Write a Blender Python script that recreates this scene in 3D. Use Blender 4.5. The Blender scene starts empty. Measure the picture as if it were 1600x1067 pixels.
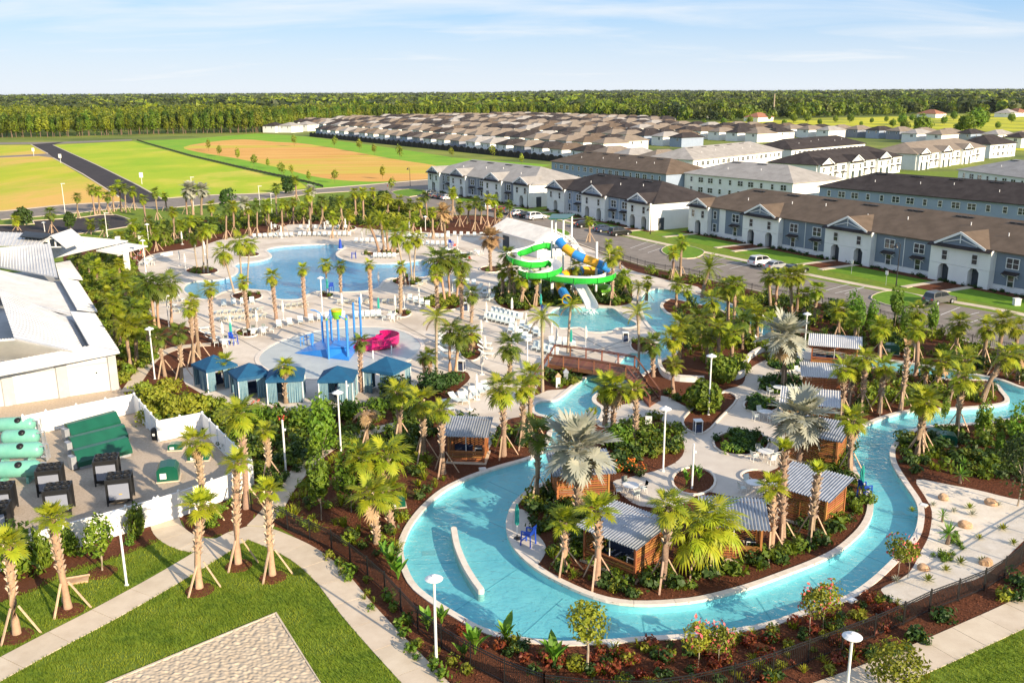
import bpy, bmesh, math, random
import numpy as np
from mathutils import Vector, Matrix
from mathutils.geometry import delaunay_2d_cdt

rnd = random.Random(7)
S = bpy.context.scene
COL = S.collection
rad = math.radians

# ------------------------------------------------------------------ camera
FPX, CZ = 1450.0, 28.0
PITCH, ROLL = math.atan((533.5 - 143.0) / FPX), rad(0.33)
_fw = np.array([0, math.cos(PITCH), -math.sin(PITCH)])
_u0 = np.array([0, math.sin(PITCH), math.cos(PITCH)])
_r0 = np.array([1.0, 0, 0])
CR = math.cos(ROLL) * _r0 - math.sin(ROLL) * _u0
CU = math.sin(ROLL) * _r0 + math.cos(ROLL) * _u0
cam = bpy.data.cameras.new('camera')
cam.sensor_width = 36.0
cam.lens = 36.0 * FPX / 1600.0
cam.clip_start, cam.clip_end = 0.5, 60000
camo = bpy.data.objects.new('camera', cam)
COL.objects.link(camo)
M3 = Matrix(((CR[0], CU[0], -_fw[0]), (CR[1], CU[1], -_fw[1]), (CR[2], CU[2], -_fw[2])))
camo.matrix_world = Matrix.Translation((0, 0, CZ)) @ M3.to_4x4()
S.camera = camo

# ------------------------------------------------------------------ light
SUN_EL, SUN_AZ = rad(20.0), rad(136.0)        # azimuth clockwise from +Y
SUNV = Vector((math.sin(SUN_AZ) * math.cos(SUN_EL), math.cos(SUN_AZ) * math.cos(SUN_EL), math.sin(SUN_EL)))
sl = bpy.data.lights.new('sun', 'SUN')
sl.energy, sl.angle, sl.color = 5.0, rad(0.5), (1.0, 0.83, 0.60)
so = bpy.data.objects.new('sun', sl)
COL.objects.link(so)
so.rotation_euler = SUNV.to_track_quat('Z', 'Y').to_euler()
so.location = (60, -60, 80)

W = bpy.data.worlds.new('World')
S.world = W
W.use_nodes = True
nt = W.node_tree
nt.nodes.clear()
def wn(t, **k):
    n = nt.nodes.new(t)
    for a, b in k.items(): setattr(n, a, b)
    return n
wo = wn('ShaderNodeOutputWorld'); bg = wn('ShaderNodeBackground')
sky = wn('ShaderNodeTexSky', sky_type='NISHITA', sun_disc=False, sun_elevation=SUN_EL, sun_rotation=SUN_AZ)
sky.air_density, sky.dust_density, sky.ozone_density = 1.0, 0.6, 1.6
SKY_STRENGTH = 0.105
bg.inputs['Strength'].default_value = SKY_STRENGTH
tc = wn('ShaderNodeTexCoord')
sep = wn('ShaderNodeSeparateXYZ'); nt.links.new(tc.outputs['Generated'], sep.inputs[0])
# clouds on a flat layer high above: direction / z
mz = wn('ShaderNodeMath', operation='MAXIMUM'); mz.inputs[1].default_value = 0.0
nt.links.new(sep.outputs['Z'], mz.inputs[0])
za = wn('ShaderNodeMath', operation='ADD'); za.inputs[1].default_value = 0.16
nt.links.new(mz.outputs[0], za.inputs[0])
dv = wn('ShaderNodeVectorMath', operation='DIVIDE'); cb = wn('ShaderNodeCombineXYZ')
for i in range(3): nt.links.new(za.outputs[0], cb.inputs[i])
nt.links.new(tc.outputs['Generated'], dv.inputs[0]); nt.links.new(cb.outputs[0], dv.inputs[1])
mp = wn('ShaderNodeMapping'); mp.inputs['Scale'].default_value = (0.75, 1.9, 0.0); mp.inputs['Location'].default_value = (2.3, 0.4, 0)
nt.links.new(dv.outputs[0], mp.inputs[0])
no = wn('ShaderNodeTexNoise'); no.inputs['Scale'].default_value = 1.1; no.inputs['Detail'].default_value = 9
no.inputs['Roughness'].default_value = 0.55; no.inputs['Distortion'].default_value = 0.5
nt.links.new(mp.outputs[0], no.inputs['Vector'])
rp = wn('ShaderNodeValToRGB'); rp.color_ramp.elements[0].position = 0.36; rp.color_ramp.elements[1].position = 0.74
nt.links.new(no.outputs['Fac'], rp.inputs[0])
fh = wn('ShaderNodeMapRange'); fh.inputs['From Min'].default_value = 0.0; fh.inputs['From Max'].default_value = 0.075
fh.inputs['To Min'].default_value = 0.85; fh.inputs['To Max'].default_value = 0.0
nt.links.new(sep.outputs['Z'], fh.inputs[0])
mxf = wn('ShaderNodeMath', operation='MAXIMUM'); nt.links.new(rp.outputs[0], mxf.inputs[0]); nt.links.new(fh.outputs[0], mxf.inputs[1])
cm = wn('ShaderNodeMath', operation='MULTIPLY'); cm.inputs[1].default_value = 0.9
nt.links.new(mxf.outputs[0], cm.inputs[0])
mb = wn('ShaderNodeMixRGB'); mb.inputs[0].default_value = 0.8
zr = wn('ShaderNodeValToRGB'); ze = zr.color_ramp.elements; ze[0].color = (2.35, 3.65, 5.30, 1); ze[1].color = (0.70, 1.48, 3.28, 1); e_ = ze.new(.10); e_.color = (1.90, 3.30, 5.30, 1)
nt.links.new(sep.outputs['Z'], zr.inputs[0]); nt.links.new(zr.outputs[0], mb.inputs[2])
nt.links.new(sky.outputs[0], mb.inputs[1])
mx = wn('ShaderNodeMixRGB'); mx.inputs[2].default_value = (5.07, 5.23, 5.38, 1)
nt.links.new(cm.outputs[0], mx.inputs[0]); nt.links.new(mb.outputs[0], mx.inputs[1])
nt.links.new(mx.outputs[0], bg.inputs[0]); nt.links.new(bg.outputs[0], wo.inputs[0])
S.view_settings.view_transform = 'Standard'
S.view_settings.look = 'None'
S.view_settings.exposure = 0.82
S.view_settings.gamma = 1.0
S.view_settings.use_curve_mapping = False
S.render.engine = 'CYCLES'
S.cycles.max_bounces = 6
S.cycles.transparent_max_bounces = 12
S.cycles.caustics_reflective = S.cycles.caustics_refractive = False

# ------------------------------------------------------------------ geometry helpers
def ray(px, py):
    return _fw * FPX + CR * (px - 800) + CU * (533.5 - py)
def G(px, py, z=0.0):                      # point of the photograph's pixel on the level z
    d = ray(px, py); t = (z - CZ) / d[2]
    return Vector((d[0] * t, d[1] * t, z))
def AT(px, py, y):                         # point of the pixel's ray on the vertical plane Y = y
    d = ray(px, py); t = y / d[1]
    return Vector((d[0] * t, y, CZ + d[2] * t))
def PX(p):                                 # picture x and y of a world point (for left to right labels)
    v = np.array([p[0], p[1], p[2] - CZ]); w = v @ _fw
    return 800 + FPX * (v @ CR) / w, 533.5 - FPX * (v @ CU) / w
def GL(l, z=0.0): return [G(a[0], a[1], z) for a in l]
def smooth(p, closed=True, n=4):
    out = []; N = len(p); p = [Vector(q) for q in p]
    rng = range(N) if closed else range(N - 1)
    for i in rng:
        if closed: a, b, c, d = p[i - 1], p[i], p[(i + 1) % N], p[(i + 2) % N]
        else: a, b, c, d = p[max(i - 1, 0)], p[i], p[i + 1], p[min(i + 2, N - 1)]
        for k in range(n):
            t = k / n
            out.append(0.5 * ((2 * b) + (c - a) * t + (2 * a - 5 * b + 4 * c - d) * t * t + (3 * b - a - 3 * c + d) * t ** 3))
    if not closed: out.append(p[-1])
    return out
def resample(p, step, closed=False):
    q = list(p) + ([p[0]] if closed else [])
    L = [0]
    for a, b in zip(q, q[1:]): L.append(L[-1] + (b - a).length)
    n = max(2, round(L[-1] / step)); out = []; j = 0
    for i in range(n + (0 if closed else 1)):
        s = L[-1] * i / n
        while j < len(q) - 2 and L[j + 1] < s: j += 1
        f = (s - L[j]) / max(1e-6, L[j + 1] - L[j]); out.append(q[j].lerp(q[j + 1], f))
    return out
def offset(p, d, closed=True):             # shift a plane line sideways (left of travel for d > 0)
    N = len(p); out = []
    for i in range(N):
        if closed: a, b = p[i - 1], p[(i + 1) % N]
        else: a, b = p[max(i - 1, 0)], p[min(i + 1, N - 1)]
        t = (b - a); t.z = 0
        if t.length < 1e-6: out.append(p[i].copy()); continue
        t.normalize(); out.append(p[i] + Vector((-t.y, t.x, 0)) * d)
    return out
def area2(p): return sum(p[i - 1].x * p[i].y - p[i].x * p[i - 1].y for i in range(len(p)))
def ccw(p): return p if area2(p) > 0 else p[::-1]
def inside(x, y, poly):
    c = False; j = len(poly) - 1
    for i in range(len(poly)):
        a, b = poly[i], poly[j]
        if (a[1] > y) != (b[1] > y) and x < (b[0] - a[0]) * (y - a[1]) / (b[1] - a[1]) + a[0]: c = not c
        j = i
    return c
def disc(c, rx, ry, n=20, rz=0):
    cs, sn = math.cos(rz), math.sin(rz)
    return [Vector((c[0] + rx * math.cos(6.2832 * i / n) * cs - ry * math.sin(6.2832 * i / n) * sn,
                    c[1] + rx * math.cos(6.2832 * i / n) * sn + ry * math.sin(6.2832 * i / n) * cs, 0)) for i in range(n)]

class MB:
    """collects polygons, then builds one mesh object"""
    def __init__(s): s.v = []; s.f = []; s.m = []; s.M = Matrix.Identity(4); s.mi = 0
    def add(s, vs, fs, mi=None):
        o = len(s.v)
        s.v += [tuple(s.M @ Vector(v)) for v in vs]
        s.f += [tuple(i + o for i in f) for f in fs]
        s.m += [s.mi if mi is None else mi] * len(fs)
        return s
    def box(s, c, d, rz=0, ry=0, rx=0, mi=None, taper=1.0):
        R = Matrix.Rotation(rz, 3, 'Z') @ Matrix.Rotation(ry, 3, 'Y') @ Matrix.Rotation(rx, 3, 'X')
        vs = []
        for z in (-.5, .5):
            k = taper if z > 0 else 1
            for x, y in ((-.5, -.5), (.5, -.5), (.5, .5), (-.5, .5)):
                vs.append(Vector(c) + R @ Vector((x * d[0] * k, y * d[1] * k, z * d[2])))
        return s.add(vs, [(3, 2, 1, 0), (4, 5, 6, 7), (0, 1, 5, 4), (1, 2, 6, 5), (2, 3, 7, 6), (3, 0, 4, 7)], mi)
    def bar(s, a, b, w, h=None, mi=None):
        a, b = Vector(a), Vector(b); d = b - a; L = d.length
        if L < 1e-6: return s
        q = d.to_track_quat('X', 'Z').to_matrix(); h = h or w; vs = []
        for z in (0, L):
            for x, y in ((-.5, -.5), (.5, -.5), (.5, .5), (-.5, .5)):
                vs.append(a + q @ Vector((z, x * w, y * h)))
        return s.add(vs, [(0, 1, 2, 3), (7, 6, 5, 4), (4, 5, 1, 0), (5, 6, 2, 1), (6, 7, 3, 2), (7, 4, 0, 3)], mi)
    def tube(s, pts, r, n=8, caps=True, mi=None):
        pts = [Vector(p) for p in pts]; vs = []; fs = []; N = len(pts)
        rr = r if isinstance(r, (list, tuple)) else [r] * N
        ref = Vector((0, 0, 1))
        for i, p in enumerate(pts):
            t = (pts[min(i + 1, N - 1)] - pts[max(i - 1, 0)]).normalized()
            u = t.cross(ref)
            if u.length < 0.05: u = t.cross(Vector((0, 1, 0)))
            u.normalize(); w = t.cross(u)
            for k in range(n):
                a = 6.2832 * k / n; vs.append(p + (u * math.cos(a) + w * math.sin(a)) * rr[i])
        for i in range(N - 1):
            for k in range(n):
                a, b = i * n + k, i * n + (k + 1) % n; fs.append((a, b, b + n, a + n))
        if caps: fs += [tuple(range(n)), tuple(range(N * n - 1, (N - 1) * n - 1, -1))]
        return s.add(vs, fs, mi)
    def lathe(s, prof, c=(0, 0, 0), n=12, mi=None, axis='Z'):
        vs = []; fs = []; N = len(prof)
        for r, z in prof:
            for k in range(n):
                a = 6.2832 * k / n
                v = Vector((r * math.cos(a), r * math.sin(a), z))
                if axis == 'X': v = Vector((v.z, v.x, v.y))
                if axis == 'Y': v = Vector((v.x, v.z, v.y))
                vs.append(Vector(c) + v)
        for i in range(N - 1):
            for k in range(n):
                a, b = i * n + k, i * n + (k + 1) % n; fs.append((a, b, b + n, a + n))
        fs += [tuple(range(n))[::-1], tuple(range((N - 1) * n, N * n))]
        return s.add(vs, fs, mi)
    def prism(s, poly, z0, z1, mi=None):      # outline given in plan
        poly = ccw([Vector((p[0], p[1], 0)) for p in poly]); n = len(poly)
        vs = [(p.x, p.y, z0) for p in poly] + [(p.x, p.y, z1) for p in poly]
        return s.add(vs, [tuple(range(n))[::-1], tuple(range(n, 2 * n))] + [(i, (i + 1) % n, n + (i + 1) % n, n + i) for i in range(n)], mi)
    def slab(s, poly, th, mi=None):           # any planar outline in space, thickness th downwards
        p = [Vector(q) for q in poly]; n = len(p)
        nz = sum(((p[i] - p[0]).cross(p[(i + 1) % n] - p[0]) for i in range(1, n)), Vector())
        if nz.z < 0: p = p[::-1]
        vs = p + [q - Vector((0, 0, th)) for q in p]
        return s.add(vs, [tuple(range(n)), tuple(range(n, 2 * n))[::-1]] + [(i, n + i, n + (i + 1) % n, (i + 1) % n) for i in range(n)], mi)
    def extr(s, poly, y0, y1, mi=None):       # outline in XZ, pushed along Y
        n = len(poly); vs = [(p[0], y0, p[1]) for p in poly] + [(p[0], y1, p[1]) for p in poly]
        return s.add(vs, [tuple(range(n)), tuple(range(n, 2 * n))[::-1]] + [(i, n + i, n + (i + 1) % n, (i + 1) % n) for i in range(n)], mi)
    def mesh(s, name, mats, sm=False):
        me = bpy.data.meshes.new(name); me.from_pydata(s.v, [], s.f)
        for m in (mats if isinstance(mats, (list, tuple)) else [mats]): me.materials.append(m)
        if any(s.m): me.polygons.foreach_set('material_index', s.m)
        if sm: me.polygons.foreach_set('use_smooth', [True] * len(s.f))
        me.update(); return me
    def build(s, name, mats, parent=None, sm=False, **k):
        return link(name, s.mesh(name, mats, sm), parent, **k)
def link(name, me, parent=None, loc=None, rz=None, kind=None, label=None):
    o = bpy.data.objects.new(name, me); COL.objects.link(o)
    if parent: o.parent = parent
    if loc is not None: o.location = loc
    if rz is not None: o.rotation_euler = (0, 0, rz) if not isinstance(rz, (tuple, list)) else rz
    if kind: o['kind'] = kind
    if label: o['label'] = label
    return o
def tag(o, label, cat, group=None):
    o['label'] = label; o['category'] = cat
    if group: o['group'] = group
    return o
def thing(name, label, cat, loc=(0, 0, 0), rz=0, group=None, scale=None):
    o = link(name, None, None, loc, rz)
    o.empty_display_size = 0.3
    if scale is not None: o.scale = (scale,) * 3 if not isinstance(scale, (tuple, list)) else scale
    return tag(o, label, cat, group)
KIDS = {}
def tree_of(root):
    ch = {}
    for o in COL.objects:
        if o.parent: ch.setdefault(o.parent.name, []).append(o)
    return ch
def dup(root, loc, rz=0, label=None, group=None, scale=None, recolor=None):
    """copy of a thing with its parts and sub-parts; mesh data stay shared"""
    if root.name not in KIDS:
        ch = tree_of(root); KIDS[root.name] = [(c, list(ch.get(c.name, []))) for c in ch.get(root.name, [])]
    r = root.copy(); COL.objects.link(r); r.location = loc; r.rotation_euler = (0, 0, rz)
    if scale is not None: r.scale = (scale,) * 3 if not isinstance(scale, (tuple, list)) else scale
    if label: r['label'] = label
    if group: r['group'] = group
    for c, gs in KIDS[root.name]:
        d = c.copy(); COL.objects.link(d); d.parent = r
        if recolor and c.name.split('.')[0] in recolor:
            d.data = d.data.copy(); d.data.materials[0] = recolor[c.name.split('.')[0]]
        for g in gs:
            e = g.copy(); COL.objects.link(e); e.parent = d
    return r
ORD = ['first', 'second', 'third', 'fourth', 'fifth', 'sixth', 'seventh', 'eighth', 'ninth', 'tenth', 'eleventh', 'twelfth', 'thirteenth', 'fourteenth', 'fifteenth', 'sixteenth', 'seventeenth', 'eighteenth', 'nineteenth', 'twentieth', 'twenty-first', 'twenty-second', 'twenty-third', 'twenty-fourth', 'twenty-fifth', 'twenty-sixth', 'twenty-seventh', 'twenty-eighth', 'twenty-ninth', 'thirtieth']
NUM = ['', 'one', 'two', 'three', 'four', 'five', 'six', 'seven', 'eight', 'nine', 'ten', 'eleven', 'twelve', 'thirteen', 'fourteen', 'fifteen', 'sixteen', 'seventeen', 'eighteen', 'nineteen', 'twenty']
def ordinal(i, n):
    if n == 1: return 'the only'
    if i == 0: return 'leftmost'
    if i == n - 1: return 'rightmost'
    return ORD[i] + ' from left' if i < len(ORD) else '%d-th from left' % (i + 1)

# ------------------------------------------------------------------ materials
def newmat(name):
    m = bpy.data.materials.new(name); m.use_nodes = True
    return m, m.node_tree, m.node_tree.nodes['Principled BSDF']
def mat(name, c1, c2=None, scale=3.0, rough=0.7, bump=0.0, bscale=None, metal=0.0, spec=0.5, detail=4, coord='Object', stretch=None, objvar=0.0, lo=0.35, hi=0.65, c3=None, s3=0.1, t3=(.48, .62)):
    m, t, b = newmat(name); L = t.links.new
    b.inputs['Roughness'].default_value = rough; b.inputs['Metallic'].default_value = metal
    b.inputs['Specular IOR Level'].default_value = spec
    c1 = tuple(c1) + (1,)
    b.inputs['Base Color'].default_value = c1
    if coord == 'World': vec = t.nodes.new('ShaderNodeNewGeometry').outputs['Position']
    else: vec = t.nodes.new('ShaderNodeTexCoord').outputs[coord]
    if stretch:
        mpn = t.nodes.new('ShaderNodeMapping'); mpn.inputs['Scale'].default_value = stretch; L(vec, mpn.inputs[0]); vec = mpn.outputs[0]
    col = None
    def nz(sc, d=detail):
        n = t.nodes.new('ShaderNodeTexNoise'); n.inputs['Scale'].default_value = sc; n.inputs['Detail'].default_value = d
        n.inputs['Roughness'].default_value = 0.62; L(vec, n.inputs['Vector']); return n
    if c2 is not None:
        r = t.nodes.new('ShaderNodeValToRGB'); e = r.color_ramp.elements
        e[0].position, e[1].position = lo, hi; e[0].color = c1; e[1].color = tuple(c2) + (1,)
        L(nz(scale).outputs['Fac'], r.inputs[0]); col = r.outputs[0]
        if c3 is not None:
            r3 = t.nodes.new('ShaderNodeValToRGB'); r3.color_ramp.elements[0].position = t3[0]; r3.color_ramp.elements[1].position = t3[1]
            L(nz(s3).outputs['Fac'], r3.inputs[0]); mxx = t.nodes.new('ShaderNodeMixRGB'); mxx.inputs[2].default_value = tuple(c3) + (1,)
            L(r3.outputs[0], mxx.inputs[0]); L(col, mxx.inputs[1]); col = mxx.outputs[0]
    if objvar:
        oi = t.nodes.new('ShaderNodeObjectInfo'); h = t.nodes.new('ShaderNodeHueSaturation')
        mr = t.nodes.new('ShaderNodeMapRange'); mr.inputs['To Min'].default_value = 1 - objvar; mr.inputs['To Max'].default_value = 1 + objvar
        L(oi.outputs['Random'], mr.inputs[0]); L(mr.outputs[0], h.inputs['Value'])
        mr2 = t.nodes.new('ShaderNodeMapRange'); mr2.inputs['To Min'].default_value = 0.5 - objvar * .07; mr2.inputs['To Max'].default_value = 0.5 + objvar * .07
        mu = t.nodes.new('ShaderNodeMath'); mu.operation = 'FRACT'; mk = t.nodes.new('ShaderNodeMath'); mk.operation = 'MULTIPLY'; mk.inputs[1].default_value = 7.31
        L(oi.outputs['Random'], mk.inputs[0]); L(mk.outputs[0], mu.inputs[0]); L(mu.outputs[0], mr2.inputs[0]); L(mr2.outputs[0], h.inputs['Hue'])
        if col is None: h.inputs['Color'].default_value = c1
        else: L(col, h.inputs['Color'])
        col = h.outputs[0]
    if col is not None: L(col, b.inputs['Base Color'])
    if bump:
        bn = t.nodes.new('ShaderNodeBump'); bn.inputs['Strength'].default_value = bump; bn.inputs['Distance'].default_value = 0.05
        L(nz(bscale or scale * 3).outputs['Fac'], bn.inputs['Height']); L(bn.outputs[0], b.inputs['Normal'])
    return m
def leafmat(name, c1, c2, scale=2.5, trans=0.24, objvar=0.25, rough=0.55):
    m = mat(name, c1, c2, scale=scale, rough=rough, objvar=objvar, spec=0.35)
    t = m.node_tree; L = t.links.new; b = t.nodes['Principled BSDF']
    tr = t.nodes.new('ShaderNodeBsdfTranslucent'); mxs = t.nodes.new('ShaderNodeMixShader'); mxs.inputs[0].default_value = trans
    out = t.nodes['Material Output']; src = b.inputs['Base Color'].links[0].from_socket
    g = t.nodes.new('ShaderNodeMixRGB'); g.blend_type = 'MULTIPLY'; g.inputs[0].default_value = 1; g.inputs[2].default_value = (1.5, 1.35, 0.6, 1)
    L(src, g.inputs[1]); L(g.outputs[0], tr.inputs['Color']); L(b.outputs[0], mxs.inputs[1]); L(tr.outputs[0], mxs.inputs[2]); L(mxs.outputs[0], out.inputs[0])
    return m
MT = {}
MT['lawn'] = mat('lawn_grass', (.12, .19, .014), (.21, .28, .02), 1.3, .85, .8, 14, coord='World', detail=8, c3=(.15, .21, .03), s3=.35, spec=.2)
MT['turf'] = mat('estate_lawn', (.10, .21, .012), (.16, .28, .02), .9, .85, .5, 9, coord='World', detail=6, spec=.2)
MT['terrain'] = mat('terrain_grass', (.14, .19, .03), (.26, .28, .05), .03, .9, coord='World', detail=8, c3=(.1, .14, .03), s3=.012, spec=.2)
MT['yellow'] = mat('dry_meadow', (.60, .55, .025), (.42, .44, .03), .03, .9, coord='World', detail=10, c3=(.17, .21, .03), s3=.02, spec=.2)
MT['field_g'] = mat('field_grass', (.34, .44, .015), (.50, .48, .03), .05, .9, coord='World', detail=10, c3=(.68, .42, .11), s3=.02, t3=(.47, .60), stretch=(1, .35, 1), spec=.2)
MT['field_m'] = mat('field_patchy', (.28, .44, .012), (.48, .50, .03), .06, .9, coord='World', detail=10, c3=(.64, .50, .11), s3=.03, t3=(.54, .67), stretch=(.6, .35, 1), spec=.2)
MT['field_o'] = mat('field_bare', (.58, .28, .06), (.72, .42, .12), .09, .9, coord='World', detail=10, c3=(.52, .46, .05), s3=.013, stretch=(.25, 1.4, 1), spec=.2)
MT['bright'] = mat('verge_grass', (.16, .36, .018), (.25, .40, .025), .08, .9, coord='World', detail=8, spec=.2)
MT['mulch'] = mat('mulch', (.06, .022, .012), (.19, .07, .036), 7, .95, 1.0, 16, coord='World', detail=9, c3=(.12, .048, .026), s3=.25, spec=.1)
MT['asphalt'] = mat('asphalt', (.21, .18, .155), (.27, .235, .205), .5, .9, .2, 30, coord='World', spec=.2)
MT['darkroad'] = mat('new_asphalt', (.042, .036, .038), (.06, .05, .05), .2, .9, coord='World', spec=.2)
MT['deck'] = mat('deck_paving', (.62, .54, .455), (.72, .64, .55), .6, .8, .15, 20, coord='World', detail=7, spec=.25, c3=(.52, .44, .36), s3=.12)
MT['concrete'] = mat('concrete', (.56, .46, .35), (.66, .56, .44), .7, .85, .12, 20, coord='World', detail=8, objvar=.04, spec=.2)
MT['plaza'] = mat('plaza_paving', (.55, .49, .43), (.63, .57, .50), .6, .85, .15, 20, coord='World', detail=7, spec=.2)
MT['gravel'] = mat('yard_gravel', (.42, .335, .255), (.56, .46, .36), 6, .95, .6, 25, coord='World', detail=8, spec=.1)
MT['sand'] = mat('sand', (.66, .58, .48), (.78, .70, .60), 1.2, .95, .35, 6, coord='World', detail=5, spec=.1)
MT['court'] = mat('court_sand', (.47, .38, .28), (.54, .45, .34), 1.5, .95, coord='World', detail=6, spec=.1)
MT['coping'] = mat('coping_stone', (.66, .58, .50), (.76, .69, .61), 2, .8, .2, 30, objvar=.06, spec=.3)
MT['plaster'] = mat('pool_plaster', (.58, .77, .80), (.80, .92, .90), .45, .8, coord='World', detail=6, stretch=(1, 1, .01))
MT['pad'] = mat('pad_surface', (.42, .45, .45), (.50, .53, .52), .7, .45, coord='World', detail=6)
MT['white'] = mat('white_paint', (.80, .79, .76), (.72, .71, .68), 1.2, .5, objvar=.03)
MT['vinyl'] = mat('white_vinyl', (.80, .80, .80), (.74, .74, .74), 2, .4, objvar=.03)
MT['whitemetal'] = mat('white_metal', (.78, .78, .77), None, rough=.35)
MT['steel'] = mat('galvanised_steel', (.47, .49, .53), (.36, .38, .42), 2, .42, metal=.55)
MT['roofwhite'] = mat('white_metal_roof', (.62, .62, .63), (.50, .505, .52), .6, .45, coord='World')
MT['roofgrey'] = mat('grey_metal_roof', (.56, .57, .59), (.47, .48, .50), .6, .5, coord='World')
MT['wood'] = mat('cedar_board', (.42, .17, .05), (.26, .10, .03), 5, .6, .3, 12, stretch=(1, 1, 8), objvar=.25)
MT['bridgewood'] = mat('bridge_timber', (.23, .085, .04), (.14, .05, .025), 5, .65, .3, 12, stretch=(6, 1, 6), objvar=.2)
MT['stake'] = mat('stake_timber', (.62, .44, .30), (.48, .33, .22), 6, .8, objvar=.15)
MT['black'] = mat('black_metal', (.012, .012, .013), None, rough=.45)
MT['darkfence'] = mat('dark_fence', (.022, .014, .011), (.035, .022, .017), 3, .6)
MT['rubber'] = mat('rubber', (.02, .02, .02), None, rough=.8)
MT['glass'] = mat('window_glass', (.025, .032, .04), None, rough=.08, spec=.8)
MT['carglass'] = mat('car_glass', (.015, .018, .02), None, rough=.05, spec=.8)
MT['navy'] = mat('navy_fabric', (.02, .035, .085), (.03, .05, .11), 4, .8)
MT['blue'] = mat('blue_plastic', (.012, .06, .42), None, rough=.4)
MT['playblue'] = mat('play_blue', (.02, .19, .62), (.03, .23, .68), 1, .3)
MT['poleblue'] = mat('pole_blue', (.05, .24, .62), None, rough=.3)
MT['pink'] = mat('pink_plastic', (.62, .01, .16), (.56, .01, .14), 1, .3)
MT['green'] = mat('slide_green', (.025, .40, .035), (.03, .46, .05), 1, .25)
MT['lime'] = mat('lime_plastic', (.16, .45, .02), None, rough=.3)
MT['yellow_p'] = mat('slide_yellow', (.75, .36, .01), (.80, .42, .02), 1, .25)
MT['slideblue'] = mat('slide_blue', (.03, .22, .60), (.04, .26, .66), 1, .25)
MT['slidewhite'] = mat('slide_white', (.74, .73, .72), (.80, .79, .78), 1, .3)
MT['teal'] = mat('teal_canvas', (.003, .065, .155), (.005, .085, .19), 2, .75)
MT['tealclosed'] = mat('turquoise_canvas', (.03, .36, .30), None, rough=.7)
MT['mint'] = mat('mint_fibreglass', (.14, .40, .32), (.19, .46, .37), 1, .35)
MT['pumpgreen'] = mat('green_fibreglass', (.004, .075, .044), (.006, .095, .055), 1, .3)
MT['sling'] = mat('pale_sling', (.66, .72, .68), (.60, .66, .63), 6, .7)
MT['canvas'] = mat('white_canvas', (.74, .73, .70), (.66, .65, .63), 5, .8)
MT['rock'] = mat('boulder', (.42, .24, .13), (.60, .40, .24), 2.5, .9, .6, 8)
MT['trunk'] = mat('palm_trunk', (.36, .245, .165), (.22, .15, .10), 6, .9, .9, 10, stretch=(1, 1, 2.2), objvar=.18)
MT['trunksmooth'] = mat('smooth_palm_trunk', (.48, .30, .19), (.36, .23, .15), 4, .85, .3, 8, objvar=.1)
MT['boot'] = mat('palm_boot', (.60, .46, .35), (.40, .29, .20), 8, .9, objvar=.15)
MT['bark'] = mat('bark', (.20, .14, .10), (.11, .075, .05), 8, .9, .5, 14)
MT['palebark'] = mat('pale_bark', (.40, .33, .25), (.28, .22, .16), 8, .9, .3, 14)
MT['frond'] = leafmat('palm_frond', (.14, .21, .009), (.34, .36, .018), 1.2)
MT['frondy'] = leafmat('yellow_frond', (.24, .31, .014), (.36, .38, .022), 1.2)
MT['frondd'] = leafmat('dark_frond', (.07, .12, .012), (.15, .19, .018), 1.2)
MT['silver'] = leafmat('silver_frond', (.34, .36, .31), (.46, .46, .39), 1.2, .2, .12)
MT['dead'] = leafmat('dry_frond', (.34, .22, .11), (.46, .31, .17), 2, .2, .1)
MT['leaf'] = leafmat('shrub_leaf', (.07, .15, .012), (.18, .25, .018), 3)
MT['leafd'] = leafmat('dark_leaf', (.028, .066, .012), (.06, .11, .018), 3)
MT['leafy'] = leafmat('yellow_leaf', (.17, .22, .016), (.26, .27, .025), 3)
MT['needle'] = leafmat('pine_needle', (.09, .19, .014), (.17, .26, .02), 3)
MT['forest'] = leafmat('forest_leaf', (.06, .12, .010), (.28, .31, .022), .10, .3, .35)
MT['forestd'] = leafmat('far_forest_leaf', (.022, .042, .014), (.12, .14, .022), .03, .25, .2)
MT['redleaf'] = leafmat('red_leaf', (.20, .035, .02), (.26, .10, .02), 4)
MT['banana'] = leafmat('broad_leaf', (.09, .22, .018), (.17, .32, .03), 2)
MT['flower'] = mat('red_flower', (.62, .05, .04), (.70, .10, .06), 4, .7)
MT['pinkflower'] = mat('pink_flower', (.60, .06, .10), (.66, .16, .12), 4, .7)
MT['orangeflower'] = mat('orange_flower', (.70, .13, .01), (.75, .2, .02), 4, .7)
HAZE = 0.000022
# ------------------------------------------------------------------ air
hm, ht, hb_ = newmat('haze_air'); ht.nodes.remove(hb_); hv = ht.nodes.new('ShaderNodeVolumePrincipled'); hv.inputs['Density'].default_value = HAZE; hv.inputs['Color'].default_value = (.80, .88, 1, 1); hv.inputs['Anisotropy'].default_value = .2
ht.links.new(hv.outputs[0], ht.nodes['Material Output'].inputs['Volume'])
hq = MB(); hq.box((0, 7000, 15.2), (30000, 15000, 34)); link('haze', hq.mesh('haze', hm), kind='stuff')
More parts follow.
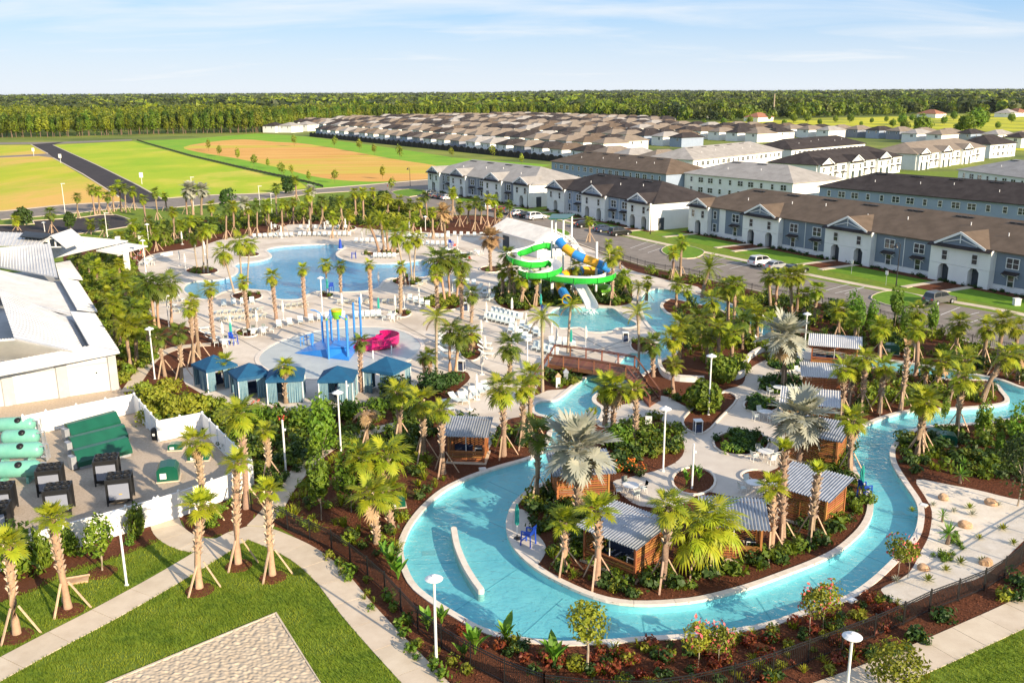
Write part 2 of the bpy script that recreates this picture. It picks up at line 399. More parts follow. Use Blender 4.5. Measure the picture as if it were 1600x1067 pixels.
# ------------------------------------------------------------------ ground plan
RIV_OUT = [(918,589),(898,603),(881,617),(867,626),(838,629),(836,645),(852,649),(863,658),(863,668),(859,686),(848,706),(828,717),(789,728),(752,740),(718,754),(690,770),(662,796),(643,821),(634,840),(629,856),(633,879),(647,910),(672,933),(717,961),(751,980),(793,993),(840,1000),(883,1003),(953,1000),(1009,995),(1070,992),(1140,984),(1197,974),(1253,955),(1315,935),(1357,909),(1396,873),(1426,840),(1435,811),(1432,785),(1413,756),(1394,725),(1391,703),(1400,690),(1422,674),(1447,666),(1509,662),(1563,657),(1600,650),(1650,640),(1668,626),(1640,613),(1600,608),(1560,593),(1518,585),(1484,578),(1422,568),(1360,560),(1300,551),(1240,541),(1215,522),(1195,503),(1160,484),(1120,468),(1090,461),(1055,455),(1030,451),(1010,456),(1001,467),(1004,488),(1013,507),(1031,526),(1027,536),(1017,550),(1004,553),(985,551),(968,566),(966,576)]
RIV_IN = [(914,667),(905,690),(893,712),(880,733),(862,749),(845,757),(824,766),(806,782),(796,798),(791,820),(796,843),(810,865),(840,891),(880,913),(919,930),(953,940),(998,945),(1051,943),(1100,937),(1169,919),(1225,899),(1281,877),(1318,857),(1351,826),(1363,801),(1363,781),(1357,765),(1340,740),(1333,717),(1335,687),(1346,670),(1369,658),(1402,647),(1439,641),(1481,640),(1537,636),(1571,631),(1577,624),(1568,612),(1557,600),(1537,593),(1481,592),(1425,585),(1360,573),(1300,565),(1238,556),(1200,534),(1180,512),(1150,496),(1120,482),(1085,474),(1060,468),(1045,467),(1034,473),(1032,480),(1040,489),(1053,495),(1060,514),(1063,530),(1058,545),(1048,556),(1031,563),(1024,572),(1010,581),(985,596),(960,606),(934,614),(925,623),(929,631),(940,638),(938,649),(931,659)]
POOL = [(293,443),(287,453),(299,462),(320,468),(332,464),(346,457),(365,452),(390,452),(417,454),(426,459),(433,467),(462,468),(473,465),(482,459),(497,455),(527,456),(565,455),(589,450),(598,440),(607,435),(619,434),(640,432),(662,433),(673,429),(678,420),(667,410),(658,406),(647,408),(610,412),(572,411),(544,408),(528,402),(525,396),(531,391),(538,386),(532,382),(500,382),(455,384),(428,387),(416,391),(423,397),(424,402),(410,407),(390,410),(374,411),(366,416),(372,420),(370,427),(357,434),(335,438),(312,439)]
SLIDE = [(859,488),(868,482),(890,480),(915,479),(940,480),(958,482),(970,491),(978,497),(990,502),(995,508),(982,512),(965,512),(955,517),(940,519),(918,518),(912,513),(900,511),(885,513),(870,511),(860,503),(856,494)]
PAD = [(404,562),(412,549),(440,533),(480,521),(530,513),(586,511),(625,517),(650,529),(658,540),(650,553),(625,569),(590,582),(545,590),(490,592),(445,585),(415,575)]
BEACH = [(293,443),(287,453),(299,462),(320,468),(332,464),(346,457),(352,446),(346,437),(335,436.5),(312,437.5)]
DECK = [(838,630),(875,622),(920,590),(967,577),(975,560),(990,552),(1017,550),(1030,530),(1012,510),(1000,490),(1001,467),(1010,456),(1035,450),(1060,455),(1095,458),(1090,448),(1055,441),(1015,430),(980,420),(950,400),(880,375),(830,362),(760,364),(715,366),(650,362),(600,360),(560,356),(500,351),(450,351),(430,362),(380,368),(340,376),(310,386),(270,392),(235,398),(215,412),(222,430),(240,452),(242,470),(230,490),(260,500),(290,510),(330,525),(348,540),(345,560),(330,572),(285,575),(290,600),(345,628),(395,642),(450,650),(520,648),(575,634),(640,612),(652,600),(668,590),(690,585),(722,578),(735,590),(722,604),(698,628),(700,650),(757,655),(757,705),(770,690),(778,665),(800,653),(836,646)]
BRIDGEBED = [(835,618),(842,600),(850,586),(868,578),(905,570),(945,575),(920,589),(897,603),(880,608),(855,610)]
PLAZA = [(932,661),(945,648),(944,637),(985,630),(1035,618),(1065,632),(1088,640),(1100,628),(1130,610),(1160,600),(1168,580),(1190,565),(1232,552),(1275,547),(1292,556),(1262,575),(1256,600),(1245,640),(1232,690),(1222,725),(1196,742),(1206,775),(1140,775),(1100,768),(1060,790),(1000,790),(970,770),(958,752),(985,745),(1040,730),(1066,712),(1068,690),(1052,668),(1015,650),(975,660),(945,668)]
SLIDEBED = [(773,460),(775,472),(788,481),(809,486),(824,485),(834,480),(860,479),(915,475),(960,478),(984,474),(988,463),(984,443),(970,432),(940,424),(900,436),(860,442),(830,442),(800,438),(780,446)]
SANDGARDEN = [(1432,749),(1445,775),(1456,798),(1452,834),(1439,861),(1419,896),(1383,915),(1379,925),(1413,945),(1478,918),(1543,896),(1600,844),(1640,815),(1640,790),(1579,778),(1526,765),(1478,756)]
MULCH = [(394,755),(400,770),(398,806),(440,826),(500,865),(540,905),(580,955),(625,1002),(680,1070),(720,1120),(1280,1120),(1330,1062),(1430,1017),(1600,937),(1760,860),(1800,640),(1600,557),(1537,543),(1453,517),(1368,495),(1300,478),(1195,459),(1080,431),(1012,419),(936,394),(860,365),(760,337),(700,337),(640,324),(560,306),(450,333),(300,345),(220,360),(150,382),(98,402),(118,440),(150,500),(178,562),(180,612),(214,643),(250,685),(318,673)]
YARD = [(-60,640),(0,625),(186,602),(212,645),(249,690),(318,676),(395,757),(384,769),(245,819),(59,874),(-60,910),(-60,700)]
GATEMULCH = [(245,819),(384,769),(398,800),(385,822),(345,838),(318,838),(290,830),(284,812)]
FRONTMULCH = [(-40,900),(59,874),(245,819),(247,832),(255,842),(190,868),(110,893),(60,920),(30,930),(-40,950)]
LOT = [(1760,570),(1600,497),(1439,467),(1262,434),(1168,412),(1060,389),(987,373),(900,352),(830,335),(760,316),(706,303),(672,294),(640,292),(600,297),(600,305),(640,320),(700,336),(760,336),(860,364),(936,393),(1012,418),(1080,430),(1195,458),(1300,477),(1368,494),(1453,516),(1537,542),(1600,556),(1800,640)]
ROADX = [(-200,339),(0,331),(105,320),(187,316),(244,312),(330,305),(409,303),(491,296),(589,288),(672,281),(760,273),(775,282),(706,292),(672,294),(600,299),(561,298),(494,302),(427,310),(334,318),(240,327),(206,323),(105,334),(0,343),(-200,352)]
FROAD = [(49,226),(75,240),(84,247),(130,272),(187,308),(200,318),(262,314),(251,311),(214,290),(150,258),(82,227),(100,222)]
FROAD2 = [(-300,224),(0,223),(94,222),(206,218),(206,220),(94,225),(0,226),(-300,228)]
FSPUR = [(-200,247),(0,244),(60,241),(75,240),(86,247),(60,244),(0,246.5),(-200,250)]
PLOT = [(-60,353),(55,352),(52,344),(108,343),(172,334),(200,342),(207,346),(196,356),(120,366),(60,372),(-60,366)]
FIELD_O = [(287,230),(330,222),(381,218),(430,222),(486,226),(617,249),(676,258),(700,268),(674,279),(599,284),(535,282),(486,275),(430,261),(370,248),(310,238)]
FIELD_V = [(206,221),(300,217),(400,209),(440,211),(482,214),(620,232.5),(709,246.5),(862,258),(780,274),(660,280),(540,292),(492,294),(470,285),(300,245),(230,226)]
FIELD_M = [(82,227),(206,221),(235,228),(300,246),(470,286),(480,294),(409,302),(330,304),(251,311)]
FIELD_L = [(-300,228),(49,227),(75,241),(84,248),(187,308),(187,315),(105,319),(0,330),(-300,345)]
MEADOW = [(1050,194),(1160,190),(1250,186),(1420,182),(1500,180),(1620,176),(1900,190),(1900,240),(1600,236),(1450,222),(1250,207),(1060,200)]
def ell(cx, cy, rx, ry, n=18): return [(cx + rx * math.cos(6.2832 * i / n), cy + ry * math.sin(6.2832 * i / n)) for i in range(n)]
BEDS = {'pool_bed': [(315.5,423.5,25,6),(387,398,18,4),(386,463,23,7),(386,520,17,7),(577,397,10,3),(607,394,18,4.5),(637,440,24,7),(696,472,33,13),(736,543,19,21),(767,421,17,5),(629,490,12,6),(510,462,10,4),(1004,540,18,12),(540,357,16,4)],
        'plaza_bed': [(1158,693,42,19),(1190,634,27,11),(1222,603,36,15),(1226,569,28,11),(1084,752,32,21),(1180,744,21,9)]}
HEDGEROWS = [[(1070,654),(1075,672),(1100,676),(1125,652),(1150,624),(1132,614),(1100,628)]]

def P2(l): return [(v.x, v.y) for v in l]
REG = []                                         # (name, outline, material) : the first match owns the ground
def reg(name, px, m, sm=3, world=None, bb=True):
    w = world if world else GL(px)
    w = smooth(w, True, sm) if sm else w
    REG.append([name, P2(w), m]); return w
SHAPE = {}
for k, l in BEDS.items():
    for e in l: SHAPE.setdefault(k, []).append(reg('mulch_bed', ell(*e), 'mulch', 0))
hb = reg('mulch_bed', HEDGEROWS[0], 'mulch', 3); SHAPE['plaza_bed'].append(hb)
reg('plaza', PLAZA, 'plaza', 3)
reg('plaza', [(797,800),(815,796),(828,806),(831,825),(848,845),(853,862),(836,884),(812,866),(798,845),(794,820)], 'plaza', 3)
riv_in = reg('river_island', RIV_IN, 'mulch', 3)
riv_out = reg('WATER', RIV_OUT, 'plaster', 3)
slide_w = reg('WATER', SLIDE, 'plaster', 3)
pool_w = smooth(GL(POOL), True, 3)
beach_w = reg('SHALLOW', None, 'plaster', 0, world=[p for p in pool_w if PX(p)[0] < 345 and PX(p)[1] > 430])
reg('DEEP', None, 'plaster', 0, world=pool_w)
pad_w = reg('splash_pad_floor', PAD, 'pad', 3)
reg('mulch_bed', BRIDGEBED, 'mulch', 3)
slidebed = reg('mulch_bed', SLIDEBED, 'mulch', 3)
reg('pool_deck', DECK, 'deck', 2)
sandg = reg('sand_garden', SANDGARDEN, 'sand', 3)
reg('equipment_yard', YARD, 'gravel', 0)
reg('mulch_bed', GATEMULCH, 'mulch', 2)
reg('mulch_bed', FRONTMULCH, 'mulch', 2)
reg('planting_ground', MULCH, 'mulch', 2)
reg('car_park', LOT, 'asphalt', 0)
reg('car_park', PLOT, 'darkroad', 0)
reg('field_road', FROAD, 'darkroad', 0)
reg('field_road', FROAD2, 'asphalt', 0)
reg('field_road', FSPUR, 'asphalt', 0)
reg('cross_road', ROADX, 'asphalt', 0)
reg('bare_field', FIELD_O, 'field_o', 3)
reg('verge', FIELD_V, 'bright', 0)
reg('field', FIELD_M, 'field_m', 0)
reg('field', FIELD_L, 'field_g', 0)
reg('meadow', MEADOW, 'yellow', 0)
LAWN = [G(-900, 1400), G(2400, 1400), Vector((320, 150, 0)), Vector((180, 330, 0)), Vector((0, 330, 0)), Vector((-60, 280, 0)), Vector((-200, 210, 0)), Vector((-200, 60, 0))]
reg('lawn', None, 'lawn', 0, world=LAWN)
BIG = 14000.0
vs, es = [], []
def addloop(pl):
    o = len(vs); n = len(pl)
    vs.extend([Vector((p[0], p[1])) for p in pl]); es.extend([(o + i, o + (i + 1) % n) for i in range(n)])
addloop([(-BIG, -300), (BIG, -300), (BIG, BIG), (-BIG, BIG)])
for k, (x0, x1, y0, y1, st) in enumerate([(-600, 900, 25, 1500, 120)]):       # a loose lattice keeps the triangles short
    for x in range(x0, x1, st):
        for y in range(y0, y1, st): vs.append(Vector((x + 7, y + 3)))
for r in REG: addloop(r[1])
ov, oe, of, *_ = delaunay_2d_cdt(vs, es, [], 0, 1e-4)
for r in REG:
    a = np.array(r[1]); r.append((a[:, 0].min(), a[:, 0].max(), a[:, 1].min(), a[:, 1].max()))
owner = {}
for f in of:
    cx = sum(ov[i].x for i in f) / len(f); cy = sum(ov[i].y for i in f) / len(f)
    who = ('terrain', 'terrain')
    for nm, pl, m, b in REG:
        if b[0] <= cx <= b[1] and b[2] <= cy <= b[3] and inside(cx, cy, pl): who = (nm, m); break
    owner.setdefault(who, []).append(f)
def sheet(name, faces, m, z, flip=False):
    ids = sorted({i for f in faces for i in f}); mpx = {i: k for k, i in enumerate(ids)}
    me = bpy.data.meshes.new(name)
    fl = []
    for f in faces:
        a, b, c = [ov[i] for i in f[:3]]
        up = (b.x - a.x) * (c.y - a.y) - (b.y - a.y) * (c.x - a.x) > 0
        fl.append(tuple(mpx[i] for i in (f if up else f[::-1])))
    me.from_pydata([(ov[i].x, ov[i].y, z) for i in ids], [], fl)
    me.materials.append(MT[m]); me.update()
    return link(name, me, kind='structure')
def wmat(name, tint, rough=.03, bump=.8, scale=2.0):
    m, t, b = newmat(name); L = t.links.new; t.nodes.remove(b)
    out = t.nodes['Material Output']; tr = t.nodes.new('ShaderNodeBsdfTransparent'); gl = t.nodes.new('ShaderNodeBsdfGlossy')
    tr.inputs[0].default_value = tuple(tint) + (1,); gl.inputs['Roughness'].default_value = rough
    fr = t.nodes.new('ShaderNodeLayerWeight'); fr.inputs[0].default_value = .5
    pw = t.nodes.new('ShaderNodeMath'); pw.operation = 'POWER'; pw.inputs[1].default_value = 5.0; L(fr.outputs['Facing'], pw.inputs[0])
    ma = t.nodes.new('ShaderNodeMath'); ma.operation = 'MULTIPLY_ADD'; ma.inputs[1].default_value = .98; ma.inputs[2].default_value = .02; L(pw.outputs[0], ma.inputs[0])
    mx_ = t.nodes.new('ShaderNodeMixShader'); L(ma.outputs[0], mx_.inputs[0]); L(tr.outputs[0], mx_.inputs[1]); L(gl.outputs[0], mx_.inputs[2]); L(mx_.outputs[0], out.inputs[0])
    pos = t.nodes.new('ShaderNodeNewGeometry'); n1 = t.nodes.new('ShaderNodeTexNoise'); n1.inputs['Scale'].default_value = scale; n1.inputs['Detail'].default_value = 5; n1.inputs['Distortion'].default_value = 1.2
    L(pos.outputs['Position'], n1.inputs['Vector']); bp = t.nodes.new('ShaderNodeBump'); bp.inputs['Strength'].default_value = bump; bp.inputs['Distance'].default_value = .12
    L(n1.outputs['Fac'], bp.inputs['Height']); L(bp.outputs[0], gl.inputs['Normal']); L(bp.outputs[0], fr.inputs['Normal'])
    return m
MT['water'] = wmat('pool_water', (.47, .80, .85))
MT['shallow'] = wmat('shallow_water', (.62, .90, .96), bump=.15)
def rimedges(faces):
    c = {}
    for f in faces:
        for i in range(len(f)):
            k = (f[i], f[(i + 1) % len(f)]); c[tuple(sorted(k))] = c.get(tuple(sorted(k)), 0) + 1
    return [k for k, n in c.items() if n == 1]
for (nm, m), faces in owner.items():
    if nm in ('WATER', 'SHALLOW', 'DEEP'): continue
    sheet(nm, faces, m, 0.0 if nm != 'splash_pad_floor' else 0.012)
MT['deep'] = wmat('deep_pool_water', (.13, .60, .82))
wf = owner[('WATER', 'plaster')]; df = owner[('DEEP', 'plaster')]; sf = owner[('SHALLOW', 'plaster')]
sheet('river_water', wf, 'water', -0.10); sheet('pool_water', df, 'deep', -0.10); sheet('pool_floor', df, 'plaster', -.7); sheet('shallow_water', sf, 'shallow', -0.10)
sheet('river_floor', wf, 'plaster', -.55); sheet('beach_floor', sf, 'pad', -0.16)
b = MB()
es_, ed_ = set(rimedges(sf)), set(rimedges(df)); both = es_ & ed_
for edges, zt_, zb in ((rimedges(wf), .01, -.55), ((es_ | ed_) - both, .01, -.7), (both, -.16, -.7)):
    for i, j in edges: b.add([(ov[i].x, ov[i].y, zt_), (ov[j].x, ov[j].y, zt_), (ov[j].x, ov[j].y, zb), (ov[i].x, ov[i].y, zb)], [(0, 1, 2, 3)])
link('pool_wall', b.mesh('pool_wall', MT['plaster']), kind='structure')

MT['floorline'] = mat('floor_line', (.42, .60, .64), None, rough=.5)  # thin darker lines laid across the river floor
b = MB()
for p, q in [((640,870),(796,862)),((700,948),(815,872)),((800,992),(884,918)),((905,1001),(926,934)),((1010,994),(1004,946)),((1120,986),(1090,939)),((1215,968),(1180,916)),((1310,936),(1262,884)),((1395,872),(1330,846)),((1432,800),(1364,792)),((1400,735),(1345,746)),((1400,692),(1336,690)),((690,772),(792,815)),((760,740),(822,768)),((846,708),(866,746)),((862,672),(914,676)),((880,620),(928,640)),((1470,664),(1460,642)),((1022,520),(1060,512)),((1002,480),(1034,478))]:
    a, c = G(*p), G(*q); d = (c - a).normalized(); a += d * .3; c -= d * .3; m_ = (a + c) / 2; b.box((m_.x, m_.y, -.545), ((c - a).length, .08, .012), rz=math.atan2(d.y, d.x))
link('floor_cross_line', b.mesh('floor_cross_line', MT['floorline']), kind='structure')
b = MB()
for x, y in [(670,852),(760,960),(955,965),(1240,930),(1405,790),(1365,685),(745,770)]: g = G(x, y); b.box((g.x, g.y, -.54), (.9, .7, .01), rz=.1)
link('floor_drain', b.mesh('floor_drain', MT['white']), kind='structure')
def coping(name, line, w, h, step, inward, label, cat='coping', closed=True):
    """kerb of separate stones along the water's edge"""
    pts = resample(line, step / 3.0, closed); n = len(pts)
    t = tag(link(name, None), label, cat)
    sgn = 1 if area2(pts) > 0 else -1
    d = -sgn if not inward else sgn
    o1 = offset(pts, d * w, closed); o0 = offset(pts, -d * .04, closed)
    for i in range(0, n - (0 if closed else 1), 3):
        idx = [(i + k) % n for k in range(4)] if closed else list(range(i, min(i + 4, n)))
        if len(idx) < 2: continue
        if closed and i + 3 > n: idx = [(i + k) % n for k in range(n - i + 1)]
        A = [o0[k].copy() for k in idx]; B = [o1[k].copy() for k in idx]
        if (A[0] - A[-1]).length < .05: continue
        for Q in (A, B):
            e = (Q[1] - Q[0]).normalized() * .012; Q[0] = Q[0] + e
            e = (Q[-2] - Q[-1]).normalized() * .012; Q[-1] = Q[-1] + e
        m = MB(); vsx = []; k = len(A)
        for z in (-.12, h):
            vsx += [(p.x, p.y, z) for p in A] + [(p.x, p.y, z) for p in B]
        fs = []
        for q in range(k - 1):
            fs += [(2 * k + q, 2 * k + q + 1, 3 * k + q + 1, 3 * k + q), (q, q + 1, 2 * k + q + 1, 2 * k + q), (k + q + 1, k + q, 3 * k + q, 3 * k + q + 1)]
        fs += [(0, k, 3 * k, 2 * k)[::-1], (k - 1, 2 * k - 1, 4 * k - 1, 3 * k - 1)]
        m.add(vsx, fs); m.build('coping_stone', MT['coping'], t)
    return t
coping('river_coping', riv_out, .38, .07, 2.4, False, 'pale stone coping along the outer bank of the lazy river')
coping('river_coping', riv_in, .38, .07, 2.4, True, 'pale stone coping along the inner bank of the lazy river')
coping('pool_coping', pool_w, .45, .05, 2.4, False, 'pale stone coping around the large main pool')
coping('pool_coping', slide_w, .40, .05, 2.4, False, 'pale stone coping around the small slide landing pool')
coping('pad_rim', pad_w, .42, .05, 2.4, False, 'white rim around the round splash pad')
for l in SHAPE['pool_bed'] + SHAPE['plaza_bed']:
    b = MB(); l = ccw(l); o = offset(l, -.16); n = len(l)
    for i in range(n):
        j = (i + 1) % n
        b.add([(l[i].x, l[i].y, .0), (l[j].x, l[j].y, .0), (o[j].x, o[j].y, .0), (o[i].x, o[i].y, .0), (l[i].x, l[i].y, .13), (l[j].x, l[j].y, .13), (o[j].x, o[j].y, .13), (o[i].x, o[i].y, .13)],
              [(4, 5, 6, 7)[::-1], (0, 1, 5, 4), (2, 3, 7, 6)])
    link('bed_kerb', b.mesh('bed_kerb', MT['coping']), kind='structure')

WALKS = [GL([(430, 960), (172, 1068), (60, 1116), (530, 1116)])]
def walk(name, px, w, label, step=2.0, m='concrete', z=.035, closed=False):
    """footpath of separate cast slabs"""
    c = resample(smooth(GL(px), False, 6), step / 3.0); a = offset(c, w / 2, False); bb = offset(c, -w / 2, False)
    WALKS.append(a + bb[::-1])
    t = tag(link(name, None), label, 'footpath')
    for i in range(0, len(c) - 1, 3):
        j = min(i + 3, len(c) - 1)
        A = [a[k].copy() for k in range(i, j + 1)]; B = [bb[k].copy() for k in range(i, j + 1)]
        for Q in (A, B): Q[-1] = Q[-1] + (Q[-2] - Q[-1]).normalized() * .03
        MB().prism(A + B[::-1], -.05, z + .004 * ((i // 3) % 2)).build('slab', MT[m], t)
    return t
walk('footpath', [(-60,1078),(75,1005),(167,957),(260,905),(325,866),(365,841),(395,832),(440,848),(478,868),(515,899),(554,947),(594,992),(647,1048),(700,1105)], 1.95, 'long curved pale footpath across the front lawn', 2.6)
walk('footpath', [(335,852),(305,851),(280,842),(263,828),(257,812)], 1.9, 'short pale footpath leading to the white vinyl gate', 1.8, z=.030)
walk('footpath', [(402,822),(425,797),(443,768),(470,735),(505,704),(545,684),(600,669),(668,654)], 1.45, 'narrow pale footpath curving uphill through the mulch to the teal tents', 2.0)
walk('footpath', [(1250,1100),(1330,1072),(1430,1032),(1520,992),(1600,955),(1740,885)], 2.0, 'straight pale footpath in the lower right corner beside the black fence', 2.4)
walk('footpath', [(200,612),(214,592),(228,572),(246,556),(280,543),(330,538)], 1.4, 'pale ramp path beside the white roofed building')
walk('footpath', [(1800,545),(1600,492),(1439,463),(1267,430),(1168,408),(1060,386),(987,370),(900,349),(835,333)], 1.5, 'long pale pavement between parked cars and town house lawns', 3.0)
b = MB()
cst = GL([(430, 960), (172, 1068), (60, 1116), (530, 1116)])
# sand court: a heap of raked sand with real ripples inside a flush concrete edge
N = 300; grid = []
for j in range(N + 1):
    for i in range(N + 1):
        u, v = i / N, j / N
        p = (cst[0].lerp(cst[1], u)).lerp(cst[3].lerp(cst[2], u), v)
        grid.append(p)
ph = np.array([[p.x, p.y] for p in grid])
def fbm(x, y, seed=0):
    r_ = np.random.RandomState(seed); h = np.zeros_like(x)
    for k in range(60):
        a = r_.uniform(0, 6.28); f = r_.uniform(10, 32) ; h += np.sin((x * np.cos(a) + y * np.sin(a)) * f + r_.uniform(0, 6.28) + 1.3 * np.sin(x * 1.1 + y * .7 + k)) / f
    return h
hz = fbm(ph[:, 0], ph[:, 1], 3) * .055 + .05
me = bpy.data.meshes.new('sand_court')
me.from_pydata([(p.x, p.y, max(.015, float(h))) for p, h in zip(grid, hz)], [], [(j * (N + 1) + i, j * (N + 1) + i + 1, (j + 1) * (N + 1) + i + 1, (j + 1) * (N + 1) + i) for j in range(N) for i in range(N)])
me.materials.append(MT['court']); me.polygons.foreach_set('use_smooth', [True] * len(me.polygons)); link('sand_court', me, kind='structure')
b = MB(); e = ccw(cst); o = offset(e, -.16)
for i in range(4):
    j = (i + 1) % 4
    b.prism([e[i], e[j], o[j], o[i]], -.1, .09)
link('court_edge', b.mesh('court_edge', MT['concrete']), kind='structure')
# kerbs of the car park and of the field road, pavement strips along the cross road
def kerb(px, w=.25, h=.13, m='concrete', d=1):
    l = resample(GL(px), 6.0); o = offset(l, w * d, False); b = MB()
    for i in range(len(l) - 1): b.prism([l[i], l[i + 1], o[i + 1], o[i]], -.05, h)
    link('kerb', b.mesh('kerb', MT[m]), kind='structure')
kerb([(49,226),(75,240)], .5, d=-1); kerb([(84,247),(130,272),(187,308)], .5, d=-1); kerb([(82,227),(150,258),(214,290),(251,311)], .5)
kerb([(-200,339),(0,331),(105,320),(187,316)], 1.2, .06); kerb([(251,311),(330,305),(409,303),(491,296),(589,288),(672,281),(760,273)], 1.2, .06)
kerb([(0,343),(105,334),(206,323),(240,327),(334,318),(427,310),(494,302),(561,298)], 1.2, .06, d=-1)
kerb([(-60,353),(55,352),(52,344),(108,343),(172,334),(200,342),(207,346),(196,356),(120,366)], .3)
kerb([(1800,640),(1600,556),(1537,542),(1453,516),(1368,494),(1300,477),(1195,458),(1080,430),(1012,418),(936,393),(860,364),(760,336)], .3)
# grass islands in the car park with their kerbs
def isl(px, m='turf'):
    l = ccw(smooth(GL(px), True, 3)); b = MB(); b.prism(l, -.02, .11); link('parking_island', b.mesh('parking_island', MT[m]), kind='structure')
    o = offset(l, -.15); q = MB(); n = len(l)
    for i in range(n): q.prism([l[i], l[(i + 1) % n], o[(i + 1) % n], o[i]], -.02, .15)
    link('kerb', q.mesh('kerb', MT['concrete']), kind='structure')
isl([(1034,392),(1048,384),(1078,386),(1100,394),(1084,404),(1050,402)])
isl([(1362,467),(1380,457),(1410,457),(1445,467),(1440,478),(1400,480)])
isl([(830,366),(850,358),(880,360),(890,368),(862,374)])
isl([(612,301),(640,296),(668,300),(640,308)])
# painted bay lines, lying 4 mm above the asphalt
def paint(px0, px1, w=.11):
    a, c = G(*px0), G(*px1); d = (c - a).normalized(); n_ = Vector((-d.y, d.x, 0)) * w / 2
    return [(a + n_), (c + n_), (c - n_), (a - n_)]
b = MB()
for l in [((985,388),(1012,378)),((998,391),(1027,381)),((1012,395),(1042,385)),((1100,412),(1140,401)),((1120,418),(1160,408)),((1140,420),(1176,411)),((1290,454),(1330,443)),((1305,458),(1352,448)),((1320,459),(1350,449)),((1470,492),(1500,480)),((1490,498),(1530,488)),((1516,504),(1552,492)),((1560,513),(1590,503)),((90,368),(104,364)),((115,367),(128,362)),((145,361),(158,355)),((700,300),(716,306)),((730,309),(748,317))]:
    q = paint(*l); b.add([(p.x, p.y, .006) for p in q], [(0, 1, 2, 3)])
link('bay_lines', b.mesh('bay_lines', MT['white']), kind='structure')
# dark joints between the fields of deck paving, as narrow channels of dark stone
b = MB()
for l in [((700,420),(985,565)),((640,440),(960,575)),((560,470),(800,600)),((860,560),(985,540)),((760,520),(1000,500)),((700,500),(860,480)),((640,520),(860,575)),((350,500),(470,470)),((300,490),(430,560)),((250,410),(350,400)),((700,380),(820,430)),((560,375),(700,372)),((900,560),(980,530)),((470,500),(700,480))]:
    a, c = G(*l[0]), G(*l[1])
    n = max(2, int((c - a).length / .5))
    for i in range(n):
        p, q = a.lerp(c, i / n), a.lerp(c, (i + 1) / n); m_ = (p + q) / 2
        own = None
        for nm, pl, m2, bb in REG:
            if bb[0] <= m_.x <= bb[1] and bb[2] <= m_.y <= bb[3] and inside(m_.x, m_.y, pl): own = nm; break
        if own == 'pool_deck':
            d = (q - p).normalized(); n_ = Vector((-d.y, d.x, 0)) * .07
            b.add([(p + n_)[:2] + (.005,), (q + n_)[:2] + (.005,), (q - n_)[:2] + (.005,), (p - n_)[:2] + (.005,)], [(3, 2, 1, 0)])
MT['joint'] = mat('deck_joint', (.22, .20, .18), None, rough=.8)
link('deck_joint', b.mesh('deck_joint', MT['joint']), kind='structure')
# walkways to the town house doors are laid with the houses; the lawn there is a brighter turf
# ------------------------------------------------------------------ houses
def roofmat(n, a, b): return mat(n, a, b, .45, .9, .3, 6, stretch=(1, 1, 1), detail=8, spec=.15)
MT['r_brown'] = roofmat('brown_shingles', (.115, .085, .062), (.165, .122, .09))
MT['r_dark'] = roofmat('charcoal_shingles', (.036, .029, .028), (.062, .052, .05))
MT['r_grey'] = roofmat('grey_shingles', (.30, .28, .26), (.40, .375, .35))
MT['r_tan'] = roofmat('tan_shingles', (.215, .175, .14), (.275, .225, .18))
MT['w_white'] = mat('white_siding', (.78, .775, .765), (.83, .825, .815), .5, .7, spec=.3)
MT['w_blue'] = mat('slate_blue_siding', (.17, .21, .27), (.20, .24, .30), .5, .7, spec=.3)
MT['w_lblue'] = mat('pale_blue_siding', (.27, .33, .44), (.30, .36, .47), .5, .7, spec=.3)
MT['w_grey'] = mat('grey_siding', (.22, .24, .30), (.25, .27, .33), .5, .7, spec=.3)
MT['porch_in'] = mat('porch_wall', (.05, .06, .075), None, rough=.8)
MT['trim'] = mat('white_trim', (.80, .80, .80), None, rough=.5)
SHUT = {}
def winmesh(w, h, double):
    k = (w, h, double)
    if k in SHUT: return SHUT[k]
    f = MB(); t = .09
    for x in (-w / 2, w / 2): f.box((x, -.05, 0), (t, .12, h + t))
    for z in (-h / 2, h / 2): f.box((0, -.05, z), (w - t, .12, t))
    f.box((0, -.04, 0), (w - t, .08, .05))
    if double: f.box((0, -.05, 0), (t * .9, .12, h - t))
    p = MB(); p.add([(-w / 2, -.012, -h / 2), (w / 2, -.012, -h / 2), (w / 2, -.012, h / 2), (-w / 2, -.012, h / 2)], [(0, 1, 2, 3)])
    SHUT[k] = (f.mesh('window', MT['trim']), p.mesh('pane', MT['glass'])); return SHUT[k]
def window(par, x, y, z, w=1.0, h=1.5, double=False, rz=0):
    f, p = winmesh(w, h, double)
    o = link('window', f, par, (x, y, z), rz); link('pane', p, o); return o
def hip(L, D, z, rise, ov=.5, hipx=None, e=.18):
    """hipped roof over 0..L x 0..D as one closed shell"""
    hx = D / 2 if hipx is None else hipx; b = MB()
    x0, x1, y0, y1 = -ov, L + ov, -ov, D + ov
    v = [(x0, y0, z), (x1, y0, z), (x1, y1, z), (x0, y1, z), (x0 + hx + ov, D / 2, z + rise), (x1 - hx - ov, D / 2, z + rise), (x0, y0, z - e), (x1, y0, z - e), (x1, y1, z - e), (x0, y1, z - e)]
    b.add(v, [(0, 1, 5, 4), (1, 2, 5), (2, 3, 4, 5), (3, 0, 4), (6, 7, 1, 0), (7, 8, 2, 1), (8, 9, 3, 2), (9, 6, 0, 3), (9, 8, 7, 6)]); return b
